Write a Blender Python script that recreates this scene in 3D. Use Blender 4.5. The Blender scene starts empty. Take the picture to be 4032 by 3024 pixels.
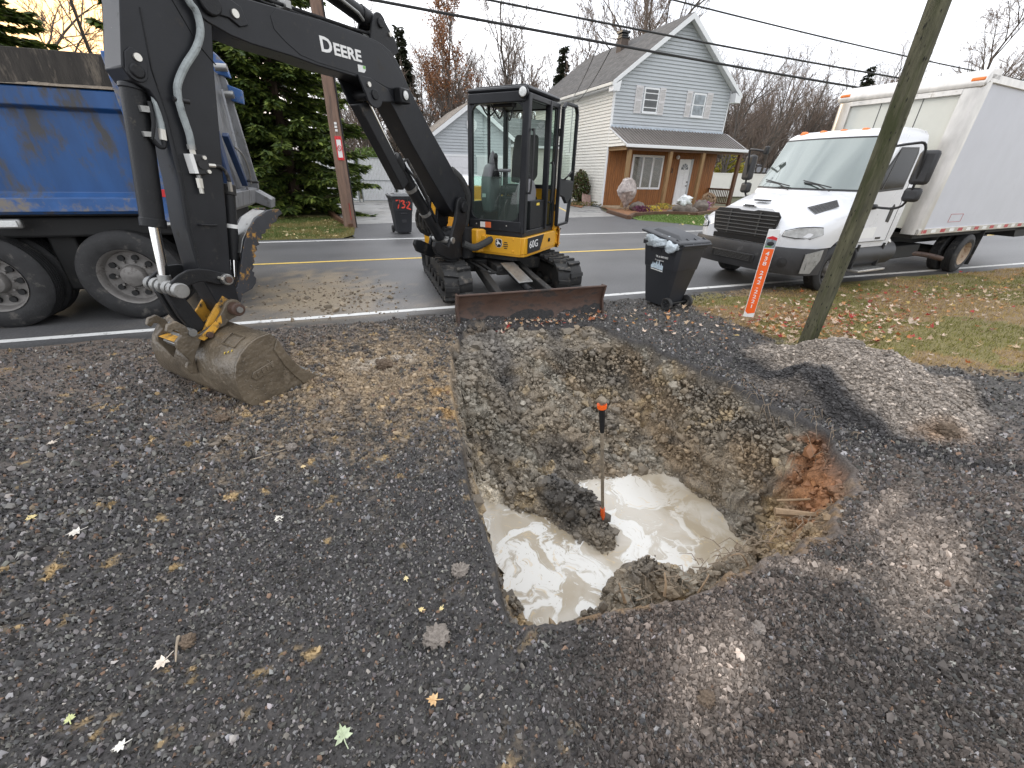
import bpy, bmesh, math, random
import numpy as np
from mathutils import Vector, Matrix

random.seed(11)
rng = np.random.default_rng(7)
S = bpy.context.scene
COL = S.collection
PI = math.pi
R = math.radians

# ------------------------------------------------------------------ camera
EYE = Vector((0.0, 0.0, 1.75))
pitch, roll, yaw = R(27.805), R(1.256), R(18.973)
fw = Vector((math.sin(yaw) * math.cos(pitch), math.cos(yaw) * math.cos(pitch), -math.sin(pitch)))
r0 = Vector((math.cos(yaw), -math.sin(yaw), 0))
u0 = r0.cross(fw)
rt = r0 * math.cos(roll) + u0 * math.sin(roll)
up = -r0 * math.sin(roll) + u0 * math.cos(roll)
cam = bpy.data.cameras.new('camera')
cam.sensor_width = 36.0
cam.lens = 14.114
cam.clip_start = 0.05
cam.clip_end = 2000
camo = bpy.data.objects.new('camera', cam)
COL.objects.link(camo)
camo.matrix_world = Matrix(((rt.x, up.x, -fw.x, EYE.x), (rt.y, up.y, -fw.y, EYE.y), (rt.z, up.z, -fw.z, EYE.z), (0, 0, 0, 1)))
S.camera = camo

# ------------------------------------------------------------------ light
SUN_EL, SUN_AZ = R(14.0), math.atan2(-0.736, 1.63)      # azimuth clockwise from +Y
W = bpy.data.worlds.new('World')
S.world = W
W.use_nodes = True
wn, wl = W.node_tree.nodes, W.node_tree.links
wn.clear()
wo = wn.new('ShaderNodeOutputWorld')
wb = wn.new('ShaderNodeBackground')
wb.inputs['Strength'].default_value = 0.12
sky = wn.new('ShaderNodeTexSky')
sky.sky_type = 'NISHITA'
sky.sun_disc = False
sky.sun_elevation = SUN_EL
sky.sun_rotation = SUN_AZ
tc = wn.new('ShaderNodeTexCoord')
nz = wn.new('ShaderNodeTexNoise')
nz.inputs['Scale'].default_value = 2.2
nz.inputs['Detail'].default_value = 5
mp = wn.new('ShaderNodeMapping')
mp.inputs['Scale'].default_value = (1, 1, 2.6)
wl.new(tc.outputs['Generated'], mp.inputs['Vector'])
wl.new(mp.outputs['Vector'], nz.inputs['Vector'])
cr = wn.new('ShaderNodeValToRGB')                        # cloud deck: pale grey to white
cr.color_ramp.elements[0].position = 0.34
cr.color_ramp.elements[0].color = (8.2, 8.5, 9.2, 1)
cr.color_ramp.elements[1].position = 0.58
cr.color_ramp.elements[1].color = (13.5, 13.7, 14.2, 1)
wl.new(nz.outputs['Fac'], cr.inputs['Fac'])
mx = wn.new('ShaderNodeMix')
mx.data_type = 'RGBA'
mx.inputs['Factor'].default_value = 0.93
wl.new(sky.outputs['Color'], mx.inputs[6])
wl.new(cr.outputs['Color'], mx.inputs[7])
dp = wn.new('ShaderNodeVectorMath')                      # low sun behind thin cloud
dp.operation = 'DOT_PRODUCT'
sv = Vector((math.sin(SUN_AZ) * math.cos(SUN_EL), math.cos(SUN_AZ) * math.cos(SUN_EL), math.sin(SUN_EL)))
dp.inputs[1].default_value = sv
wl.new(tc.outputs['Generated'], dp.inputs[0])
sr = wn.new('ShaderNodeMapRange')
sr.interpolation_type = 'SMOOTHSTEP'
sr.inputs['From Min'].default_value = 0.93
sr.inputs['From Max'].default_value = 1.0
wl.new(dp.outputs['Value'], sr.inputs['Value'])
gr = wn.new('ShaderNodeMapRange')                        # cloud thins towards the sun, thickens away from it
gr.interpolation_type = 'SMOOTHSTEP'
gr.inputs['From Min'].default_value = -0.25
gr.inputs['From Max'].default_value = 0.62
gr.inputs['To Min'].default_value = 0.72
wl.new(dp.outputs['Value'], gr.inputs['Value'])
sc3 = wn.new('ShaderNodeVectorMath')
sc3.operation = 'SCALE'
wl.new(mx.outputs[2], sc3.inputs[0])
wl.new(gr.outputs['Result'], sc3.inputs['Scale'])
m2 = wn.new('ShaderNodeMix')
m2.data_type = 'RGBA'
m2.inputs[7].default_value = (17.0, 10.5, 5.0, 1)
wl.new(sr.outputs['Result'], m2.inputs['Factor'])
wl.new(sc3.outputs[0], m2.inputs[6])
wl.new(m2.outputs[2], wb.inputs['Color'])
wl.new(wb.outputs['Background'], wo.inputs['Surface'])
sl = bpy.data.lights.new('sun', 'SUN')
sl.energy = 0.9
sl.angle = R(18)
sl.color = (1.0, 0.86, 0.66)
so = bpy.data.objects.new('sun', sl)
COL.objects.link(so)
so.rotation_euler = (-sv).to_track_quat('-Z', 'Y').to_euler()
S.view_settings.view_transform = 'Standard'
S.view_settings.look = 'None'
S.view_settings.exposure = 0.66
S.view_settings.gamma = 1
S.view_settings.use_curve_mapping = False

# ------------------------------------------------------------------ helpers
def lin(r, g, b):
    f = lambda c: ((c / 255 + 0.055) / 1.055) ** 2.4 if c > 10 else c / 255 / 12.92
    return (f(r), f(g), f(b))

def mat(name, col, rough=0.5, metal=0.0, var=0.12, vs=6.0, bump=0.0, bs=60.0, dirt=None, spec=0.5, coat=0.0, stretch=None):
    """noise-varied surface; dirt = (colour, threshold 0..1 (higher = less), scale)"""
    m = bpy.data.materials.new(name)
    m.use_nodes = True
    n, l = m.node_tree.nodes, m.node_tree.links
    b = n['Principled BSDF']
    b.inputs['Metallic'].default_value = metal
    b.inputs['Specular IOR Level'].default_value = spec
    b.inputs['Coat Weight'].default_value = coat
    t = n.new('ShaderNodeTexCoord')
    src = t.outputs['Object']
    if stretch:
        q = n.new('ShaderNodeMapping'); q.inputs['Scale'].default_value = stretch
        l.new(src, q.inputs['Vector']); src = q.outputs['Vector']
    a = n.new('ShaderNodeTexNoise'); a.inputs['Scale'].default_value = vs; a.inputs['Detail'].default_value = 8
    a.inputs['Roughness'].default_value = 0.62
    l.new(src, a.inputs['Vector'])
    x = n.new('ShaderNodeMix'); x.data_type = 'RGBA'
    x.inputs[6].default_value = tuple(c * (1 - var) for c in col) + (1,)
    x.inputs[7].default_value = tuple(min(1, c * (1 + var)) for c in col) + (1,)
    cs = n.new('ShaderNodeMapRange'); cs.inputs['From Min'].default_value = 0.3; cs.inputs['From Max'].default_value = 0.7
    l.new(a.outputs['Fac'], cs.inputs['Value']); l.new(cs.outputs['Result'], x.inputs['Factor'])
    out = x.outputs[2]
    rr = n.new('ShaderNodeMapRange'); rr.inputs['To Min'].default_value = max(0.03, rough - 0.08); rr.inputs['To Max'].default_value = min(1, rough + 0.1)
    l.new(a.outputs['Fac'], rr.inputs['Value'])
    ro = rr.outputs['Result']
    if dirt:
        d = n.new('ShaderNodeTexNoise'); d.inputs['Scale'].default_value = dirt[2]; d.inputs['Detail'].default_value = 9
        d.inputs['Roughness'].default_value = 0.7
        l.new(src, d.inputs['Vector'])
        e = n.new('ShaderNodeMapRange'); e.inputs['From Min'].default_value = dirt[1]; e.inputs['From Max'].default_value = dirt[1] + 0.12
        l.new(d.outputs['Fac'], e.inputs['Value'])
        y = n.new('ShaderNodeMix'); y.data_type = 'RGBA'; y.inputs[7].default_value = tuple(dirt[0]) + (1,)
        l.new(out, y.inputs[6]); l.new(e.outputs['Result'], y.inputs['Factor']); out = y.outputs[2]
        z = n.new('ShaderNodeMix'); z.data_type = 'FLOAT'; z.inputs[3].default_value = 0.9
        l.new(ro, z.inputs[2]); l.new(e.outputs['Result'], z.inputs[0]); ro = z.outputs[0]
        if metal > 0:
            k = n.new('ShaderNodeMix'); k.data_type = 'FLOAT'; k.inputs[2].default_value = metal; k.inputs[3].default_value = 0
            l.new(e.outputs['Result'], k.inputs[0]); l.new(k.outputs[0], b.inputs['Metallic'])
    l.new(out, b.inputs['Base Color']); l.new(ro, b.inputs['Roughness'])
    if bump:
        h = n.new('ShaderNodeTexNoise'); h.inputs['Scale'].default_value = bs; h.inputs['Detail'].default_value = 6
        l.new(src, h.inputs['Vector'])
        u = n.new('ShaderNodeBump'); u.inputs['Strength'].default_value = bump; u.inputs['Distance'].default_value = 0.02
        l.new(h.outputs['Fac'], u.inputs['Height']); l.new(u.outputs['Normal'], b.inputs['Normal'])
    return m

def attr_mat(name, rough=0.8, attr='Col', trans=0.0, var=0.0, vs=80.0, bump=0.0):
    m = bpy.data.materials.new(name); m.use_nodes = True
    n, l = m.node_tree.nodes, m.node_tree.links
    b = n['Principled BSDF']; b.inputs['Roughness'].default_value = rough
    b.inputs['Specular IOR Level'].default_value = 0.4
    a = n.new('ShaderNodeAttribute'); a.attribute_name = attr
    out = a.outputs['Color']
    if var:
        t = n.new('ShaderNodeTexCoord'); z = n.new('ShaderNodeTexNoise'); z.inputs['Scale'].default_value = vs; z.inputs['Detail'].default_value = 5
        l.new(t.outputs['Object'], z.inputs['Vector'])
        r = n.new('ShaderNodeMapRange'); r.inputs['From Min'].default_value = .25; r.inputs['From Max'].default_value = .75
        r.inputs['To Min'].default_value = 1 - var; r.inputs['To Max'].default_value = 1 + var
        l.new(z.outputs['Fac'], r.inputs['Value'])
        v = n.new('ShaderNodeVectorMath'); v.operation = 'SCALE'
        l.new(out, v.inputs[0]); l.new(r.outputs['Result'], v.inputs['Scale']); out = v.outputs[0]
        if bump:
            u = n.new('ShaderNodeBump'); u.inputs['Strength'].default_value = bump; u.inputs['Distance'].default_value = .01
            l.new(z.outputs['Fac'], u.inputs['Height']); l.new(u.outputs['Normal'], b.inputs['Normal'])
    l.new(out, b.inputs['Base Color'])
    if trans:
        tr = n.new('ShaderNodeBsdfTranslucent'); l.new(out, tr.inputs['Color'])
        ms = n.new('ShaderNodeMixShader'); ms.inputs[0].default_value = trans
        l.new(b.outputs[0], ms.inputs[1]); l.new(tr.outputs[0], ms.inputs[2])
        l.new(ms.outputs[0], n['Material Output'].inputs['Surface'])
    return m

def glass_mat(name, tint, alpha=0.35, rough=0.02):
    """window pane: clear tinted sheet with mirror reflection"""
    m = bpy.data.materials.new(name); m.use_nodes = True
    n, l = m.node_tree.nodes, m.node_tree.links
    n.remove(n['Principled BSDF'])
    tr = n.new('ShaderNodeBsdfTransparent'); tr.inputs['Color'].default_value = tuple(tint) + (1,)
    gl = n.new('ShaderNodeBsdfGlossy'); gl.inputs['Roughness'].default_value = rough
    df = n.new('ShaderNodeBsdfDiffuse'); df.inputs['Color'].default_value = (0.35, 0.42, 0.38, 1)
    m0 = n.new('ShaderNodeMixShader'); m0.inputs[0].default_value = alpha
    l.new(tr.outputs[0], m0.inputs[1]); l.new(df.outputs[0], m0.inputs[2])
    fr = n.new('ShaderNodeFresnel'); fr.inputs['IOR'].default_value = 1.5
    ms = n.new('ShaderNodeMixShader')
    l.new(fr.outputs[0], ms.inputs[0]); l.new(m0.outputs[0], ms.inputs[1]); l.new(gl.outputs[0], ms.inputs[2])
    l.new(ms.outputs[0], n['Material Output'].inputs['Surface'])
    return m

def wmat(o):
    m = Matrix.Identity(4)
    while o is not None:
        m = o.matrix_basis @ m
        o = o.parent
    return m

class MB:
    def __init__(s, T=None):
        s.v, s.f, s.T = [], [], T
    def add(s, vs, fs):
        k = len(s.v)
        s.v += [tuple(v) for v in vs]
        s.f += [tuple(i + k for i in f) for f in fs]
        return s
    def box(s, c, d, rot=None):
        hx, hy, hz = d[0] / 2, d[1] / 2, d[2] / 2
        p = [Vector((x, y, z)) for z in (-hz, hz) for y in (-hy, hy) for x in (-hx, hx)]
        if rot is not None: p = [rot @ q for q in p]
        c = Vector(c)
        return s.add([q + c for q in p], [(0, 2, 3, 1), (4, 5, 7, 6), (0, 1, 5, 4), (2, 6, 7, 3), (0, 4, 6, 2), (1, 3, 7, 5)])
    def span(s, a, b):
        return s.box([(a[i] + b[i]) / 2 for i in range(3)], [abs(b[i] - a[i]) for i in range(3)])
    def beam(s, p, q, w, h, upv=(0, 0, 1)):
        p, q = Vector(p), Vector(q); d = q - p; L_ = d.length; d.normalize()
        x = d.cross(Vector(upv))
        if x.length < 1e-4: x = d.cross(Vector((1, 0, 0)))
        x.normalize(); z = x.cross(d)
        return s.box((p + q) / 2, (w, L_, h), Matrix((x, d, z)).transposed())
    def prism(s, pts, vec):
        n = len(pts); vec = Vector(vec); a = [Vector(p) for p in pts]
        return s.add(a + [p + vec for p in a], [tuple(range(n))[::-1], tuple(range(n, 2 * n))] + [(i, (i + 1) % n, n + (i + 1) % n, n + i) for i in range(n)])
    def tube(s, pts, r, n=8, cap=True):
        pts = [Vector(p) for p in pts]; m = len(pts)
        rs = [r] * m if isinstance(r, (int, float)) else list(r)
        t = (pts[1] - pts[0]).normalized()
        a = t.orthogonal().normalized(); vs, fs = [], []
        for i, p in enumerate(pts):
            t = (pts[min(i + 1, m - 1)] - pts[max(i - 1, 0)]).normalized()
            a = (a - t * a.dot(t))
            a = a.normalized() if a.length > 1e-6 else t.orthogonal().normalized()
            b = t.cross(a)
            for k in range(n):
                w = 2 * PI * k / n
                vs.append(p + (a * math.cos(w) + b * math.sin(w)) * rs[i])
        for i in range(m - 1):
            for k in range(n):
                fs.append((i * n + k, i * n + (k + 1) % n, (i + 1) * n + (k + 1) % n, (i + 1) * n + k))
        if cap: fs += [tuple(range(n))[::-1], tuple(range((m - 1) * n, m * n))]
        return s.add(vs, fs)
    def cyl(s, p, q, r, r2=None, n=16):
        return s.tube([p, q], [r, r if r2 is None else r2], n)
    def lathe(s, c, ax, prof, n=24):
        """prof: list of (distance along ax, radius)"""
        c, ax = Vector(c), Vector(ax).normalized(); a = ax.orthogonal().normalized(); b = ax.cross(a); vs, fs = [], []
        for (h, r) in prof:
            for k in range(n):
                w = 2 * PI * k / n
                vs.append(c + ax * h + (a * math.cos(w) + b * math.sin(w)) * max(r, 1e-4))
        m = len(prof)
        for i in range(m - 1):
            for k in range(n):
                fs.append((i * n + k, i * n + (k + 1) % n, (i + 1) * n + (k + 1) % n, (i + 1) * n + k))
        return s.add(vs, fs)
    def ball(s, c, r, n=10, m=7):
        r = (r, r, r) if isinstance(r, (int, float)) else r
        vs = [(c[0], c[1], c[2] - r[2])]; fs = []
        for i in range(1, m):
            a = -PI / 2 + PI * i / m
            for k in range(n):
                w = 2 * PI * k / n
                vs.append((c[0] + r[0] * math.cos(a) * math.cos(w), c[1] + r[1] * math.cos(a) * math.sin(w), c[2] + r[2] * math.sin(a)))
        vs.append((c[0], c[1], c[2] + r[2]))
        for k in range(n):
            fs.append((0, 1 + (k + 1) % n, 1 + k)); fs.append((len(vs) - 1, 1 + (m - 2) * n + k, 1 + (m - 2) * n + (k + 1) % n))
        for i in range(m - 2):
            for k in range(n):
                fs.append((1 + i * n + k, 1 + i * n + (k + 1) % n, 1 + (i + 1) * n + (k + 1) % n, 1 + (i + 1) * n + k))
        return s.add(vs, fs)
    def loft(s, rings, closed=True, caps=True):
        n = len(rings[0]); vs = [p for r in rings for p in r]; fs = []
        for i in range(len(rings) - 1):
            for k in range(n if closed else n - 1):
                fs.append((i * n + k, i * n + (k + 1) % n, (i + 1) * n + (k + 1) % n, (i + 1) * n + k))
        if caps and closed: fs += [tuple(range(n))[::-1], tuple(range((len(rings) - 1) * n, len(rings) * n))]
        return s.add(vs, fs)
    def quad(s, a, b, c, d):
        return s.add([a, b, c, d], [(0, 1, 2, 3)])
    def mesh(s, name):
        me = bpy.data.meshes.new(name)
        v = [s.T(p) for p in s.v] if s.T else s.v
        me.from_pydata([tuple(p) for p in v], [], s.f)
        return me
    def build(s, name, m, parent=None, world=False, bevel=0.0, smooth=35, kind=None, fixn=True):
        me = s.mesh(name)
        if world and parent is not None: me.transform(wmat(parent).inverted())
        if fixn:
            bm = bmesh.new(); bm.from_mesh(me); bmesh.ops.recalc_face_normals(bm, faces=bm.faces); bm.to_mesh(me); bm.free()
        for p in me.polygons: p.use_smooth = True
        me.set_sharp_from_angle(angle=R(smooth))
        me.materials.append(m)
        o = bpy.data.objects.new(name, me); COL.objects.link(o)
        if parent is not None: o.parent = parent
        if bevel:
            b = o.modifiers.new('bevel', 'BEVEL'); b.width = bevel; b.segments = 2; b.limit_method = 'ANGLE'; b.angle_limit = R(40)
        if kind: o['kind'] = kind
        return o

def np_mesh(name, v, f, m, col=None, smooth=False, parent=None, kind=None):
    """v (N,3), f (M,k) arrays; col (N,3) point colours"""
    me = bpy.data.meshes.new(name)
    v = np.asarray(v, np.float32); f = np.asarray(f, np.int32); k = f.shape[1]
    me.vertices.add(len(v)); me.vertices.foreach_set('co', v.ravel())
    me.loops.add(f.size); me.loops.foreach_set('vertex_index', f.ravel())
    me.polygons.add(len(f)); me.polygons.foreach_set('loop_start', np.arange(0, f.size, k, dtype=np.int32))
    me.polygons.foreach_set('use_smooth', np.full(len(f), smooth))
    if col is not None:
        a = me.attributes.new('Col', 'FLOAT_COLOR', 'POINT')
        a.data.foreach_set('color', np.concatenate([np.asarray(col, np.float32), np.ones((len(v), 1), np.float32)], 1).ravel())
    me.update(calc_edges=True); me.validate()
    me.materials.append(m)
    o = bpy.data.objects.new(name, me); COL.objects.link(o)
    if parent is not None: o.parent = parent
    if kind: o['kind'] = kind
    return o

def tag(o, label, cat, group=None):
    o['label'] = label; o['category'] = cat
    if group: o['group'] = group
    return o

def thing(name, label, cat, loc=(0, 0, 0), rz=0.0, group=None):
    o = bpy.data.objects.new(name, None); COL.objects.link(o)
    o.empty_display_size = 0.2
    o.location = loc; o.rotation_euler = (0, 0, rz)
    return tag(o, label, cat, group)

def struct(o): o['kind'] = 'structure'; return o

def copy_tree(o, parent=None):
    c = o.copy(); COL.objects.link(c)
    if parent is not None: c.parent = parent
    for ch in list(o.children): copy_tree(ch, c)
    return c

def text_mesh(txt, size, name, m, M4, parent=None, depth=0.002, bold=0.0, world=True, shear=0.0, sx=1.0):
    cu = bpy.data.curves.new(name, 'FONT'); cu.body = txt; cu.size = size; cu.extrude = depth; cu.offset = bold
    cu.align_x = 'CENTER'; cu.align_y = 'CENTER'; cu.shear = shear; cu.resolution_u = 3
    t = bpy.data.objects.new(name, cu); COL.objects.link(t)
    dg = bpy.context.evaluated_depsgraph_get(); dg.update()
    me = bpy.data.meshes.new_from_object(t.evaluated_get(dg))
    bpy.data.objects.remove(t); me.name = name
    me.transform(M4 @ Matrix.Diagonal((sx, 1, 1, 1)))
    if world and parent is not None: me.transform(wmat(parent).inverted())
    me.materials.clear(); me.materials.append(m)
    o = bpy.data.objects.new(name, me); COL.objects.link(o)
    if parent is not None: o.parent = parent
    return o

def frame4(o, x, y):
    x, y = Vector(x).normalized(), Vector(y).normalized(); z = x.cross(y).normalized(); y = z.cross(x)
    return Matrix(((x.x, y.x, z.x, o[0]), (x.y, y.y, z.y, o[1]), (x.z, y.z, z.z, o[2]), (0, 0, 0, 1)))

# lattice value noise for terrain and scatter
_perm = rng.random((256, 256)).astype(np.float32)
def vnoise(x, y):
    xi, yi = np.floor(x).astype(int), np.floor(y).astype(int)
    fx, fy = x - xi, y - yi
    fx = fx * fx * (3 - 2 * fx); fy = fy * fy * (3 - 2 * fy)
    g = lambda a, b: _perm[a & 255, b & 255]
    return (g(xi, yi) * (1 - fx) + g(xi + 1, yi) * fx) * (1 - fy) + (g(xi, yi + 1) * (1 - fx) + g(xi + 1, yi + 1) * fx) * fy
def fbm(x, y, o=4):
    s, a, t = 0, 1.0, 0
    for i in range(o):
        s = s + a * vnoise(x + 17.3 * i, y + 9.1 * i); t += a; a *= .5; x = x * 2.03; y = y * 2.03
    return s / t
def sm(a, b, x):
    t = np.clip((x - a) / (b - a), 0, 1); return t * t * (3 - 2 * t)
def blob(x, y, cx, cy, rx, ry, rot=0.0):
    c, s_ = math.cos(rot), math.sin(rot)
    dx, dy = x - cx, y - cy
    return np.sqrt(((dx * c + dy * s_) / rx) ** 2 + ((-dx * s_ + dy * c) / ry) ** 2)
# ================================================================== ground
PIT = [(.36, 1.0), (.72, .91), (1.05, .87), (1.43, .86), (1.9, .90), (2.36, .99), (2.78, 1.14), (3.15, 1.60), (3.40, 2.09), (3.36, 2.6), (3.2, 3.1), (2.90, 3.7), (2.80, 4.42), (1.0, 4.62), (.66, 4.05), (.56, 3.35), (.43, 2.45), (.38, 1.8)]
SLP = [5, 5, 5, 4, 3.5, 3.0, 3.2, 3.0, 2.6, 2.6, 2.5, 2.6, .60, 4.5, 6, 6, 6, 6]
WATER_Z = -1.01

def pit_d(x, y):
    """distance inside the rim (positive inside) and the raw depth the walls give"""
    d = np.full(x.shape, 9.0); z = np.full(x.shape, 9.0)
    wob = (fbm(x * 2.3 + 3, y * 2.3, 3) - .5) * .22 + (fbm(x * 9, y * 9 + 5, 3) - .5) * .10
    n = len(PIT)
    for i in range(n):
        (ax, ay), (bx, by) = PIT[i], PIT[(i + 1) % n]
        ex, ey = bx - ax, by - ay; L_ = math.hypot(ex, ey)
        e = (-(x - ax) * ey + (y - ay) * ex) / L_ + wob * (1.0 if i not in (0, 1, 2, 6, 14, 15, 16, 17) else .42)
        d = np.minimum(d, e)
        if i == 12:   # spoil ramp below the blade, with a broken shelf on its right half
            r = np.clip(e, 0, None)
            shelf = sm(1.5, 2.1, x + (fbm(x * 3, y * 3 + 9, 2) - .5) * .5)
            k = np.where(r < .5, r * .32, .16 + (r - .5) * (.61 - .13 * shelf))
            k = k + shelf * .24 * sm(.46, .58, r + (fbm(x * 5, y * 5, 3) - .5) * .3)
            e = k / SLP[i]
        z = np.minimum(z, e * SLP[i])
    return d, z

def height(x, y):
    x = np.asarray(x, float); y = np.asarray(y, float)
    near = sm(5.62, 5.30, y + (fbm(x * 1.7, y * 1.7, 3) - .5) * .30)
    h = -.05 + near * (.058 + .035 * (fbm(x * 1.1, y * 1.1, 3) - .5) + .022 * (fbm(x * 7, y * 7, 4) - .5))
    rough = sm(.2, 1.4, x + .6 * y * 0 + (1.3 - y) * .5)     # cloddy soil on the right and front
    h += near * rough * .05 * (fbm(x * 11, y * 11, 4) - .45)
    mud = np.clip(1.25 - blob(x, y, -.1, 3.7, 1.05, 1.0, -.4), 0, 1)
    h += near * mud * .05 * (fbm(x * 9 + 4, y * 9, 4) - .35)
    # gravel heap right of the pit
    m = blob(x, y, 4.20, 2.25, 1.02, .92, .5) + (fbm(x * 2.3 + 4, y * 2.3, 4) - .5) * .9
    h += .29 * sm(1.10, .15, m) * (.75 + .5 * fbm(x * 3.5, y * 3.5 + 8, 3)) + .07 * sm(1.1, .7, m) * (fbm(x * 9, y * 9, 4) - .5)
    h += .09 * np.exp(-((y - 4.72) / .16) ** 2) * sm(.7, 1.0, x) * sm(3.1, 2.7, x) * fbm(x * 6, y * 6, 3) * 1.5
    h += .05 * np.exp(-((blob(x, y, .30, 1.9, .16, 1.3)) ** 2)) * fbm(x * 8, y * 8, 3) * 1.6     # crumbly left lip
    h += .06 * np.exp(-(blob(x, y, 1.6, .70, 1.6, .16) ** 2)) * fbm(x * 8 + 8, y * 8, 3) * 1.4   # near lip
    # the pit
    d, z = pit_d(x, y)
    ins = d > 0
    fl = 1.13 + .05 * (fbm(x * 4, y * 4, 3) - .5)
    for (cx, cy, rx, ry, hh) in ((1.54, 2.12, .15, .24, .26), (1.42, 2.42, .20, .24, .30), (1.22, 2.66, .3, .2, .28), (1.62, 1.53, .30, .15, .40), (1.12, 1.34, .32, .12, .36), (2.25, 1.36, .35, .12, .28), (2.70, 2.35, .16, .14, .12), (2.30, 2.72, .3, .10, .12), (2.5, 1.45, .3, .12, .16), (.62, 1.5, .1, .3, .22)):
        fl = fl - hh * np.exp(-blob(x, y, cx, cy, rx, ry) ** 2)
    lump = (fbm(x * 4.0 + 2, y * 4.0, 5) - .5) * .36 + (np.abs(fbm(x * 6 + 31, y * 6, 4) - .5)) * -.42 + .04 + (fbm(x * 20, y * 20, 4) - .5) * .15
    dep = np.minimum(np.clip(z, 0, None), fl)
    dep = dep - lump * sm(.02, .35, dep) * (1 - .75 * sm(.82, 1.05, dep))
    dep = np.clip(dep, 0, 1.3)
    return np.where(ins, h * np.clip(1 - dep * 3, 0, 1) - dep, h)

def axis(lo, hi, st, far_lo, far_hi):
    a = list(np.arange(lo, hi + 1e-6, st)); s_ = st; v = a[-1]
    while v < far_hi: s_ *= 1.28; v += s_; a.append(min(v, far_hi))
    s_ = st; v = a[0]; b = []
    while v > far_lo: s_ *= 1.28; v -= s_; b.append(max(v, far_lo))
    return np.array(b[::-1] + a)

def axis2(lo, f0, f1, hi, fine, st, far_lo, far_hi):
    """fine steps over the pit, wider steps round it, growing steps out to the horizon"""
    c = np.concatenate([np.arange(lo, f0, st), np.arange(f0, f1, fine), np.arange(f1, hi, st)])
    o = axis(lo, hi, st, far_lo, far_hi)
    return np.concatenate([o[o < lo - 1e-6], c, o[o >= hi + st * .5]])

def mixc(c, col, w):
    return c * (1 - w[..., None]) + np.array(col) * w[..., None]

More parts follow.
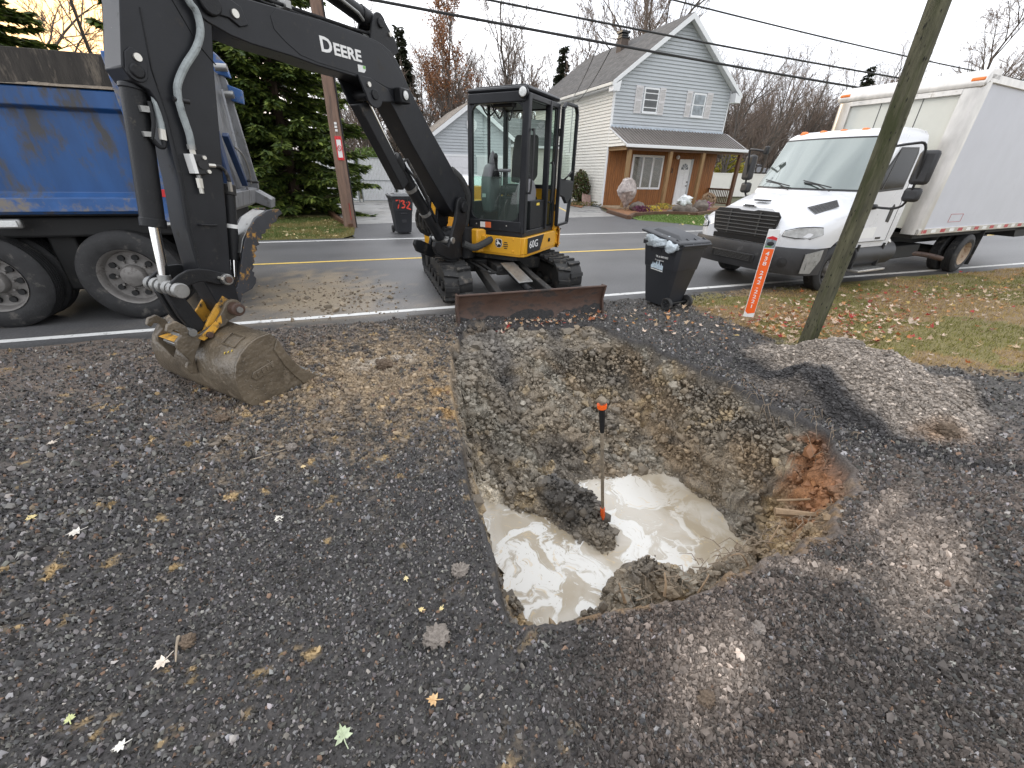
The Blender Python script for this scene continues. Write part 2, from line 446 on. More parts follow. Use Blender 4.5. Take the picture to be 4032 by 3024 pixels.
def ground_colour(x, y, z):
    n1 = fbm(x * 2.1, y * 2.1, 4); n2 = fbm(x * 7 + 50, y * 7, 4); n3 = fbm(x * 26, y * 26 + 7, 3)
    c = np.zeros(x.shape + (3,)) + np.array((.036, .0355, .037))
    c = c * (.75 + .5 * n3)[..., None]
    brown = np.clip(sm(2.4, 4.2, y + (n1 - .5) * 2) * sm(1.0, -1.0, x) * .75 * (.35 + n2), 0, 1)
    c = mixc(c, (.135, .112, .095), brown)
    mud = np.clip(1.75 - 1.2 * blob(x, y, -.15, 3.65, 1.1, 1.1, -.35) - (n2 - .5) * 2.6, 0, 1) * sm(.30, .62, n2 * .6 + n3 * .5)
    c = mixc(c, (.235, .19, .135), np.clip(mud * .95, 0, 1))
    c = mixc(c, (.34, .32, .29), np.clip((1 - blob(x, y, .0, 3.95, .5, .3, .2)) * 1.2, 0, 1) * sm(.5, .62, n2))
    c = mixc(c, (.30, .20, .09), np.clip(1.1 - blob(x, y, .42, 3.0, .14, .75), 0, 1) * sm(.42, .6, n2))
    spots = sm(.68, .80, fbm(x * 9 + 9, y * 9 + 80, 4)) * sm(.38, .62, n3) * sm(.9, -.2, x)
    c = mixc(c, (.30, .225, .12), spots * .9)
    soil = sm(.45, 1.2, x - (y - .9) * .4 + (n1 - .5) * 1.0) * sm(1.7, 1.0, y)
    c = mixc(c, (.105, .090, .082), soil * .9)
    dk = np.clip(1.45 - blob(x, y, 2.1, .42, 1.1, .40, .25) - (n2 - .5), 0, 1); c = mixc(c, (.048, .045, .044), dk * .9)
    lt = np.clip(1.5 - blob(x, y, 2.50, .66, .46, .17, .35) - (n2 - .5) * .9, 0, 1)
    lt = np.maximum(lt, np.clip(1.3 - blob(x, y, 1.93, .76, .25, .06, -.5) - (n2 - .5), 0, 1) * .8)
    lt = np.maximum(lt, np.clip(1.2 - blob(x, y, 1.10, .58, .28, .16, .3) - (n2 - .5), 0, 1) * .8)
    lt = np.maximum(lt, np.clip(1.3 - blob(x, y, 2.75, .98, .45, .07, .25) - (n2 - .5), 0, 1) * .9)
    c = mixc(c, (.25, .222, .20), np.clip(lt, 0, 1) * .8)
    heap = sm(1.15, .85, blob(x, y, 4.25, 2.25, .98, .95, .5) + (n2 - .5) * .3)
    c = mixc(c, (.185, .168, .152), heap)
    c = mixc(c, (.20, .135, .085), np.clip(1.2 - blob(x, y, 3.95, 1.36, .28, .16), 0, 1) * heap)
    # dark strip of broken tarmac along the right rim
    px = np.interp(y, [.6, .9, 1.18, 1.49, 1.73, 2.21, 2.83, 3.62, 4.26, 4.6], [4.6, 4.05, 3.68, 3.45, 3.42, 3.55, 3.50, 3.20, 2.92, 2.7])
    strip = np.exp(-((x - px) / .17) ** 2) * sm(.5, .9, y) * sm(4.7, 4.3, y)
    c = mixc(c, (.030, .030, .032), np.clip(strip * 1.25, 0, 1) * (z > -.25))
    apron = np.maximum(sm(2.5, 3.3, x) * sm(3.3, 4.1, y) * sm(7, 5.2, x), sm(4.6, 5.2, x) * sm(2.6, 1.6, y))
    c = mixc(c, (.060, .058, .056), apron * .8)
    dn = pit_d(x, y)[0]; fib = sm(-.055, -.01, dn) * sm(1.35, 1.05, y) * sm(.45, .7, x + n2 * .2) * sm(.45, .62, n2 * .6 + n3 * .4)
    c = mixc(c, (.15, .105, .062), fib * .9)
    # grass verge
    g = sm(-.15, .15, np.minimum(np.minimum(x - 4.45 - .35 * np.clip(4.0 - y, 0, 3) * 0, y - (2.95 - .75 * (x - 4.5))), 5.1 + .03 * x - y) + (n2 - .5) * .5)
    gcol = np.where((fbm(x * 1.4 + 5, y * 1.4, 3) > .52)[..., None], np.array((.155, .115, .065)), np.array((.125, .112, .042)))
    c = c * (1 - g[..., None]) + gcol * g[..., None]
    c = c * 1.30 * np.array((1.06, 1.0, .93))
    # pit colours by depth
    zc = np.minimum(z, 0); n1 = fbm(x * 2.1 + zc * 2.3, y * 2.1 - zc * 1.9, 4); n2 = fbm(x * 7 + 50 + zc * 9, y * 7 + zc * 7, 4); n3 = fbm(x * 30 + zc * 34, y * 30 + 7 - zc * 29, 3)
    d, _ = pit_d(x, y)
    ins = sm(.0, .06, d) * (z < -.01)
    pc = np.zeros(x.shape + (3,)) + np.array((.160, .136, .104))
    pc = mixc(pc, (.172, .128, .082), sm(.38, .66, n1) * sm(1.2, 2.2, x) * .9)
    pc = mixc(pc, (.085, .078, .070), sm(.50, .70, fbm(x * 3.2 + 70 + zc * 3, y * 3.2 + zc * 4, 5)) * .6)
    pc = mixc(pc, (.26, .195, .11), sm(.60, .76, fbm(x * 6 + 20 - zc * 6, y * 6 + zc * 5, 5)) * .6)
    pc = mixc(pc, (.24, .225, .19), sm(.58, .74, fbm(x * 5 + 33 + zc * 5, y * 5 + 60 - zc * 6, 5)) * .6)
    streak = np.exp(-((x - 1.22 - .05 * np.sin(y * 5)) / .17) ** 2) * sm(3.3, 3.9, y) + .9 * np.exp(-((x - 2.05) / .12) ** 2) * sm(4.0, 4.3, y)
    pc = mixc(pc, (.040, .039, .040), np.clip(streak, 0, 1) * .85)
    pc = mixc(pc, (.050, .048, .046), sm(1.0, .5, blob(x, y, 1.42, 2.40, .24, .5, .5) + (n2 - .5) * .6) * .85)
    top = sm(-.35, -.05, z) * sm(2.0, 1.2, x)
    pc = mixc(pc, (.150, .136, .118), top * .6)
    org = np.clip((1.25 - blob(x, y, 2.84, 1.40, .46, .20, .80) - (n2 - .5) * 1.3) * 3, 0, 1) * sm(-1.0, -.75, z)
    pc = mixc(pc, (.185, .082, .034), np.clip(org, 0, 1) * sm(-.85, -.25, z + (n2 - .5) * .5) * .9)
    pc = mixc(pc, (.235, .17, .09), np.clip(org, 0, 1) * sm(-.35, -.8, z) * .8)
    nl = np.clip(1.2 - blob(x, y, 1.3, 1.05, 1.7, .22), 0, 1)
    pc = mixc(pc, (.27, .185, .095), nl * sm(.3, .6, n2))
    ll = np.clip(1.15 - blob(x, y, .55, 1.7, .16, .8), 0, 1)
    pc = mixc(pc, (.33, .235, .12), ll * sm(.35, .6, n2))
    pc = mixc(pc, (.55, .49, .39), np.clip(1.1 - blob(x, y, .74, 2.78, .15, .25), 0, 1))
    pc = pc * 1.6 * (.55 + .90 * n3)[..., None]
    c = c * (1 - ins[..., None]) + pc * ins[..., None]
    far = sm(12.6, 13.4, y)
    fc = np.where((fbm(x * .3, y * .3, 3) > .55)[..., None], np.array((.10, .085, .045)), np.array((.075, .078, .035)))
    c = c * (1 - far[..., None]) + fc * far[..., None]
    return c

gx = axis2(-2.8, .30, 3.55, 7.2, .0105, .022, -500, 700); gy = axis2(-.25, .84, 4.72, 5.6, .0105, .022, -150, 900)
GX, GY = np.meshgrid(gx, gy)
GZ = height(GX, GY)
GC = ground_colour(GX, GY, GZ)
nx, ny = len(gx), len(gy)
idx = np.arange(nx * ny).reshape(ny, nx)
quads = np.stack([idx[:-1, :-1], idx[:-1, 1:], idx[1:, 1:], idx[1:, :-1]], -1).reshape(-1, 4)
M_ground = attr_mat('soil_and_gravel', rough=.72, var=.45, vs=75, bump=.9)
# crags: push the pit walls sideways with noise that also changes with depth
wd_ = sm(.03, .12, -GZ) * sm(-1.16, -.95, GZ) * (pit_d(GX, GY)[0] > .03)
und = .20 * np.exp(-((GZ + .36 + .12 * (fbm(GX * 2.5, GY * 2.5, 3) - .5)) / .15) ** 2) * sm(1.7, 2.2, GX) * sm(.40, .58, fbm(GX * 2.2 + 6, GY * 2.2, 3) + .12) * (pit_d(GX, GY)[0] > .03) * sm(1.5, 1.8, GY)
ox, oy = GX - 1.7, GY - 2.2; on = np.sqrt(ox * ox + oy * oy) + 1e-6
GXs = GX + und * ox / on + wd_ * ((fbm(GX * 6 + GZ * 9, GY * 6 + GZ * 7 + 3, 4) - .5) * .16)
GYs = GY + und * oy / on + wd_ * ((fbm(GX * 6 - GZ * 8 + 40, GY * 6 + GZ * 9, 4) - .5) * .16)
ground = struct(np_mesh('ground', np.stack([GXs, GYs, GZ], -1).reshape(-1, 3), quads, M_ground, GC.reshape(-1, 3), smooth=True))

VERGE = [(4.5, 4.95), (4.5, 3.1), (5.6, 2.25), (7.4, 1.4), (13, .6), (16, 5.3), (9, 5.15)]
def poly_in(pts, x, y):
    r = np.zeros(x.shape, bool); n = len(pts)
    for i in range(n):
        (ax, ay), (bx, by) = pts[i], pts[(i + 1) % n]
        c = (ay > y) != (by > y)
        r ^= c & (x < (bx - ax) * (y - ay) / (by - ay + 1e-9) + ax)
    return r
# ---- loose stones: one counted-by-nobody layer of real geometry
ico = bmesh.new(); bmesh.ops.create_icosphere(ico, subdivisions=1, radius=1)
ICOV = np.array([v.co[:] for v in ico.verts]); ICOF = np.array([[v.index for v in f.verts] for f in ico.faces]); ico.free()

OCTV = np.array([(1, 0, 0), (0, 1, 0), (-1, 0, 0), (0, -1, 0), (0, 0, 1), (0, 0, -1), (.62, .62, .3), (-.62, .62, -.2), (-.6, -.65, .25), (.65, -.6, -.25)])
OCTF = np.array([(0, 6, 4), (6, 1, 4), (1, 2, 4), (2, 8, 4), (8, 3, 4), (3, 0, 4), (0, 9, 5), (9, 3, 5), (1, 0, 5), (3, 2, 5), (2, 7, 5), (7, 1, 5)])
OCTF = np.array([(0, 6, 4), (6, 1, 4), (1, 2, 4), (2, 8, 4), (8, 3, 4), (3, 0, 4)])      # upper half only, the rest is bedded
def stones(name, px, py, rad, col, m, flat=.65, sink=.25, zfun=height, jit=.22, parent=None, chip=False):
    BV, BF = (OCTV, OCTF) if chip else (ICOV, ICOF); nv = len(BV)
    N = len(px)
    ang = rng.random(N) * 2 * PI; til = rng.normal(0, .35, N)
    sc = np.stack([rng.uniform(.75, 1.3, N), rng.uniform(.65, 1.0, N), flat * rng.uniform(.7, 1.25, N)], 1) * rad[:, None]
    v = BV[None] * (1 + rng.normal(0, jit, (N, nv, 1))) * sc[:, None, :]
    if chip: v = v + rng.normal(0, .16, (N, nv, 3)) * rad[:, None, None] * np.array((1, 1, .5)); v[:, 5] = v[:, 0]; v[:, 7] = v[:, 1]; v[:, 9] = v[:, 3]; v[:, [0, 1, 2, 3], 2] -= (rad * .75)[:, None]
    c, s_ = np.cos(til)[:, None], np.sin(til)[:, None]
    y_, z_ = v[..., 1] * c - v[..., 2] * s_, v[..., 1] * s_ + v[..., 2] * c
    c, s_ = np.cos(ang)[:, None], np.sin(ang)[:, None]
    x_ = v[..., 0] * c - y_ * s_; y2 = v[..., 0] * s_ + y_ * c
    z0 = zfun(px, py) + rad * (flat - sink)
    P = np.stack([x_ + px[:, None], y2 + py[:, None], z_ + z0[:, None]], -1).reshape(-1, 3)
    F = (BF[None] + (np.arange(N) * nv)[:, None, None]).reshape(-1, 3)
    C = np.repeat(col, nv, 0)
    return np_mesh(name, P, F, m, C, smooth=False, parent=parent, kind='stuff')

M_stone = attr_mat('loose_stone', rough=.62)
def scatter(n, x0, x1, y0, y1, dens):
    x = rng.uniform(x0, x1, n); y = rng.uniform(y0, y1, n)
    k = rng.random(n) < dens(x, y)
    return x[k], y[k]
def out_pit(x, y): return pit_d(x, y)[0] < -.02
def near_w(x, y):
    d = np.sqrt(x * x + y * y + 2.2)
    return np.clip((2.3 / d) ** 2.0, 0, 1)
x, y = scatter(560000, -4.6, 7.6, -.25, 5.3, lambda x, y: near_w(x, y) * out_pit(x, y) * (blob(x, y, 4.25, 2.25, 1.0, .95, .5) > 1) * (~poly_in(VERGE, x, y)))
rad = np.clip(rng.lognormal(math.log(.0062), .36, len(x)), .003, .015) * np.clip(np.sqrt(x * x + y * y) / 2.2, .85, 1.35)
b = rng.random(len(x))
lum = np.where(b < .56, rng.uniform(.036, .10, len(x)), np.where(b < .92, rng.uniform(.10, .22, len(x)), rng.uniform(.22, .42, len(x))))
sc_ = np.stack([lum * rng.uniform(1.0, 1.12, len(x)), lum, lum * rng.uniform(.86, 1.04, len(x))], 1)
gc = ground_colour(x, y, np.zeros(len(x)))
soilish = np.clip((gc.mean(1) - .10) / .09, 0, 1)[:, None]
sc_ = sc_ * (1 - soilish) + gc * rng.uniform(.6, 1.5, (len(x), 1)) * soilish
kd = rng.random(len(x)) < .04
sc_[kd] = np.array((.20, .13, .09)) * rng.uniform(.6, 1.6, (kd.sum(), 1))
tag(stones('gravel', x, y, rad, sc_, M_stone, chip=True, flat=1.0, sink=.30), 'dark loose driveway gravel spread over the foreground', 'gravel')

x, y = scatter(230000, .3, 4.4, -.25, 1.6, lambda x, y: out_pit(x, y) * sm(.4, 1.1, x - (y - .9) * .5) * np.clip((1.9 / np.sqrt(x * x + y * y + 1.8)) ** 2, 0, 1))
rad = np.clip(rng.lognormal(math.log(.0046), .45, len(x)), .0022, .018)
tag(stones('soil_crumbs', x, y, rad, ground_colour(x, y, np.zeros(len(x))) * rng.lognormal(.12, .38, (len(x), 1)), M_stone, flat=1.0, jit=.2, chip=True), 'brown grey soil crumbs on the near side of the pit', 'soil')

x, y = scatter(46000, 3.1, 5.5, 1.0, 3.4, lambda x, y: (blob(x, y, 4.25, 2.25, 1.05, 1.0, .5) < 1.0) * out_pit(x, y))
rad = np.clip(rng.lognormal(math.log(.0085), .4, len(x)), .004, .022)
lum = rng.lognormal(0, .36, (len(x), 1))
tag(stones('heap_gravel', x, y, rad, ground_colour(x, y, np.zeros(len(x))) * lum, M_stone, flat=.75), 'grey gravel covering the heap right of the pit', 'gravel')

x, y = scatter(48000, .4, 3.5, .9, 4.6, lambda x, y: (pit_d(x, y)[0] > .03) * (height(x, y) > WATER_Z - .02) * (.25 + .75 * sm(.45, .6, fbm(x * 4, y * 4, 3))))
rad = np.clip(rng.lognormal(math.log(.0095), .6, len(x)), .004, .05)
zz = height(x, y)
tag(stones('pit_clods', x, y, rad, ground_colour(x, y, zz) * rng.uniform(.75, 1.25, (len(x), 1)), M_stone, flat=.85, sink=.3), 'clods of clay and gravel over the pit walls', 'soil')

x, y = scatter(14000, -2.0, 1.3, 2.4, 5.5, lambda x, y: out_pit(x, y) * np.clip(1.4 - blob(x, y, -.1, 3.8, 1.1, 1.2, -.4), 0, 1))
rad = np.clip(rng.lognormal(math.log(.0085), .5, len(x)), .004, .03)
tag(stones('tan_spoil', x, y, rad, ground_colour(x, y, np.zeros(len(x))) * rng.uniform(.7, 1.45, (len(x), 1)), M_stone, flat=.8), 'tan spoil crumbs between the bucket and the pit', 'soil')

x, y = scatter(1500, .5, 3.4, 1.0, 4.4, lambda x, y: (pit_d(x, y)[0] > .08) * (height(x, y) > WATER_Z - .03) * sm(.45, .6, fbm(x * 2.5 + 3, y * 2.5, 3)))
rad = np.clip(rng.lognormal(math.log(.03), .4, len(x)), .015, .085)
tag(stones('pit_lumps', x, y, rad, ground_colour(x, y, height(x, y)) * rng.uniform(.7, 1.15, (len(x), 1)), M_stone, flat=.8, sink=.35, jit=.26), 'larger clay lumps slumped down the pit walls', 'soil')

x, y = scatter(120000, .38, 3.45, .9, 4.6, lambda x, y: (pit_d(x, y)[0] > .02) * np.clip((np.abs(height(x + .02, y) - height(x - .02, y)) + np.abs(height(x, y + .02) - height(x, y - .02))) / .04 / 6, 0, .9) * (height(x, y) > WATER_Z))
rad = np.clip(rng.lognormal(math.log(.009), .5, len(x)), .004, .03)
zz = height(x, y) + rng.uniform(-.05, .02, len(x))
tag(stones('wall_crumbs', x, y, rad, ground_colour(x, y, zz) * rng.uniform(.7, 1.3, (len(x), 1)), M_stone, flat=.9, sink=.3, zfun=lambda a, b: zz), 'crumbling clay on the steep pit walls', 'soil')

# ---- pit water
def water_mat():
    m = bpy.data.materials.new('silty_water'); m.use_nodes = True
    n, l = m.node_tree.nodes, m.node_tree.links; b = n['Principled BSDF']
    t = n.new('ShaderNodeTexCoord')
    w = n.new('ShaderNodeTexNoise'); w.inputs['Scale'].default_value = 1.7; w.inputs['Detail'].default_value = 3
    l.new(t.outputs['Object'], w.inputs['Vector'])
    s1 = n.new('ShaderNodeVectorMath'); s1.operation = 'MULTIPLY_ADD'; s1.inputs[1].default_value = (1.1, 1.1, 0)
    l.new(w.outputs['Color'], s1.inputs[0]); l.new(t.outputs['Object'], s1.inputs[2])
    f = n.new('ShaderNodeTexNoise'); f.inputs['Scale'].default_value = 2.3; f.inputs['Detail'].default_value = 11; f.inputs['Distortion'].default_value = .9; f.inputs['Roughness'].default_value = .66
    l.new(s1.outputs[0], f.inputs['Vector'])
    g = n.new('ShaderNodeTexNoise'); g.inputs['Scale'].default_value = 1.6; g.inputs['Detail'].default_value = 5; g.inputs['Distortion'].default_value = 1.2
    l.new(t.outputs['Object'], g.inputs['Vector'])
    c1 = n.new('ShaderNodeMix'); c1.data_type = 'RGBA'; c1.inputs[6].default_value = (.40, .34, .25, 1); c1.inputs[7].default_value = (.55, .51, .44, 1)
    r1 = n.new('ShaderNodeMapRange'); r1.inputs['From Min'].default_value = .4; r1.inputs['From Max'].default_value = .6
    l.new(g.outputs['Fac'], r1.inputs['Value']); l.new(r1.outputs['Result'], c1.inputs['Factor'])
    r2 = n.new('ShaderNodeMapRange'); r2.interpolation_type = 'SMOOTHSTEP'; r2.inputs['From Min'].default_value = .555; r2.inputs['From Max'].default_value = .62
    l.new(f.outputs['Fac'], r2.inputs['Value'])
    fx = n.new('ShaderNodeTexNoise'); fx.inputs['Scale'].default_value = 24; fx.inputs['Detail'].default_value = 6; l.new(s1.outputs[0], fx.inputs['Vector'])
    fa = n.new('ShaderNodeMath'); fa.operation = 'MULTIPLY_ADD'; fa.inputs[1].default_value = .16; l.new(fx.outputs['Fac'], fa.inputs[0]); l.new(f.outputs['Fac'], fa.inputs[2])
    l.new(fa.outputs[0], r2.inputs['Value'])
    # foam gathers on the left puddle and round the spit
    sx = n.new('ShaderNodeSeparateXYZ'); l.new(t.outputs['Object'], sx.inputs[0])
    r3 = n.new('ShaderNodeMapRange'); r3.inputs['From Min'].default_value = 2.7; r3.inputs['From Max'].default_value = 1.9; r3.inputs['To Min'].default_value = .0; r3.inputs['To Max'].default_value = 1
    l.new(sx.outputs['X'], r3.inputs['Value'])
    ml = n.new('ShaderNodeMath'); ml.operation = 'MULTIPLY'; l.new(r2.outputs['Result'], ml.inputs[0]); l.new(r3.outputs['Result'], ml.inputs[1])
    v = n.new('ShaderNodeTexVoronoi'); v.inputs['Scale'].default_value = 34; l.new(s1.outputs[0], v.inputs['Vector'])
    r4 = n.new('ShaderNodeMapRange'); r4.inputs['From Min'].default_value = .10; r4.inputs['From Max'].default_value = .2; r4.inputs['To Min'].default_value = .1
    l.new(v.outputs['Distance'], r4.inputs['Value'])
    m3 = n.new('ShaderNodeMath'); m3.operation = 'MULTIPLY'; l.new(ml.outputs[0], m3.inputs[0]); l.new(r4.outputs['Result'], m3.inputs[1])
    c2 = n.new('ShaderNodeMix'); c2.data_type = 'RGBA'; c2.inputs[7].default_value = (.78, .77, .73, 1)
    l.new(c1.outputs[2], c2.inputs[6]); l.new(m3.outputs[0], c2.inputs['Factor'])
    rb = n.new('ShaderNodeTexNoise'); rb.inputs['Scale'].default_value = 6; rb.inputs['Distortion'].default_value = 3; rb.inputs['Detail'].default_value = 6
    l.new(s1.outputs[0], rb.inputs['Vector'])
    r5 = n.new('ShaderNodeMapRange'); r5.inputs['From Min'].default_value = .62; r5.inputs['From Max'].default_value = .66; r5.inputs['To Max'].default_value = .45
    l.new(rb.outputs['Fac'], r5.inputs['Value'])
    c3 = n.new('ShaderNodeMix'); c3.data_type = 'RGBA'; c3.inputs[7].default_value = (.62, .47, .25, 1)
    l.new(c2.outputs[2], c3.inputs[6]); l.new(r5.outputs['Result'], c3.inputs['Factor'])
    l.new(c3.outputs[2], b.inputs['Base Color'])
    r6 = n.new('ShaderNodeMapRange'); r6.inputs['To Min'].default_value = .10; r6.inputs['To Max'].default_value = .55
    l.new(m3.outputs[0], r6.inputs['Value']); l.new(r6.outputs['Result'], b.inputs['Roughness'])
    u = n.new('ShaderNodeBump'); u.inputs['Strength'].default_value = .25; u.inputs['Distance'].default_value = .01
    l.new(m3.outputs[0], u.inputs['Height']); l.new(u.outputs['Normal'], b.inputs['Normal'])
    return m
wpts = [(.34, 1.0, WATER_Z), (3.3, 1.0, WATER_Z), (3.3, 3.3, WATER_Z), (.34, 3.3, WATER_Z)]
struct(MB().add(wpts, [(0, 1, 2, 3)]).build('pit_water', water_mat()))

# ================================================================== road, verges, far drive
def sheet(name, x0, x1, y0, y1, z, step, colf, m, far=None):
    xs = axis(x0, x1, step, far[0], far[1]) if far else np.linspace(x0, x1, int((x1 - x0) / step) + 2)
    ys = np.linspace(y0, y1, int((y1 - y0) / step) + 2)
    X, Y = np.meshgrid(xs, ys); i = np.arange(X.size).reshape(X.shape)
    q = np.stack([i[:-1, :-1], i[:-1, 1:], i[1:, 1:], i[1:, :-1]], -1).reshape(-1, 4)
    return struct(np_mesh(name, np.stack([X, Y, np.full(X.shape, z)], -1).reshape(-1, 3), q, m, colf(X, Y).reshape(-1, 3), smooth=True))

def road_colour(x, y):
    n1 = fbm(x * 1.3, y * 1.3, 4); n2 = fbm(x * 6, y * 6 + 40, 4)
    c = np.zeros(x.shape + (3,)) + np.array((.098, .098, .100))
    c = c * (.75 + .5 * n1)[..., None]
    tr = sum(np.exp(-((y - q) / .35) ** 2) for q in (6.6, 8.4, 10.3, 11.8))
    c = c * (1 - .13 * np.clip(tr, 0, 1))[..., None]
    mud = np.clip(1.3 - blob(x, y, -.85, 6.7, 1.0, 1.9, .2) - (n2 - .5) * 1.8, 0, 1)
    c = mixc(c, (.27, .215, .145), mud * .85)
    c = mixc(c, (.22, .195, .165), np.clip(1.1 - blob(x, y, -.2, 5.75, 3.2, .55) - (n2 - .5), 0, 1) * .5)
    c = c * 1.12
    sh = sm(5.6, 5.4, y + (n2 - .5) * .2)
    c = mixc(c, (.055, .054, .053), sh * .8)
    return c
M_road = attr_mat('asphalt', rough=.46, var=.34, vs=42, bump=.3)
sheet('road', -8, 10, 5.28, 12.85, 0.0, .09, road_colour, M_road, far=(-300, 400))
M_white = mat('road_paint_white', (.72, .72, .70), .6, var=.08, vs=3, dirt=((.16, .15, .14), .56, 9))
M_yel = mat('road_paint_yellow', (.72, .50, .10), .6, var=.1, vs=3, dirt=((.18, .15, .11), .57, 7))
def line(name, y, w, m):
    return struct(MB().add([(-300, y - w / 2, .004), (400, y - w / 2, .004), (400, y + w / 2, .004), (-300, y + w / 2, .004)], [(0, 1, 2, 3)]).build(name, m))
line('edge_line', 5.65, .11, M_white); line('edge_line', 12.5, .11, M_white); line('centre_line', 9.5, .11, M_yel)

x, y = scatter(2600, -2.4, 1.0, 5.4, 9.2, lambda x, y: np.clip(1.2 - blob(x, y, -.7, 6.5, 1.2, 1.6, .25), 0, 1) ** 1.5)
rad = np.clip(rng.lognormal(math.log(.012), .5, len(x)), .005, .05)
tag(stones('mud_crumbs', x, y, rad, np.array((.26, .21, .15)) * rng.uniform(.5, 1.3, (len(x), 1)), M_stone, zfun=lambda a, b: np.zeros(len(a))), 'crumbs of tan mud dropped on the road beside the tracks', 'mud')

M_conc = mat('driveway_concrete', (.30, .295, .285), .38, var=.22, vs=.7, bump=.1, bs=30, dirt=((.12, .12, .12), .54, .6))
M_drive = mat('driveway_tarmac', (.085, .085, .088), .55, var=.2, vs=1, bump=.2, bs=60)
def flat(name, pts, z, m): return struct(MB().add([(p[0], p[1], z) for p in pts], [tuple(range(len(pts)))]).build(name, m))
flat('driveway', [(-.4, 12.86), (13.0, 12.86), (12.6, 14.6), (11.3, 16.4), (11.6, 18.2), (12.2, 20.8), (13.3, 23.2), (13.3, 31), (-2.3, 31), (-2.3, 27.5), (-1.3, 18.3), (-.75, 15.4)], -.012, M_drive)
flat('driveway_slab', [(-.9, 16.3), (11.2, 18.0), (12.1, 20.9), (13.2, 23.1), (13.2, 30.9), (-2.2, 30.9), (-2.1, 26)], -.006, M_conc)
M_blade = attr_mat('grass_blade', rough=.6, trans=.3)
def grass(name, label, pts, n, z, hgt, wid, colf, zf=None, parent=None):
    a = np.array(pts); x = rng.uniform(a[:, 0].min(), a[:, 0].max(), n); y = rng.uniform(a[:, 1].min(), a[:, 1].max(), n)
    k = poly_in(pts, x, y); x, y = x[k], y[k]; n = len(x)
    z0 = zf(x, y) if zf else np.full(n, z)
    an = rng.random(n) * 2 * PI; h = hgt * rng.uniform(.5, 1.3, n); w = wid * rng.uniform(.7, 1.3, n); le = rng.normal(0, .5, (n, 2)) * h[:, None]
    dx, dy = np.cos(an) * w / 2, np.sin(an) * w / 2
    P = np.stack([np.stack([x - dx, y - dy, z0 - .005], 1), np.stack([x + dx, y + dy, z0 - .005], 1), np.stack([x + le[:, 0], y + le[:, 1], z0 + h], 1)], 1).reshape(-1, 3)
    c = np.repeat(colf(x, y), 3, 0)
    o = np_mesh(name, P, np.arange(3 * n).reshape(n, 3), M_blade, c, kind='stuff')
    return tag(o, label, 'grass')
LAWN_L = [(-60, 12.95), (-.75, 12.95), (-.45, 13.6), (-.45, 15.3), (-1.0, 17.5), (-2.0, 24), (-3, 31), (-60, 31)]
LAWN_R = [(13.1, 12.95), (60, 12.95), (60, 19.5), (17.7, 18.9), (15.8, 17.8), (14.5, 18.5), (13.0, 18.3), (11.6, 17.3), (11.3, 16.2), (12.4, 14.7)]
M_lawn2 = mat('turf', (.115, .125, .035), .9, var=.35, vs=3, bump=.5, bs=50, dirt=((.20, .165, .06), .50, .7))
M_lawn3 = mat('green_turf', (.10, .16, .030), .9, var=.3, vs=3, bump=.5, bs=50, dirt=((.17, .17, .05), .58, .8))
flat('lawn', LAWN_L, -.004, M_lawn2); flat('lawn', LAWN_R, -.004, M_lawn3)
grass('grass', 'short yellow green grass left of the far driveway', [(-7, 12.95), (-.7, 12.95), (-.45, 13.6), (-.45, 15.2), (-1.5, 19), (-7, 19)], 26000, -.004, .07, .018, lambda x, y: np.where((fbm(x * 1.1, y * 1.1, 4) > .5)[:, None], np.array((.24, .20, .075)), np.array((.11, .145, .035))) * rng.uniform(.7, 1.3, (len(x), 1)))
grass('grass', 'green front lawn below the mulch bed of the house', [(13.1, 13), (24, 13), (24, 18.9), (17.7, 18.8), (15.8, 17.7), (14.5, 18.4), (13.0, 18.2), (11.7, 17.2), (11.5, 16.2), (12.4, 14.7)], 26000, -.004, .06, .02, lambda x, y: np.array((.105, .17, .032)) * rng.uniform(.6, 1.5, (len(x), 1)))
grass('grass', 'patchy verge grass round the near utility pole', VERGE, 60000, 0, .040, .010, lambda x, y: np.where((fbm(x * 1.4 + 5, y * 1.4, 3) > .5)[:, None], np.array((.40, .29, .12)), np.array((.20, .195, .055))) * rng.uniform(.6, 1.4, (len(x), 1)), zf=height)
# ================================================================== excavator
M_dk = mat('charcoal_paint', (.017, .018, .021), .36, var=.25, vs=3, bump=.06, bs=200, dirt=((.060, .055, .048), .60, 7), spec=.30)
M_dk2 = mat('black_casting', (.013, .0135, .015), .46, var=.25, vs=5, bump=.15, bs=90, spec=.3, dirt=((.09, .08, .065), .60, 8))
M_under = mat('muddy_black_steel', (.020, .0195, .019), .6, var=.3, vs=5, bump=.25, bs=50, dirt=((.12, .105, .085), .56, 6))
M_yellow = mat('machine_yellow', (.72, .36, .020), .36, var=.07, vs=3, coat=.2, dirt=((.30, .20, .08), .70, 6))
M_wornyel = mat('worn_yellow_paint', (.60, .31, .035), .6, var=.25, vs=9, bump=.2, bs=60, dirt=((.055, .048, .04), .50, 10))
M_thumb = mat('scratched_thumb_paint', (.032, .034, .040), .45, var=.2, vs=6, dirt=((.48, .25, .045), .53, 13))
M_bucket = mat('muddy_bucket_steel', (.125, .100, .070), .30, metal=0, var=.40, vs=4, bump=.5, bs=30, dirt=((.21, .165, .115), .56, 6), spec=.6)
M_rust = mat('rusty_steel', (.085, .048, .034), .55, var=.35, vs=5, bump=.15, bs=60, dirt=((.045, .038, .035), .5, 5), stretch=(1, 1, 2))
M_chrome = mat('chrome_rod', (.75, .75, .74), .10, metal=1, var=.05)
M_steel = mat('dull_steel', (.33, .33, .32), .42, metal=.8, var=.2, vs=12, dirt=((.10, .085, .07), .58, 14))
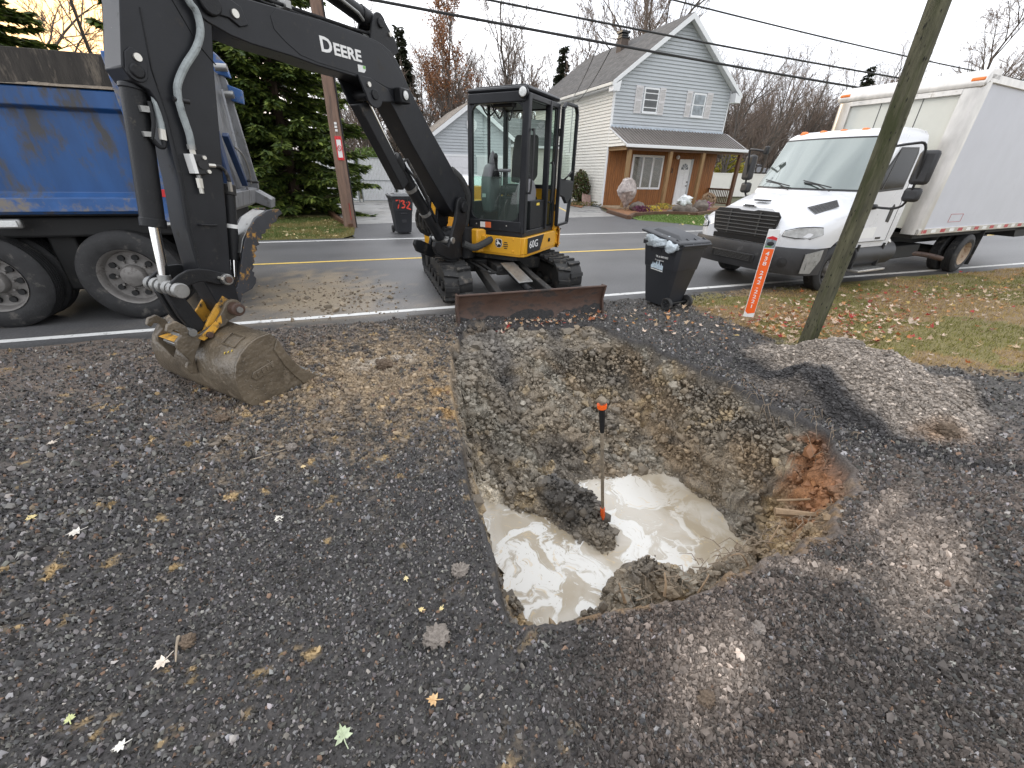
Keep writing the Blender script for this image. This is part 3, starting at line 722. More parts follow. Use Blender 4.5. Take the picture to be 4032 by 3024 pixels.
M_hose = mat('grey_hose_sleeve', (.30, .33, .33), .6, var=.3, vs=14, bump=.25, bs=120, dirt=((.07, .065, .06), .58, 18))
M_rub = mat('black_rubber', (.022, .022, .022), .62, var=.3, vs=8, bump=.2, bs=70, dirt=((.15, .135, .115), .54, 7))
M_hub = mat('black_plastic', (.016, .016, .017), .5, var=.2, vs=10)
M_grey = mat('grey_trim_plastic', (.17, .17, .18), .5, var=.1, vs=8)
M_seat = mat('seat_cloth', (.045, .046, .045), .85, var=.2, vs=30, bump=.2, bs=150)
M_glass = glass_mat('cab_glass', (.82, .95, .88), .03)
M_glass2 = glass_mat('lower_cab_glass', (.60, .78, .70), .10)
M_red = mat('red_plastic', (.55, .04, .05), .4)
M_lens = mat('lamp_lens', (.75, .76, .74), .15, var=.15, vs=40, bump=.3, bs=80)
M_wht = mat('white_decal', (.80, .80, .78), .5, var=.04)
M_bol = mat('zinc_bolt', (.62, .60, .55), .35, metal=.7, var=.1)
M_orange_dec = mat('orange_warning_decal', (.75, .16, .05), .5)
M_yel_dec = mat('yellow_warning_decal', (.80, .58, .08), .5)
M_tarm = mat('caked_black_fines', (.035, .034, .034), .9, var=.4, vs=30, bump=.8, bs=60)

BK = Vector((-1.48, 3.785, 0)); a_ = R(223.5)
FW = Vector((math.cos(a_), math.sin(a_), 0)); LT = Vector((-FW.y, FW.x, 0))     # forward, machine's left
def bp(s, z, o=0.0): return BK - FW * s + LT * o + Vector((0, 0, z))
def poly(pts, o0, o1, mb=None):
    mb = mb or MB()
    return mb.prism([bp(s, z, o0) for s, z in pts], LT * (o1 - o0))
def arc(cx, cz, r, a0, a1, n=8): return [(cx + r * math.cos(R(a0 + (a1 - a0) * i / n)), cz + r * math.sin(R(a0 + (a1 - a0) * i / n))) for i in range(n + 1)]
def pin(s, z, o0, o1, r, mb=None): return (mb or MB()).cyl(bp(s, z, o0), bp(s, z, o1), r)

EXC = thing('excavator', 'dark grey and yellow compact excavator with its bucket resting on the gravel', 'excavator', (1.95, 7.0, 0))
def part(mb, name, m, parent=EXC, **k): return mb.build(name, m, parent, world=True, **k)

# boom ---------------------------------------------------------------
boom_o = arc(.74, 2.75, .115, 250, 110, 8) + [(1.01, 2.855), (1.416, 2.875), (1.75, 2.892), (2.158, 2.896), (2.35, 2.89), (2.46, 2.872), (2.55, 2.842), (2.63, 2.785), (2.712, 2.689), (2.795, 2.57), (3.127, 2.204), (3.56, 1.776)] + [(3.86, 1.455)] + arc(3.68, 1.29, .14, 20, -110, 6) + [(3.446, 1.285), (3.124, 1.623), (2.773, 2.015), (2.50, 2.36), (2.40, 2.44), (2.28, 2.50), (2.16, 2.53), (2.045, 2.54), (1.585, 2.552), (1.34, 2.572), (1.0, 2.582), (.85, 2.60)]
boom = part(poly(boom_o, -.125, .125), 'boom', M_dk, bevel=.008)
part(poly([(s, z) for s, z in [(1.28, 2.86), (1.8, 2.875), (2.2, 2.878), (2.37, 2.868), (2.5, 2.81), (2.68, 2.66), (2.72, 2.60), (2.62, 2.50), (2.42, 2.52), (2.25, 2.555), (2.04, 2.563), (1.6, 2.575), (1.43, 2.595), (1.30, 2.66), (1.22, 2.72), (1.21, 2.80)]], .125, .129), 'side_plate', M_dk, boom, bevel=.003)
part(poly(arc(2.224, 2.424, .115, 190, 335, 8) + [(2.52, 2.40), (2.42, 2.50), (2.20, 2.56), (2.03, 2.56)], .126, .15), 'cylinder_lug', M_dk, boom, bevel=.006)
part(poly(arc(2.224, 2.424, .115, 190, 335, 8) + [(2.52, 2.40), (2.42, 2.50), (2.20, 2.56), (2.03, 2.56)], -.15, -.126), 'cylinder_lug', M_dk, boom, bevel=.006)
part(pin(2.224, 2.424, -.16, .165, .045), 'pin', M_dk2, boom, bevel=.006)
part(pin(2.155, 2.50, .15, .165, .022), 'bolt', M_bol, boom)
# boom tip boss
part(pin(.74, 2.755, -.16, .16, .075), 'pin', M_dk2, boom, bevel=.01)
part(poly([(.86, 2.70), (.93, 2.665), (1.0, 2.69), (.97, 2.79), (.86, 2.83), (.73, 2.85), (.70, 2.70)], .126, .142), 'pin_keeper', M_dk, boom, bevel=.006)
part(pin(.905, 2.735, .14, .158, .026), 'bolt', M_bol, boom)
for (s0, z0, s1, z1, o, r) in ((1.3, 2.915, 2.72, 2.945, .06, .013), (1.3, 2.93, 2.72, 2.952, .02, .013), (1.3, 2.915, 2.75, 2.955, -.04, .016)):
    part(MB().tube([bp(s0 - .4, z0 + .05, o), bp(s0, z0, o), bp(2.3, (z0 + z1) / 2 + .008, o), bp(s1, z1, o)], r, 8), 'hydraulic_pipe', M_dk2, boom)
for s in (1.42, 2.36): part(MB().box(bp(s, 2.925, .02), (.05, .16, .05), Matrix.Rotation(a_, 3, 'Z')), 'pipe_clamp', M_steel, boom)
# name on the boom side
e1 = (bp(2, 2, .13) - bp(1, 2, .13)).normalized()
M4 = frame4(bp(1.712, 2.715, .131), e1 + Vector((0, 0, .018)), (0, 0, 1))
text_mesh('D', .150, 'lettering', M_wht, M4, boom, depth=.001, bold=.004, sx=1.22)
M4 = frame4(bp(1.955, 2.708, .131), e1 + Vector((0, 0, .012)), (0, 0, 1))
text_mesh('EERE', .122, 'lettering', M_wht, M4, boom, depth=.001, bold=.004, sx=1.30)
part(MB().prism([bp(2.06, 2.645, .13), bp(2.16, 2.648, .13), bp(2.16, 2.615, .13), bp(2.135, 2.59, .13), bp(2.06, 2.588, .13)], LT * .0015), 'decal', M_lens, boom)
part(MB().prism([bp(2.125, 2.645, .1312), bp(2.157, 2.646, .1312), bp(2.157, 2.622, .1312), bp(2.125, 2.622, .1312)], LT * .0012), 'decal', mat('green_decal', (.18, .42, .10), .5), boom)
# work lamp on boom
lamp = part(MB().box(bp(2.60, 2.46, .185), (.15, .10, .14), Matrix.Rotation(a_, 3, 'Z')), 'work_lamp', M_dk2, boom, bevel=.015)
wl_c = bp(2.60, 2.465, .237)
part(MB().lathe(wl_c, LT, [(-.01, .052), (.006, .052), (.008, .044), (.002, .042)], 20), 'lamp_rim', M_hub, boom)
part(MB().lathe(wl_c, LT, [(.002, .043), (.008, .030), (.010, .0)], 18), 'lamp_lens', M_lens, boom)
# boom foot pin
part(pin(3.68, 1.29, -.23, .235, .075), 'pin', M_dk2, boom, bevel=.012)

# boom cylinder ----------------------------------------------------------
bc = part(MB().cyl(bp(2.60, 1.83), bp(3.36, .90), .075), 'boom_cylinder', M_dk2, bevel=.01)
part(MB().cyl(bp(2.224, 2.424), bp(2.62, 1.80), .036), 'rod', M_chrome, bc)
part(MB().cyl(bp(2.56, 1.88), bp(2.66, 1.755), .088), 'gland', M_dk2, bc, bevel=.008)
part(poly([(2.06, 2.33), (2.20, 2.36), (2.72, 1.62), (2.60, 1.53)], -.06, .075), 'rod_guard', M_dk2, bc, bevel=.012)
part(MB().tube([bp(2.66, 1.78, .09), bp(2.80, 1.65, .11), bp(3.0, 1.40, .10), bp(3.2, 1.12, .09)], .014, 8), 'hydraulic_pipe', M_dk, bc)
part(MB().tube([bp(2.63, 1.82, .07), bp(2.68, 1.86, .1), bp(2.84, 1.62, .13), bp(2.98, 1.42, .13)], .02, 8), 'hydraulic_hose', M_rub, bc)
for t in (.3, .62): part(MB().cyl(bp(2.6 + .76 * t - .01, 1.83 - .93 * t + .015, .0), bp(2.6 + .76 * t + .02, 1.83 - .93 * t - .02, .0), .082), 'clamp_band', M_steel, bc)
# arm cylinder -----------------------------------------------------------
ac = part(MB().cyl(bp(2.36, 3.075), bp(1.55, 3.24), .072), 'arm_cylinder', M_dk2, bevel=.01)
part(MB().cyl(bp(1.57, 3.236), bp(.96, 3.33), .036), 'rod', M_chrome, ac)
part(MB().cyl(bp(2.40, 3.07), bp(2.30, 3.09), .08), 'end_cap', M_dk2, ac)
part(MB().tube([bp(1.5, 3.20, .09), bp(1.9, 3.13, .09), bp(2.2, 3.06, .085), bp(2.28, 3.03, .06)], .014, 8), 'hydraulic_pipe', M_steel, ac)
for o0, o1 in ((.075, .105), (-.105, -.075)):
    part(poly([(2.30, 2.89), (2.35, 3.02)] + arc(2.46, 3.045, .085, 150, 20, 7) + [(2.66, 2.96), (2.70, 2.86), (2.60, 2.80)], o0, o1), 'cylinder_lug', M_dk2, boom, bevel=.006)
part(pin(2.46, 3.045, -.125, .125, .04), 'pin', M_dk2, boom, bevel=.006)
part(pin(2.585, 2.985, .105, .12, .02), 'bolt', M_bol, boom)

# arm --------------------------------------------------------------------
arm_o = [(.30, 3.30), (.78, 3.42), (1.0, 3.36), (1.02, 3.27), (.86, 2.78), (.736, 2.634), (.667, 2.374), (.574, 1.929), (.486, 1.519), (.373, 1.013)] + arc(.278, .69, .085, 10, -190, 8) + [(.13, 1.00), (.147, 1.329), (.202, 1.66), (.229, 2.0), (.225, 2.12), (.20, 2.18)] + [(.12, 2.22), (.09, 2.29), (.20, 2.63)]
arm = part(poly(arm_o, -.115, .115), 'arm', M_dk, bevel=.008)
part(MB().tube([bp(.30, 2.62, .116), bp(.255, 2.30, .116), bp(.26, 2.05, .116), bp(.235, 1.7, .116), bp(.175, 1.34, .116), bp(.15, 1.05, .116)], .006, 6), 'weld_seam', M_dk2, arm)
part(MB().tube([bp(.47, 2.80, .116), bp(.60, 2.50, .116), bp(.685, 2.40, .116)], .005, 6), 'weld_seam', M_dk2, arm)
part(poly(arc(.16, 2.277, .06, 180, 360, 8) + [(.235, 2.335), (.215, 2.385), (.165, 2.40), (.13, 2.37)], .116, .128), 'pin_keeper', M_dk, arm, bevel=.004)
part(pin(.162, 2.277, -.135, .140, .042), 'pin', M_dk2, arm, bevel=.01)
part(pin(.186, 2.35, .126, .144, .022), 'bolt', M_bol, arm)
part(MB().tube([bp(.235, 1.349, .12), bp(.24, 1.349, .145), bp(.352, 1.337, .145), bp(.357, 1.336, .12)], .008, 8), 'grab_loop', M_dk2, arm)
hz = [(.575, 2.86), (.591, 2.727), (.623, 2.675), (.618, 2.578), (.558, 2.47), (.451, 2.353), (.375, 2.252), (.347, 2.182), (.338, 2.079), (.343, 1.95), (.334, 1.875)]
def smooth_path(pts, k=4):
    P = [Vector(p) for p in pts]; out = []
    for i in range(len(P) - 1):
        p0, p1, p2, p3 = P[max(i - 1, 0)], P[i], P[i + 1], P[min(i + 2, len(P) - 1)]
        for j in range(k):
            t = j / k
            out.append(.5 * ((2 * p1) + (p2 - p0) * t + (2 * p0 - 5 * p1 + 4 * p2 - p3) * t * t + (3 * p1 - p0 - 3 * p2 + p3) * t ** 3))
    return out + [P[-1]]
part(MB().tube(smooth_path([bp(s, z, .155) for s, z in hz]), .023, 10), 'sleeved_hose', M_hose, arm)
part(MB().tube([bp(.334, 1.88, .15), bp(.333, 1.85, .15)], .027, 10), 'hose_fitting', M_steel, arm)
part(MB().tube([bp(.333, 1.85, .15), bp(.333, 1.80, .15)], .02, 6), 'hose_fitting', M_bol, arm)
part(MB().cyl(bp(.31, 2.148, .155), bp(.405, 2.142, .155), .016), 'hose_clamp', M_hub, arm)
vb = part(MB().box(bp(.345, 1.755, .155), (.11, .07, .13), Matrix.Rotation(a_, 3, 'Z')), 'valve_block', M_hub, arm, bevel=.006)
part(MB().box(bp(.296, 1.76, .157), (.026, .075, .125), Matrix.Rotation(a_, 3, 'Z')), 'valve_plate', M_wht, vb)
part(pin(.350, 1.755, .18, .2, .03), 'valve_cap', M_hub, vb)
for q in ((.375, 1.80), (.38, 1.71)): part(pin(q[0], q[1], .185, .205, .013), 'bolt', M_bol, vb)
part(MB().tube([bp(.325, 1.69, .155), bp(.318, 1.66, .155)], .014, 8), 'coupling', M_steel, vb)
part(MB().tube([bp(.318, 1.665, .155), bp(.311, 1.60, .155)], [.023, .021], 6), 'coupling', M_bol, vb)
part(MB().tube([bp(.311, 1.60, .155), bp(.308, 1.565, .155)], .015, 8), 'coupling', M_bol, vb)
part(MB().tube([bp(.40, 1.753, .155), bp(.46, 1.75, .15)], .014, 8), 'hose_fitting', M_bol, arm)
part(MB().tube(smooth_path([bp(.46, 1.75, .15), bp(.505, 1.742, .14), bp(.545, 1.70, .12), bp(.562, 1.63, .10), bp(.56, 1.57, .09)]), .013, 8), 'hydraulic_hose', M_rub, arm)
part(MB().tube([bp(.562, 1.64, .10), bp(.558, 1.57, .09)], .017, 6), 'hose_fitting', M_bol, arm)

# bucket cylinder ------------------------------------------------------------
kc = part(MB().cyl(bp(.165, 2.19), bp(-.002, 1.372), .072), 'bucket_cylinder', M_dk2, bevel=.008)
part(MB().tube([bp(.170, 2.21), bp(.164, 2.18)], .080, 16), 'end_cap', M_dk, kc, bevel=.006)
part(MB().cyl(bp(.005, 1.405), bp(-.008, 1.345), .078), 'gland', M_dk2, kc, bevel=.006)
part(MB().cyl(bp(0, 1.38), bp(-.060, .98), .033), 'rod', M_chrome, kc)
part(MB().cyl(bp(-.056, 1.01), bp(-.066, .95), .042), 'rod_eye', M_steel, kc)
part(MB().cyl(bp(.19, 2.50), bp(.165, 2.20), .032), 'rod_eye', M_steel, kc)
part(MB().tube(smooth_path([bp(.19, 2.12, .09), bp(.17, 2.0, .1), bp(.13, 1.9, .09)]), .012, 8), 'hydraulic_pipe', M_dk2, kc)
part(MB().tube([bp(.235, 2.17, .085), bp(.215, 2.0, .095), bp(.205, 1.95, .095)], .021, 10), 'sleeved_hose', M_hose, kc)
part(MB().tube([bp(.207, 1.965, .095), bp(.196, 1.90, .095)], .024, 6), 'hose_fitting', M_bol, kc)
part(MB().tube(smooth_path([bp(.196, 1.90, .095), bp(.19, 1.865, .095), bp(.165, 1.86, .085), bp(.14, 1.90, .08)]), .016, 8), 'elbow', M_dk2, kc)
part(MB().box(bp(.150, 2.075, .075), (.05, .05, .035), Matrix.Rotation(a_, 3, 'Z')), 'pipe_clamp', M_steel, kc)
part(MB().box(bp(.118, 1.93, .075), (.05, .05, .03), Matrix.Rotation(a_, 3, 'Z')), 'pipe_clamp', M_steel, kc)
# linkage
lk_o = [(-.125, .945), (-.09, .985), (-.03, 1.022), (.04, 1.048), (.12, 1.045), (.20, 1.02), (.27, .985)] + arc(.283, .933, .05, 80, -100, 6) + [(.21, .905), (.15, .935), (.09, .95), (.03, .94), (-.02, .91), (-.06, .875), (-.11, .885)]
for o0, o1 in ((.135, .165), (-.165, -.135)): part(poly(lk_o, o0, o1), 'side_link', M_dk2, bevel=.006)
part(pin(.283, .933, -.20, .20, .045), 'pin', M_steel, bevel=.008)
lp = part(pin(-.075, .925, -.235, .225, .036), 'link_pin', M_steel, bevel=.008)
for o in (-.21, -.125, -.04, .05, .12, .19): part(pin(-.075, .925, o, o + .045, .056), 'collar', M_steel, lp, bevel=.006)
part(pin(.283, .933, .20, .215, .025), 'pin_end', M_rust, lp)
part(pin(.235, .955, .165, .215, .012), 'bolt', M_bol, lp)
for o0, o1 in ((-.095, -.035), (.035, .095)): part(poly([(-.125, .90), (-.03, .90), (.0, .80), (.07, .58), (-.03, .54), (-.09, .70)], o0, o1), 'bucket_link', M_dk2, bevel=.01)

# bucket ------------------------------------------------------------------
bo = [(.60, .015), (.40, .0)] + [(.10, -.004), (.02, .002), (-.045, .035), (-.085, .10), (-.10, .19), (-.095, .30), (-.06, .40), (.0, .475), (.08, .53), (.16, .557), (.26, .56)]
mouth = [(.30, .50), (.345, .36), (.40, .24), (.48, .13), (.60, .03)]
def bucket_shell():
    mb = MB(); o0, o1 = -.63, .60; inn = []
    for i, (s, z) in enumerate(bo):
        inn.append((s * .93 + .03, max(.02, z * .94 + .012)))
    ring = bo + inn[::-1]
    mb.loft([[bp(s, z, o) for s, z in ring] for o in (o0, o1)])
    return mb
bucket = part(bucket_shell(), 'bucket', M_bucket, bevel=.004, smooth=50)
for o0, o1 in ((.585, .612), (-.642, -.615)): part(poly(bo + mouth, o0, o1), 'side_plate', M_bucket, bucket, bevel=.004)
part(MB().prism([bp(s, z, .613) for s, z in [(.30, .50), (.345, .36), (.40, .24), (.48, .13), (.60, .03), (.60, .013), (.44, .012), (.36, .14), (.30, .26), (.25, .42)]], LT * .012), 'cutter_plate', M_bucket, bucket, bevel=.004)
part(MB().prism([bp(s, z, -.645) for s, z in [(.56, .0), (.66, .008), (.66, .022), (.56, .03)]], LT * 1.27), 'cutting_edge', M_steel, bucket, bevel=.003)
# raised badge plate on the side
bd = part(MB().prism([bp(s, z, .613) for s, z in [(.02, .26), (.05, .225), (.22, .265), (.22, .335), (.04, .30)]], LT * .010), 'raised_badge', M_bucket, bucket, bevel=.004)
for i in range(4): part(MB().box(bp(.075 + .042 * i, .272 + .010 * i, .627), (.022, .008, .04), Matrix.Rotation(a_, 3, 'Z')), 'raised_mark', M_bucket, bd, bevel=.003)
for (p, q) in ((((.12, .552), .34), ((.12, .552), .50)), (((.12, .552), .50), ((.02, .492), .50)), (((.02, .492), .50), ((.02, .492), .34)), (((.02, .492), .34), ((.12, .552), .34))):
    part(MB().beam(bp(p[0][0], p[0][1] + .006, p[1]), bp(q[0][0], q[0][1] + .006, q[1]), .010, .010), 'weld_seam', M_bucket, bucket)
for k in range(3): part(MB().box(bp(-.025 + .014 * k, .452 + .012 * k, .43 + .03 * k), (.012, .03, .004), Matrix.Rotation(a_ - .6, 3, 'Z') @ Matrix.Rotation(.9, 3, 'Y')), 'stencil_mark', M_yel_dec, bucket)
# mud splats on the side
for i in range(60):
    s = random.uniform(-.04, .40); z = random.uniform(.05, .5)
    if z > .52 - s * .9 or s < -.06: continue
    part(MB().ball(bp(s, z, .613), (.008, .008, .008), 6, 4), 'mud_spot', M_bucket, bucket) if i < 34 else None
# lifting eye on the back
part(poly([(-.105, .22), (-.16, .24), (-.175, .30), (-.15, .345), (-.09, .35)], .055, .085), 'lifting_eye', M_bucket, bucket, bevel=.008)
# coupler ears
ear = [(-.15, .335), (-.10, .42), (-.04, .50), (.02, .545)] + [(.17, .57), (.215, .60)] + arc(.277, .69, .075, -60, 165, 8) + [(.10, .60), (.05, .585), (-.03, .555), (-.085, .585), (-.105, .65), (-.15, .70), (-.21, .69), (-.235, .645), (-.215, .62), (-.185, .645), (-.15, .63), (-.15, .585), (-.20, .55), (-.21, .50), (-.17, .40)]
for o0, o1 in ((.125, .160), (-.16, -.125)): part(poly(ear, o0, o1), 'coupler_ear', M_bucket, bucket, bevel=.005)
for o0, o1 in ((.095, .122), (-.122, -.095)):
    part(poly([(-.10, .53), (.02, .56), (.10, .66), (.24, .80), (.30, .74), (.22, .60), (.06, .53)], o0, o1), 'yellow_ear', M_wornyel, bucket, bevel=.005)
part(MB().prism([bp(s, z, .161) for s, z in [(-.055, .53), (.03, .575), (.16, .66), (.15, .60), (.075, .54), (-.02, .50)]], LT * .006), 'yellow_plate', M_wornyel, bucket)
part(pin(.03, .535, .16, .19, .026), 'bolt', M_rust, bucket, bevel=.004)
part(poly([(-.20, .54), (-.10, .50), (.04, .52), (.05, .545), (-.10, .55)], -.12, .12), 'coupler_body', M_wornyel, bucket, bevel=.004)
part(pin(-.075, .585, -.17, .17, .03), 'pin', M_steel, bucket)
part(pin(.277, .69, -.21, .235, .055), 'pin', M_rust, bucket, bevel=.01)
part(pin(.277, .69, .235, .25, .025), 'pin_end', M_steel, bucket)
part(MB().box(bp(-.135, .515, .02), (.10, .22, .05), Matrix.Rotation(a_, 3, 'Z') @ Matrix.Rotation(.5, 3, 'Y')), 'lock_bar', M_steel, bucket, bevel=.006)
# thumb ----------------------------------------------------------------------
th = [(.25, .73), (.277, .62), (.345, .66), (.38, .725), (.406, .772), (.50, .80), (.545, .84), (.56, .879)]
th += [(.545, .905), (.558, .93), (.54, .946), (.565, .975), (.562, 1.0), (.585, 1.015), (.584, 1.045), (.612, 1.06), (.60, 1.09), (.635, 1.11), (.631, 1.14), (.665, 1.15), (.66, 1.19), (.70, 1.195), (.705, 1.23), (.745, 1.235), (.755, 1.265), (.80, 1.27), (.82, 1.305), (.87, 1.32), (.898, 1.361)]
th += [(.946, 1.382), (.921, 1.42), (.86, 1.423), (.811, 1.414), (.691, 1.359), (.61, 1.28), (.55, 1.20), (.50, 1.10), (.463, 1.008), (.43, .93), (.38, .84), (.302, .796)]
thumb = part(poly(th, .085, .112), 'thumb_plate', M_thumb, bevel=.004)
part(poly(th, -.112, -.085), 'thumb_plate', M_thumb, bevel=.004)
part(poly([(.50, 1.10), (.55, 1.21), (.69, 1.365), (.80, 1.415), (.82, 1.40), (.70, 1.33), (.58, 1.20), (.52, 1.08)], -.084, .084), 'thumb_web', M_steel, thumb, bevel=.003)
part(poly([(.45, .90), (.52, 1.06), (.54, 1.04), (.48, .89)], -.084, .084), 'thumb_web', M_thumb, thumb)
tcyl = part(MB().cyl(bp(.585, 1.55), bp(.475, 1.04), .048), 'thumb_cylinder', M_dk2, bevel=.006)
part(MB().cyl(bp(.535, 1.32), bp(.528, 1.29), .051), 'band', M_wht, tcyl)
part(MB().cyl(bp(.475, 1.04), bp(.44, .90), .026), 'rod', M_chrome, tcyl)
part(MB().cyl(bp(.60, 1.62), bp(.585, 1.54), .055), 'end_cap', M_under, tcyl, bevel=.006)

# swing post -------------------------------------------------------------
po = [(3.30, .80), (3.42, 1.0), (3.50, 1.14), (3.53, 1.27)] + arc(3.67, 1.29, .135, 160, -20, 8) + [(3.76, 1.05), (3.66, .93), (3.61, .85), (3.60, .60), (3.42, .60), (3.30, .62), (3.02, .74), (2.97, .84), (3.0, .90), (3.12, .88)]
for o0, o1 in ((.14, .19), (-.19, -.14)): part(poly(po, o0, o1), 'swing_bracket', M_dk2, bevel=.012)
part(poly([(3.35, .62), (3.72, .58), (3.72, .95), (3.50, 1.0), (3.40, .80)], -.14, .14), 'swing_casting', M_dk2, bevel=.02)
part(MB().cyl(bp(3.60, .54), bp(3.60, 1.02), .12), 'swing_pin', M_dk2, bevel=.01)
part(pin(3.40, .87, -.2, .2, .05), 'pin', M_steel, bevel=.01)
for i in range(5):
    o = -.1 + .05 * i
    part(MB().tube(smooth_path([bp(3.5, 1.55 - .03 * i, -.16 + o * .3), bp(3.38, 1.25, -.28 - o), bp(3.45, .95, -.32 - o), bp(3.75, .82, -.25 + o), bp(4.0, .85, -.2 + o)]), .024, 8), 'hydraulic_hose', M_rub)
part(MB().tube(smooth_path([bp(3.62, .80, .22), bp(3.75, .74, .32), bp(3.92, .80, .42), bp(4.05, .86, .48)]), .052, 10), 'hose_bundle', M_seat)
part(MB().tube(smooth_path([bp(3.72, 1.75, -.02), bp(3.90, 1.62, .02), bp(4.05, 1.38, .03), bp(4.02, 1.10, .0), bp(3.9, .9, -.02)]), .065, 10), 'hose_bundle', M_seat)

# upper structure: frame (f forward, l left, z) from the turntable centre -------------
CT = Vector((1.95, 7.0, 0))
def up_(f, l, z): return CT + FW * f + LT * l + Vector((0, 0, z))
def loopU(pts, z0, z1, mb=None): return (mb or MB()).prism([up_(f, l, z0) for f, l in pts], (0, 0, z1 - z0))
RZ = Matrix.Rotation(a_, 3, 'Z')
def ubox(f, l, z, df, dl, dz, mb=None): return (mb or MB()).box(up_(f, l, z), (df, dl, dz), RZ)
def rear_arc(r, n=10): return [(-r * math.cos(R(-62 + 124 * i / n)), r * math.sin(R(-62 + 124 * i / n))) for i in range(n + 1)]
skirt = [(.70, .22), (.70, .93), (.66, .99), (.58, 1.01), (-.70, 1.0)] + [(f, l) for f, l in rear_arc(1.18)][::-1] + [(.45, -1.0), (.62, -.92), (.62, -.24)]
house = part(loopU(skirt, .66, .90), 'revolving_frame', M_yellow, bevel=.02)
part(loopU([(f * .985, l * .985) for f, l in skirt], .62, .66), 'lower_rail', M_yellow, house, bevel=.008)
part(loopU([(f * .8, l * .8) for f, l in skirt], .53, .62), 'belly_plate', M_under, house)
part(loopU([(.80, -.2), (.80, .25), (.55, .42), (.4, -.3)], .64, .98), 'boom_mount', M_yellow, house, bevel=.02)
part(MB().cyl(up_(.78, 0, .55), up_(.78, 0, 1.0), .16), 'mount_collar', M_dk2, house, bevel=.01)
part(loopU([(.70, .3), (.712, .3), (.712, .95), (.70, .95)], .655, .90), 'front_cover', M_yellow, house, bevel=.004)
part(ubox(.715, .30, .84, .05, .14, .10), 'bracket', M_yellow, house, bevel=.01)
for l, z in ((.42, .87), (.42, .70), (.82, .87), (.82, .70)): part(MB().cyl(up_(.71, l, z), up_(.722, l, z), .018), 'bolt', M_yellow, house, bevel=.004)
for k in range(4): part(ubox(.714, .70, .735 + .028 * k, .006, .075 if k in (1, 2) else .05, .012), 'vent_slot', M_hub, house)
# engine hood, counterweight, right side tank
part(loopU([(-.50, 1.0), (-.70, .98)] + rear_arc(1.17)[::-1] + [(-.45, -.98), (-.45, .98)], .90, 1.52), 'engine_hood', M_yellow, house, bevel=.03)
part(loopU([(.45, -.25), (.50, -.93), (-.45, -.97), (-.45, -.08)], .90, 1.32), 'side_cover', M_yellow, house, bevel=.04)
# leaping deer badge
bc_ = up_(.714, .58, .80); bx, by = -LT * -1.0, Vector((0, 0, 1))
def badge(pts, m, name, off, parent): return part(MB().prism([bc_ + FW * off + LT * p[0] + Vector((0, 0, p[1])) for p in pts], FW * .003), name, m, parent)
rr = [(.06, -.03), (.056, .045), (.04, .062), (-.04, .062), (-.056, .045), (-.06, -.03), (-.03, -.062), (.03, -.062)]
bdg = badge(rr, M_wht, 'badge', .0, house)
badge([(x * .9, y * .9) for x, y in rr], M_hub, 'badge_field', .003, bdg)
badge([(-.045, -.03), (-.03, -.015), (-.035, .005), (-.02, .015), (-.022, .03), (-.035, .04), (-.02, .042), (-.015, .055), (-.008, .04), (.0, .028), (.012, .012), (.03, .0), (.045, -.03), (.03, -.018), (.02, -.012), (.0, -.008), (-.015, -.03), (-.04, -.045), (-.018, -.022), (-.022, -.01)], M_wht, 'leaping_deer', .006, bdg)
# model stripe on the left side
sw = lambda f, z: up_(f, 1.012, z)
part(MB().prism([sw(.60, .67), sw(.60, .89), sw(.02, .89), sw(.16, .67)], LT * .004), 'model_stripe', M_hub, house)
text_mesh('60G', .150, 'lettering', M_wht, frame4(up_(.40, 1.018, .785), -FW, (0, 0, 1)), house, depth=.001, bold=.001, sx=1.2)
for f, z in ((-.2, .78), (-.52, .84), (-.52, .70)): part(MB().cyl(up_(f, 1.0, z), up_(f, 1.02, z), .03 if f > -.3 else .018), 'bolt', M_dk2 if f > -.3 else M_yellow, house)

# cab -----------------------------------------------------------------------
cab = part(loopU([(.68, .02), (.68, .95), (-.46, .95), (-.46, .02)], .90, .985), 'cab_floor', M_dk, bevel=.01)
def post(p, q, w=.07, d=.07, name='cab_post', m=M_dk): return part(MB().beam(up_(*p), up_(*q), w, d, FW), name, m, cab, bevel=.012)
post((.64, .05, .95), (.58, .05, 2.68)); post((.64, .93, .95), (.58, .93, 2.66), .10, .09)
post((-.12, .93, .95), (-.12, .93, 2.66), .09, .06); post((-.43, .93, .95), (-.43, .93, 2.66)); post((-.43, .05, .95), (-.43, .05, 2.66))
def bar(p, q, w=.07, h=.07): return part(MB().beam(up_(*p), up_(*q), w, h), 'cab_rail', M_dk, cab, bevel=.012)
bar((.60, .05, 2.62), (.60, .93, 2.62), .08, .12); bar((.67, .05, 1.04), (.67, .93, 1.04), .05, .15); bar((-.43, .05, 1.55), (-.43, .93, 1.55), .05, .06)
bar((.60, .93, 2.63), (-.43, .93, 2.63)); bar((.60, .05, 2.63), (-.43, .05, 2.63)); bar((-.43, .05, 2.62), (-.43, .93, 2.62)); bar((.62, .05, 1.15), (-.43, .05, 1.15), .05, .4); bar((.1, .05, 1.35), (.1, .05, 2.6), .045, .045)
part(loopU([(.63, .02), (.63, .96), (-.46, .96), (-.46, .02)], 2.68, 2.74), 'cab_roof', M_dk, cab, bevel=.03)
part(loopU([(.55, .10), (.55, .88), (-.36, .88), (-.36, .10)], 2.74, 2.765), 'roof_panel', M_dk, cab, bevel=.012)
part(loopU([(.55, .10), (.55, .86), (-.38, .86), (-.38, .10)], 2.60, 2.68), 'headliner', M_hub, cab)
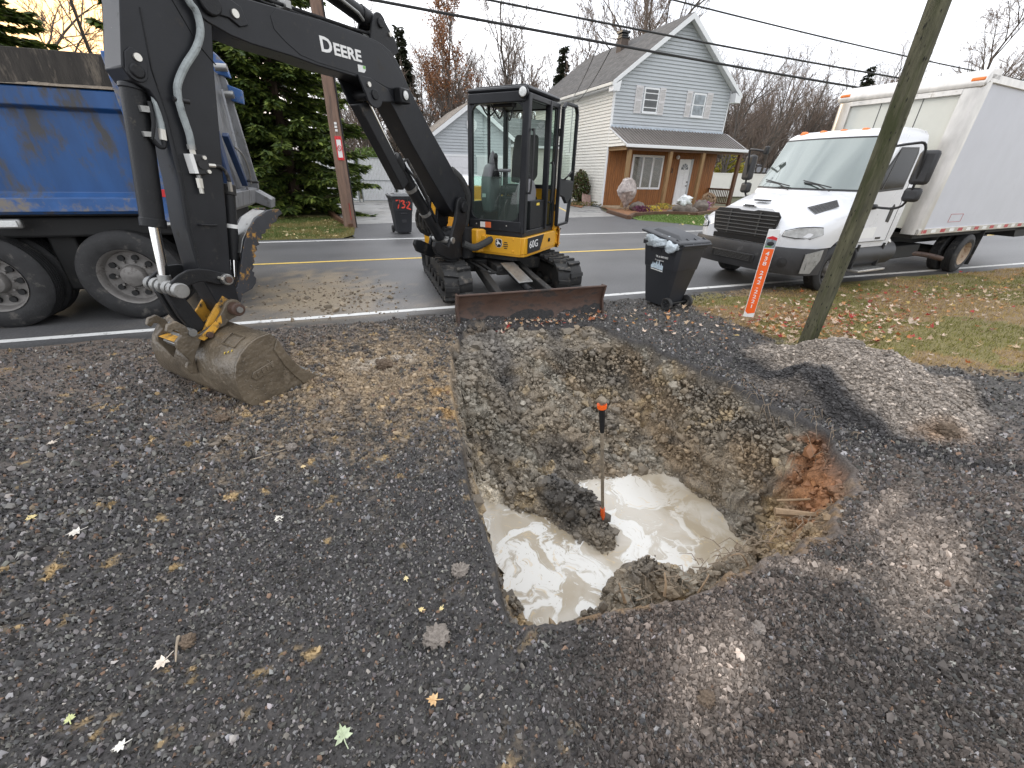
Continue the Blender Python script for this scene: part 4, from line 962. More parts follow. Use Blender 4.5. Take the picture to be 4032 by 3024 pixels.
# rounded corners of the windscreen opening
for l0, sg in ((.085, 1), (.885, -1)):
    for z0, sz, f0 in ((2.555, -1, .60), (1.12, 1, .665)):
        pts = [(l0, z0)] + [(l0 + sg * .11 * (1 - math.sin(R(t))), z0 + sz * .11 * (1 - math.cos(R(t)))) for t in range(0, 91, 15)]
        part(MB().prism([up_(f0 - .02, l, z) for l, z in pts], FW * .04), 'corner_fillet', M_dk, cab)
part(MB().add([up_(.655, .085, 1.115), up_(.655, .885, 1.115), up_(.635, .885, 1.69), up_(.635, .085, 1.69)], [(0, 1, 2, 3)]), 'lower_windscreen', M_glass2, cab)
part(MB().add([up_(-.44, .085, 1.58), up_(-.44, .895, 1.58), up_(-.44, .895, 2.59), up_(-.44, .085, 2.59)], [(0, 1, 2, 3)]), 'rear_window', M_glass, cab)
part(MB().add([up_(-.40, .05, 1.35), up_(.60, .05, 1.35), up_(.57, .05, 2.58), up_(-.40, .05, 2.58)], [(0, 1, 2, 3)]), 'side_window', M_glass, cab)
part(MB().add([up_(-.40, .945, 1.0), up_(-.16, .945, 1.0), up_(-.16, .945, 2.58), up_(-.40, .945, 2.58)], [(0, 1, 2, 3)]), 'side_window', M_glass, cab)
bar((-.43, .47, 1.58), (-.43, .47, 2.6), .03, .03)
# lamp on the roof corner
part(MB().lathe(up_(.64, .91, 2.655), FW, [(0, .0), (.0, .062), (.04, .066), (.055, .055)], 18), 'roof_lamp', M_dk, cab)
part(MB().lathe(up_(.693, .91, 2.655), FW, [(0, .055), (.012, .045), (.016, .0)], 18), 'lamp_lens', M_lens, cab)
# open door folded back along the side
dr = []
def dpt(t, z, o=0): return up_(-.44 - t * .46, 1.02 + t * .05 + o, z)
dm = MB()
for a, b in (((0, .98), (0, 2.60)), ((0, 2.60), (.16, 2.67)), ((.16, 2.67), (.88, 2.67)), ((.88, 2.67), (1, 2.58)), ((1, 2.58), (1, 1.62)), ((1, 1.62), (.80, 1.0)), ((.80, 1.0), (.0, .98)), ((0, 1.66), (1, 1.62))):
    dm.beam(dpt(*a), dpt(*b), .04, .055, LT)
door = part(dm, 'cab_door', M_dk, bevel=.008)
part(MB().prism([dpt(0, 1.44), dpt(0, 1.66), dpt(1, 1.62), dpt(.98, 1.42), dpt(.6, 1.30), dpt(.35, 1.40)], LT * .03), 'door_panel', M_dk, door, bevel=.006)
part(MB().add([dpt(.02, 1.68), dpt(.98, 1.65), dpt(.98, 2.57), dpt(.86, 2.64), dpt(.16, 2.64), dpt(.02, 2.58)], [(0, 1, 2, 3, 4, 5)]), 'door_glass', M_glass, door)
part(MB().add([dpt(.02, 1.0), dpt(.78, 1.02), dpt(.95, 1.5), dpt(.02, 1.5)], [(0, 1, 2, 3)]), 'door_glass', M_glass, door)
part(MB().tube([dpt(.25, 1.66, .03), dpt(.25, 1.70, .08), dpt(.55, 1.78, .08), dpt(.62, 1.70, .04)], .014, 8), 'door_handle', M_hub, door)
for z in (1.25, 2.3): part(MB().cyl(up_(-.46, .99, z - .05), up_(-.46, .99, z + .05), .025), 'hinge', M_dk2, door)
part(MB().tube(smooth_path([up_(-.14, .99, 1.35), up_(-.14, 1.04, 1.38), up_(-.14, 1.04, 1.85), up_(-.14, .99, 1.88)], 3), .014, 8), 'grab_rail', M_hub, cab)
part(MB().tube(smooth_path([up_(.60, .99, 1.5), up_(.60, 1.03, 1.55), up_(.56, 1.03, 2.2), up_(.55, .99, 2.25)], 3), .014, 8), 'grab_rail', M_hub, cab)
# seat and controls
def rl(pts, l0, l1, mb=None): return (mb or MB()).prism([up_(f, l0, z) for f, z in pts], LT * (l1 - l0))
seat = part(rl([(-.12, 1.62), (-.03, 1.60), (-.05, 1.95), (-.12, 2.20), (-.18, 2.27), (-.25, 2.24), (-.26, 1.7)], .36, .74), 'seat_back', M_seat, cab, bevel=.06)
part(rl([(.28, 1.44), (.30, 1.52), (.22, 1.57), (-.15, 1.56), (-.18, 1.42)], .33, .76), 'seat_cushion', M_seat, cab, bevel=.03)
part(ubox(.05, .54, 1.2, .5, .45, .44), 'seat_base', M_hub, cab, bevel=.02)
part(rl([(.40, 1.18), (.46, 1.40), (.44, 1.66), (.34, 1.84), (.22, 1.88), (.10, 1.74), (.06, 1.20)], .10, .26), 'control_console', M_grey, cab, bevel=.04)
part(rl([(.42, 1.18), (.46, 1.40), (.42, 1.60), (.32, 1.68), (.16, 1.66), (.06, 1.50), (.10, 1.24)], .72, .88), 'control_console', M_grey, cab, bevel=.04)
part(MB().lathe(up_(.24, .20, 1.86), (0, 0, 1), [(0, .06), (.06, .055), (.13, .035), (.17, .005)], 12), 'console_cap', M_grey, cab)
for l, f, zz in ((.32, .33, 1.66), (.80, .30, 1.68)):
    j = part(MB().lathe(up_(f, l, zz), (0, 0, 1), [(0, .065), (.02, .07), (.03, .05), (.045, .06), (.055, .042), (.07, .052), (.08, .036), (.10, .044), (.13, .02)], 14), 'lever_boot', M_hub, cab)
    part(MB().tube([up_(f, l, zz + .12), up_(f + .01, l, zz + .2), up_(f + .02, l, zz + .25)], [.018, .022, .03], 10), 'joystick', M_hub, j)
    part(MB().ball(up_(f + .025, l, zz + .285), (.034, .034, .05)), 'knob', M_hub, j)
part(MB().tube([up_(.33, .80, 1.55), up_(.35, .815, 1.80), up_(.34, .82, 1.98)], [.01, .012, .024], 8), 'safety_lever', M_red, cab)
for l in (.46, .55):
    t = part(MB().tube(smooth_path([up_(.46, l, 1.02), up_(.50, l, 1.10), up_(.46, l, 1.4), up_(.40, l - .02, 1.76)]), .010, 8), 'travel_lever', M_hub, cab)
    part(MB().cyl(up_(.40, l - .06, 1.77), up_(.40, l + .04, 1.77), .022), 'lever_grip', M_grey, t)
    part(ubox(.52, l - (.06 if l < .5 else -.06), 1.03, .12, .09, .02), 'pedal', M_hub, t)
part(ubox(-.405, .25, 1.78, .006, .07, .10), 'decal', M_wht, cab)
part(ubox(-.40, .60, 1.95, .006, .09, .14), 'decal', M_wht, cab)
part(ubox(.26, .58, 1.24, .012, .20, .18), 'warning_plate', M_yel_dec, cab)
part(ubox(.27, .58, 1.225, .012, .17, .12), 'warning_panel', M_hub, cab)
part(ubox(.47, .18, 1.43, .005, .06, .05), 'decal', M_wht, cab)
part(loopU([(.40, .82), (.40, .94), (-.10, .94), (-.10, .82)], .985, 1.38), 'side_box', M_dk2, cab, bevel=.01)
part(ubox(.15, .944, 1.33, .10, .004, .035), 'decal', M_yel_dec, cab)
part(ubox(.697, .29, 1.045, .004, .085, .075), 'warning_decal', M_wht, cab)
part(ubox(.697, .385, 1.045, .004, .10, .08), 'warning_decal', M_orange_dec, cab)
for l in (.18, .70): part(MB().cyl(up_(.695, l, 1.05), up_(.70, l, 1.05), .010), 'bolt', M_bol, cab)
for i in range(3):
    part(MB().tube(smooth_path([up_(.45, .14 + .16 * i, 2.58), up_(.43, .20 + .16 * i, 2.48), up_(.44, .27 + .16 * i, 2.44 - .03 * i), up_(.42, .34 + .14 * i, 2.5), up_(.4, .40 + .14 * i, 2.6)]), .010, 6), 'coiled_cable', M_hub, cab)
part(ubox(.42, .50, 2.56, .14, .3, .06), 'overhead_radio', M_hub, cab, bevel=.01)

# undercarriage ---------------------------------------------------------------
def track(xc):
    yf, yr, zc, r = 5.92, 8.12, .275, .235
    mb = MB(); path = []
    n = 60; Ls = yr - yf; tot = 2 * Ls + 2 * PI * r
    def at(t):
        t %= tot
        if t < Ls: return (yf + t, zc - r, 0.0)
        t -= Ls
        if t < PI * r: w = t / r; return (yr + r * math.sin(w), zc - r * math.cos(w), w)
        t -= PI * r
        if t < Ls: return (yr - t, zc + r, PI)
        t -= Ls; w = t / r
        return (yf - r * math.sin(w), zc + r * math.cos(w), PI + w)
    belt = MB(); rings = []
    for i in range(72):
        y, z, w = at(tot * i / 72); c, s_ = math.cos(w), math.sin(w)
        rings.append([Vector((xc + dx, y + s_ * dz, z - c * dz)) for dx, dz in ((-.2, 0), (.2, 0), (.2, -.035), (-.2, -.035))])
    belt.loft(rings + [rings[0]], caps=False)
    trk = part(belt, 'rubber_track', M_rub)
    for i in range(n):                                        # chevron lugs
        y, z, w = at(tot * (i + .5) / n); c, s_ = math.cos(w), math.sin(w)
        side = 1 if i % 2 else -1
        rot = Matrix.Rotation(w, 3, 'X')
        pts = []
        for dx, dy in ((.0, -.030), (.205, -.045), (.205, .015), (.10, .030), (.0, .055)):
            pts.append((dx * side, dy))
        vs = [Vector((xc, y, z)) + rot @ Vector((dx, dy, 0)) for dx, dy in pts] + [Vector((xc, y, z)) + rot @ Vector((dx * .97, dy * .85 + .002, -.036)) for dx, dy in pts]
        m_ = len(pts)
        lug = MB().add(vs, [tuple(range(m_)), tuple(range(m_, 2 * m_))[::-1]] + [(k, (k + 1) % m_, m_ + (k + 1) % m_, m_ + k) for k in range(m_)])
        part(lug, 'track_lug', M_rub, trk)
    fr = part(MB().span((xc - .10, yf + .1, .16), (xc + .10, yr - .1, .40)), 'track_frame', M_under, bevel=.03)
    part(MB().cyl((xc - .14, yf, zc), (xc + .14, yf, zc), .19, n=24), 'idler', M_under, fr, bevel=.015)
    part(MB().cyl((xc - .14, yr, zc), (xc + .14, yr, zc), .19, n=24), 'sprocket', M_under, fr, bevel=.015)
    for k in range(5): part(MB().cyl((xc - .15, yf + .42 + .34 * k, .14), (xc + .15, yf + .42 + .34 * k, .14), .075), 'roller', M_under, fr)
track(1.12); track(2.88)
und = part(MB().span((1.3, 6.5, .30), (2.7, 7.6, .50)), 'chassis', M_under, bevel=.03)
part(MB().cyl((1.95, 7.0, .48), (1.95, 7.0, .56), .42, n=32), 'slew_ring', M_under, und)
for x0, x1 in ((1.60, 1.55), (2.25, 2.32)): part(MB().beam((x0, 6.6, .40), (x1, 4.78, .20), .10, .14), 'blade_arm', M_under, bevel=.012)
part(MB().cyl((1.45, 5.05, .25), (2.45, 5.05, .25), .05), 'blade_cross_tube', M_under)
part(MB().cyl((2.0, 5.15, .30), (1.92, 5.75, .43), .05), 'blade_cylinder', M_dk2)
part(MB().cyl((2.01, 4.80, .24), (2.0, 5.18, .31), .028), 'cylinder_rod', M_chrome)
part(MB().beam((1.99, 5.28, .39), (1.92, 5.95, .53), .22, .02), 'cylinder_cover', M_steel, bevel=.006)
part(MB().span((1.75, 5.9, .36), (2.1, 6.5, .50)), 'cylinder_mount', M_under, bevel=.02)
for x in (1.42, 1.52): part(MB().tube(smooth_path([(x, 6.5, .48), (x + .1, 6.2, .46), (x + .25, 6.0, .38), (x + .42, 5.9, .44)]), .02, 8), 'hydraulic_hose', M_rub, und)
# dozer blade: curved plate with end plates
bl = [(4.66, .02), (4.715, .10), (4.735, .20), (4.725, .30), (4.685, .40), (4.70, .41), (4.76, .31), (4.775, .20), (4.755, .09), (4.71, .02)]
blade = part(MB().loft([[(x, y, z + .02) for y, z in bl] for x in (.90, 1.9, 2.89)]), 'dozer_blade', M_rust, bevel=.004)
for x in (.895, 2.895): part(MB().prism([(x - .012, 4.63, .03), (x - .012, 4.78, .03), (x - .012, 4.81, .25), (x - .012, 4.76, .44), (x - .012, 4.65, .445), (x - .012, 4.70, .25)], (.024, 0, 0)), 'end_plate', M_rust, blade, bevel=.004)
part(MB().cyl((.89, 4.68, .43), (2.9, 4.68, .43), .016), 'top_rib', M_rust, blade)
mbf = MB()
xs = np.linspace(.93, 2.87, 60)
top = .05 + .09 * vnoise(xs * 4, xs * 0 + 3) + .05 * vnoise(xs * 14, xs * 0)
for i in range(59):
    mbf.quad((xs[i], 4.655, .03), (xs[i + 1], 4.655, .03), (xs[i + 1], 4.70 + .02, .03 + top[i + 1]), (xs[i], 4.70 + .02, .03 + top[i]))
part(mbf, 'caked_soil', M_tarm, blade)
# ================================================================== dump truck (left)
M_blue = mat('weathered_blue_paint', (.016, .078, .235), .40, var=.25, vs=2, dirt=((.085, .085, .088), .50, 3.2), stretch=(1.6, 1, .55))
M_blue2 = mat('dusty_blue_paint', (.030, .10, .28), .45, var=.25, vs=3, dirt=((.22, .20, .175), .47, 4), stretch=(1, 1, 1))
M_navy = mat('dark_blue_paint', (.012, .035, .10), .4, var=.2, vs=4, dirt=((.12, .12, .12), .6, 6))
M_gate = mat('scuffed_grey_steel', (.24, .245, .255), .42, metal=.35, var=.3, vs=3, dirt=((.10, .095, .085), .55, 5), stretch=(1, 1.6, .4))
M_board = mat('mud_stained_board', (.045, .040, .035), .85, var=.4, vs=6, bump=.5, bs=40, dirt=((.17, .145, .115), .55, 5), stretch=(2.2, 1, .5))
M_chas = mat('black_chassis', (.014, .014, .014), .7, var=.3, vs=6, dirt=((.06, .055, .048), .58, 5))
M_tyre = mat('dusty_tyre', (.020, .020, .021), .66, var=.4, vs=9, bump=.2, bs=60, dirt=((.105, .098, .088), .56, 7))
M_rim = mat('dirty_alloy_rim', (.20, .19, .18), .5, metal=.3, var=.25, vs=9, dirt=((.10, .09, .08), .53, 9))
M_mud = mat('dry_mud', (.24, .20, .155), .95, var=.3, vs=12, bump=.8, bs=40)
M_redl = mat('red_marker_lens', (.62, .03, .035), .25)
M_amber = mat('amber_lens', (.80, .20, .03), .3)

def wheel(root, c, R_, w, side, holes=10, hub=True, rim_r=.60, rim_m=None, dual=0.0, name='wheel'):
    """c = centre of the outer face; side = -1: outer face towards -Y (local)"""
    rim_m = rim_m or M_rim
    ax = Vector((0, side, 0)); c = Vector(c)
    rr = R_ * rim_r
    prof = [(-w, rr), (-w, R_ * .86), (-w * .93, R_ * .96), (-w * .85, R_)]
    for k in range(5):
        a = -w * .85 + (w * .70) * k / 5
        prof += [(a + w * .01, R_), (a + w * .11, R_), (a + w * .115, R_ * .975), (a + w * .135, R_ * .975)]
    prof += [(-w * .15, R_), (-w * .07, R_ * .965), (0, R_ * .87), (.012, R_ * .76), (.004, R_ * .68), (-.004, rr * 1.03), (-.03, rr)]
    t = MB().lathe(c, ax, prof, 44).build(name, M_tyre, root, smooth=30)
    rim = MB().lathe(c, ax, [(.004, rr * 1.02), (-.012, rr * .97), (-.05, rr * .93), (-w * .40, rr * .89), (-w * .46, rr * .62), (-w * .42, rr * .50), (-w * .38, rr * .40), (-w * .38, 0)], 36).build('rim', rim_m, t, smooth=40)
    if dual:
        MB().lathe(c - ax * (w + .05), ax, prof, 36).build('inner_tyre', M_tyre, t, smooth=30)
    if hub:
        MB().lathe(c, ax, [(-w * .40, rr * .42), (-w * .25, rr * .42), (-w * .10, rr * .36), (-w * .02, rr * .22), (0, .0)], 20).build('hub_cap', rim_m, rim)
        hm = MB(); bm_ = MB()
        for k in range(holes):
            a = 2 * PI * k / holes
            d = Vector((math.cos(a), 0, math.sin(a)))
            p = c - ax * (w * .452) + d * rr * .70
            hm.cyl(p - ax * .0, p + ax * .035, rr * .105, n=12)
            q = c - ax * (w * .43) + d * rr * .53
            bm_.cyl(q, q + ax * .045, rr * .045, n=6)
        hm.build('hand_hole', M_chas, rim, kind='stuff'); bm_.build('wheel_nut', M_rim, rim, kind='stuff')
    return t

DT = thing('dump_truck', 'blue dump truck with mud streaked box and dirty wheels behind the excavator arm', 'truck', (-3.0, 7.5, 0))
def dp(mb, name, m, parent=DT, **k): return mb.build(name, m, parent, world=True, **k)
x0, x1 = -7.5, -2.12
prof = [(6.13, 1.24), (6.10, 1.28), (6.10, 1.41), (6.17, 1.46), (6.17, 2.22), (6.11, 2.25), (6.11, 2.40), (6.15, 2.42), (6.22, 2.42), (6.22, 1.24)]
side = dp(MB().prism([(x0, y, z) for y, z in prof], (x1 - x0, 0, 0)), 'box_side', M_blue, bevel=.008)
dp(MB().prism([(x0, y, z) for y, z in [(6.085, 1.27), (6.085, 1.405), (6.10, 1.405), (6.10, 1.27)]], (x1 - x0 + .02, 0, 0)), 'side_rail', M_blue2, side, bevel=.006)
dp(MB().span((x0, 8.72, 1.24), (x1, 8.80, 2.72)), 'box_side', M_navy)
dp(MB().span((x0, 6.2, 1.22), (x1, 8.75, 1.34)), 'box_floor', M_chas)
dp(MB().span((x0, 6.16, 2.425), (x1 - .02, 6.21, 2.72)), 'side_board', M_board, bevel=.006)
lip = MB(); n = 46; xs = np.linspace(-6, x1 - .02, n)
hh = .01 + .04 * vnoise(xs * 5, xs * 0) ** 2
for i in range(n - 1): lip.prism([(xs[i], 6.10, 2.42), (xs[i], 6.155, 2.42), (xs[i], 6.155, 2.42 + hh[i]), (xs[i], 6.11, 2.42 + hh[i] * .4)], (xs[i + 1] - xs[i], 0, 0))
dp(lip, 'dirt_on_ledge', M_mud, side, kind='stuff')
dp(MB().prism([(-2.30, 6.08, 1.15), (-2.04, 6.08, 1.15), (-2.06, 6.08, 2.46), (-2.22, 6.08, 2.74), (-2.30, 6.08, 2.74)], (0, .16, 0)), 'rear_post', M_blue2, bevel=.015)
dp(MB().span((-2.21, 6.075, 1.42), (-2.15, 6.08, 1.50)), 'marker_lamp', M_redl, bevel=.012)
dp(MB().span((-2.32, 6.07, 1.425), (-2.235, 6.08, 1.48)), 'reflector', M_wht)
dp(MB().span((-2.10, 6.072, 1.68), (-2.085, 6.08, 1.90)), 'reflector', M_wht)
for xa in (-3.72, -2.28):
    lb = dp(MB().span((xa - .14, 6.11, 1.10), (xa + .14, 6.17, 1.20)), 'lamp_housing', M_steel, bevel=.02)
    dp(MB().span((xa - .11, 6.098, 1.118), (xa + .11, 6.112, 1.182)), 'lamp_lens', M_lens, lb, bevel=.012)
dp(MB().span((-4.2, 6.30, .98), (-2.1, 6.9, 1.20)), 'fender', M_chas, bevel=.03)
dp(MB().span((x0, 7.0, .62), (-1.95, 7.25, 1.0)), 'chassis_rail', M_chas); dp(MB().span((x0, 7.75, .62), (-1.95, 8.0, 1.0)), 'chassis_rail', M_chas)
dp(MB().span((-2.15, 6.4, .55), (-1.95, 8.6, .75)), 'rear_bumper', M_chas, bevel=.02)
for xc in (-2.82, -4.13):
    wheel_t = wheel(None, (xc, 6.13, .53), .53, .26, -1, dual=1)
    wheel_t.parent = DT; wheel_t.matrix_parent_inverse = wmat(DT).inverted()
    t2 = wheel(None, (xc, 8.75, .53), .53, .26, 1, hub=False)
    t2.parent = DT; t2.matrix_parent_inverse = wmat(DT).inverted()
    dp(MB().cyl((xc, 6.5, .53), (xc, 8.5, .53), .12), 'axle', M_chas)
for xa, xb in ((-5.2, -4.75), (-3.62, -3.35)): dp(MB().span((xa, 6.45, .34), (xb, 8.5, 1.1)), 'axle_shade_block', M_chas, bevel=.03)  # full-width boxes added between the wheels to darken the gap below the bed
dp(MB().span((-7.4, 6.5, .40), (-5.3, 8.4, 1.1)), 'underbody_shade_block', M_chas, bevel=.05)  # block added further forward so the underside stays dark
dp(MB().span((-2.3, 6.32, .30), (-2.27, 7.0, 1.1)), 'mud_flap', M_rub); dp(MB().span((-2.3, 8.0, .30), (-2.27, 8.7, 1.1)), 'mud_flap', M_rub)
# tailgate: leaning steel door at the back
gt = dp(MB().prism([(-2.02, 6.28, 1.18), (-1.93, 6.28, 1.18), (-1.83, 6.28, 1.45), (-1.86, 6.28, 2.98), (-1.96, 6.28, 3.05), (-2.02, 6.28, 2.9)], (0, 2.44, 0)), 'tailgate', M_gate, bevel=.01)
for y in (6.30, 8.64): dp(MB().prism([(-1.94, y, 1.16), (-1.80, y, 1.22), (-1.70, y, 1.45), (-1.78, y, 2.9), (-1.86, y, 3.14), (-1.98, y, 3.14)], (0, .07, 0)), 'gate_side', M_gate, gt, bevel=.008)
dp(MB().prism([(-1.90, 6.3, 1.15), (-1.76, 6.3, 1.22), (-1.72, 6.3, 1.42), (-1.80, 6.3, 1.45), (-1.92, 6.3, 1.22)], (0, 2.4, 0)), 'gate_lip', M_gate, gt, bevel=.008)
dp(MB().span((-1.92, 7.05, 1.5), (-1.72, 7.25, 2.18)), 'gate_ram', M_navy, gt, bevel=.02)
dp(MB().beam((-1.73, 7.5, 2.14), (-1.73, 7.9, 1.5), .08, .09), 'gate_rib', M_navy, gt, bevel=.01)
dp(MB().beam((-1.74, 8.0, 1.42), (-1.80, 8.3, 2.75), .03, .05), 'gate_rib', M_gate, gt, bevel=.004)
dp(MB().tube(smooth_path([(-1.70, 7.7, 2.0), (-1.66, 7.9, 1.9), (-1.66, 8.05, 1.7), (-1.70, 8.15, 1.5)]), .014, 8), 'hydraulic_hose', M_steel, gt)
for y, z in ((7.9, 1.55), (8.4, 1.52)): dp(MB().tube([(-1.73, y, z), (-1.66, y, z), (-1.66, y + .10, z), (-1.73, y + .10, z)], .018, 6), 'chain_hook', M_chas, gt)
for z in (3.05, 2.72): dp(MB().cyl((-1.86, 8.5, z), (-1.70, 8.5, z), .05), 'hinge_pin', M_steel, gt)
dp(MB().prism([(-2.0, 8.60, 3.0), (-1.72, 8.60, 2.95), (-1.74, 8.60, 3.12), (-1.86, 8.60, 3.26), (-2.0, 8.60, 3.26)], (0, .14, 0)), 'hinge_bracket', M_blue2, gt, bevel=.01)
dp(MB().prism([(-1.78, 8.60, 2.65), (-1.62, 8.60, 2.62), (-1.60, 8.60, 2.80), (-1.78, 8.60, 2.86)], (0, .12, 0)), 'latch_bracket', M_blue2, gt, bevel=.01)
dp(MB().prism([(-1.80, 8.45, 1.22), (-1.55, 8.45, 1.12), (-1.52, 8.45, 1.26), (-1.74, 8.45, 1.40)], (0, .4, 0)), 'gate_hook', M_gate, gt, bevel=.008)
dp(MB().span((-2.2, 6.3, 1.0), (-1.95, 8.7, 1.2)), 'rear_sill', M_chas, bevel=.01)

# ================================================================== box truck (right)
M_tw = mat('white_truck_paint', (.72, .73, .75), .28, var=.03, vs=2, coat=.3, dirt=((.50, .49, .47), .70, 3))
M_bw = mat('white_box_panel', (.54, .55, .59), .5, var=.05, vs=2, dirt=((.52, .52, .55), .60, 2.2))
M_bf = mat('grimy_front_panel', (.60, .61, .56), .5, var=.06, vs=2, dirt=((.42, .43, .40), .64, 1.6))
M_alu = mat('brushed_aluminium', (.60, .58, .55), .36, metal=.75, var=.2, vs=5, dirt=((.36, .32, .27), .64, 5), stretch=(1, 1, .35))
M_scr = mat('windscreen_glass', (.060, .085, .078), .03, var=.35, vs=1.6, spec=.8, coat=.5)
def screen_mat(name):
    m = bpy.data.materials.new(name); m.use_nodes = True
    n, l = m.node_tree.nodes, m.node_tree.links; b = n['Principled BSDF']
    b.inputs['Base Color'].default_value = (.045, .062, .056, 1); b.inputs['Roughness'].default_value = .15
    g = n.new('ShaderNodeBsdfGlossy'); g.inputs['Roughness'].default_value = .015; g.inputs['Color'].default_value = (.86, .93, .90, 1)
    f = n.new('ShaderNodeFresnel'); f.inputs['IOR'].default_value = 2.6
    x = n.new('ShaderNodeMixShader'); l.new(f.outputs[0], x.inputs[0]); l.new(b.outputs[0], x.inputs[1]); l.new(g.outputs[0], x.inputs[2])
    l.new(x.outputs[0], n['Material Output'].inputs['Surface'])
    return m
M_scr = screen_mat('windscreen_glass')
M_dgl = mat('dark_window_glass', (.010, .011, .012), .05, var=.2, vs=2, spec=.25)
M_bump = mat('grey_plastic_bumper', (.028, .028, .030), .5, var=.25, vs=4, dirt=((.10, .10, .10), .60, 5))
M_ltc = mat('headlamp_glass', (.55, .56, .56), .08, var=.25, vs=14, spec=1.0, coat=1)
M_tred = mat('red_reflective_tape', (.45, .05, .06), .45, var=.15, vs=8)
M_trim = mat('grille_black', (.013, .013, .014), .4)
M_slat = mat('grille_bar', (.10, .10, .10), .35, metal=.4)
M_rimw = mat('rusty_steel_rim', (.36, .28, .20), .6, var=.3, vs=8, dirt=((.20, .11, .06), .55, 8))

BT = thing('box_truck', 'white box truck with black grille and roof marker lamps parked on the road', 'truck', (12.065, 5.393, 0), R(187))
def tp(mb, name, m, parent=BT, **k): return mb.build(name, m, parent, **k)
YL, YR, YC = 0.0, -2.2, -1.1
# box
box = tp(MB().span((-3.1, YR + .03, .95), (2.40, -.03, 3.22)), 'cargo_box', M_bw, bevel=.01)
tp(MB().span((-3.1, -.04, .86), (2.45, .0, .965)), 'lower_rail', M_alu, box, bevel=.006)
tp(MB().span((-3.1, -.04, 3.17), (2.40, .0, 3.28)), 'top_rail', M_alu, box, bevel=.006)
tp(MB().span((2.40, YR + .26, .95), (2.415, -.26, 3.05)), 'front_panel', M_bf, box)
for y in (-.78, -1.42): tp(MB().span((2.415, y - .006, .95), (2.4185, y + .006, 3.05)), 'panel_seam', M_bump, box)
def cpost(yc, sg):
    pts = [(2.30, yc), (2.36, yc - sg * .004), (2.41, yc - sg * .02), (2.45, yc - sg * .06), (2.47, yc - sg * .12), (2.47, yc - sg * .27), (2.425, yc - sg * .27), (2.425, yc - sg * .12), (2.30, yc - sg * .04)]
    return tp(MB().prism([(x, y, .86) for x, y in pts], (0, 0, 2.36)), 'corner_post', M_alu, box, smooth=50)
cpost(.004, 1); cpost(YR - .004, -1)
tp(MB().prism([(2.30, 0, 3.20), (2.36, 0, 3.20), (2.48, 0, 3.10), (2.49, 0, 3.16), (2.49, 0, 3.22), (2.42, 0, 3.33), (2.30, 0, 3.36), (2.10, 0, 3.36), (2.1, 0, 3.2)], (0, YR, 0)), 'front_cap', M_alu, box, bevel=.02)
tp(MB().span((2.42, YR + .26, 3.03), (2.475, -.26, 3.15)), 'top_moulding', M_alu, box, bevel=.006)
for k in range(9): tp(MB().cyl((2.47, -.35 - .18 * k, 3.09), (2.482, -.35 - .18 * k, 3.09), .012, n=8), 'rivet', M_bol, box)
tp(MB().prism([(-3.1, 0, 3.22), (-3.1, YC, 3.27), (-3.1, YR, 3.22)], (5.4, 0, 0)), 'box_roof', M_bw, box)
for y in (-.12, YR + .12): tp(MB().span((2.44, y - .09, 3.19), (2.50, y + .09, 3.24)), 'marker_lamp', M_amber, box, bevel=.015)
for k in range(15):
    xk = 2.35 - k * .36
    tp(MB().span((xk - .18, .0, .885), (xk, .003, .945)), 'reflective_tape', M_tred if k % 2 == 0 else M_wht, box)
fr = MB()
for a, b in (((1.42, 1.06), (.92, 1.06)), ((1.42, 1.20), (.92, 1.20)), ((1.42, 1.06), (1.42, 1.20)), ((.92, 1.06), (.92, 1.20))): fr.beam((a[0], -.0285, a[1]), (b[0], -.0285, b[1]), .006, .006)
tp(fr, 'faded_red_frame', M_tred, box)
# frame & running gear
for y in (-.75, -1.45): tp(MB().span((-3.0, y - .05, .55), (5.2, y + .05, .80)), 'chassis_rail', M_chas)
tp(MB().span((-3.1, YR + .1, .78), (2.35, -.1, .87)), 'box_subframe', M_chas)
for xc, dual in ((0, 1),):
    wheel(BT, (xc, -.02, .39), .39, .20, 1, rim_m=M_rimw, hub=False, rim_r=.58, dual=1)
    wheel(BT, (xc, YR + .02, .39), .39, .20, -1, rim_m=M_rimw, hub=False, rim_r=.58, dual=1)
    tp(MB().cyl((xc, -.3, .39), (xc, YR + .3, .39), .10), 'axle', M_chas)
wheel(BT, (4.66, -.10, .39), .39, .22, 1, rim_m=M_rim, holes=8, rim_r=.58)
wheel(BT, (4.66, YR + .10, .39), .39, .22, -1, rim_m=M_rim, holes=8, rim_r=.58)
tp(MB().cyl((4.66, -.2, .36), (4.66, YR + .2, .36), .06), 'axle', M_chas)
for y in (-.04, YR + .04 + .42): tp(MB().span((-.58, y - .44, .12), (-.56, y, .86)), 'mud_flap', M_rub, bevel=.004)
tp(MB().prism([(-2.3, -.1, .86), (-3.1, -.1, .86), (-3.1, -.1, .62), (-2.5, -.1, .62)], (0, -2.0, 0)), 'rear_underride', M_chas)
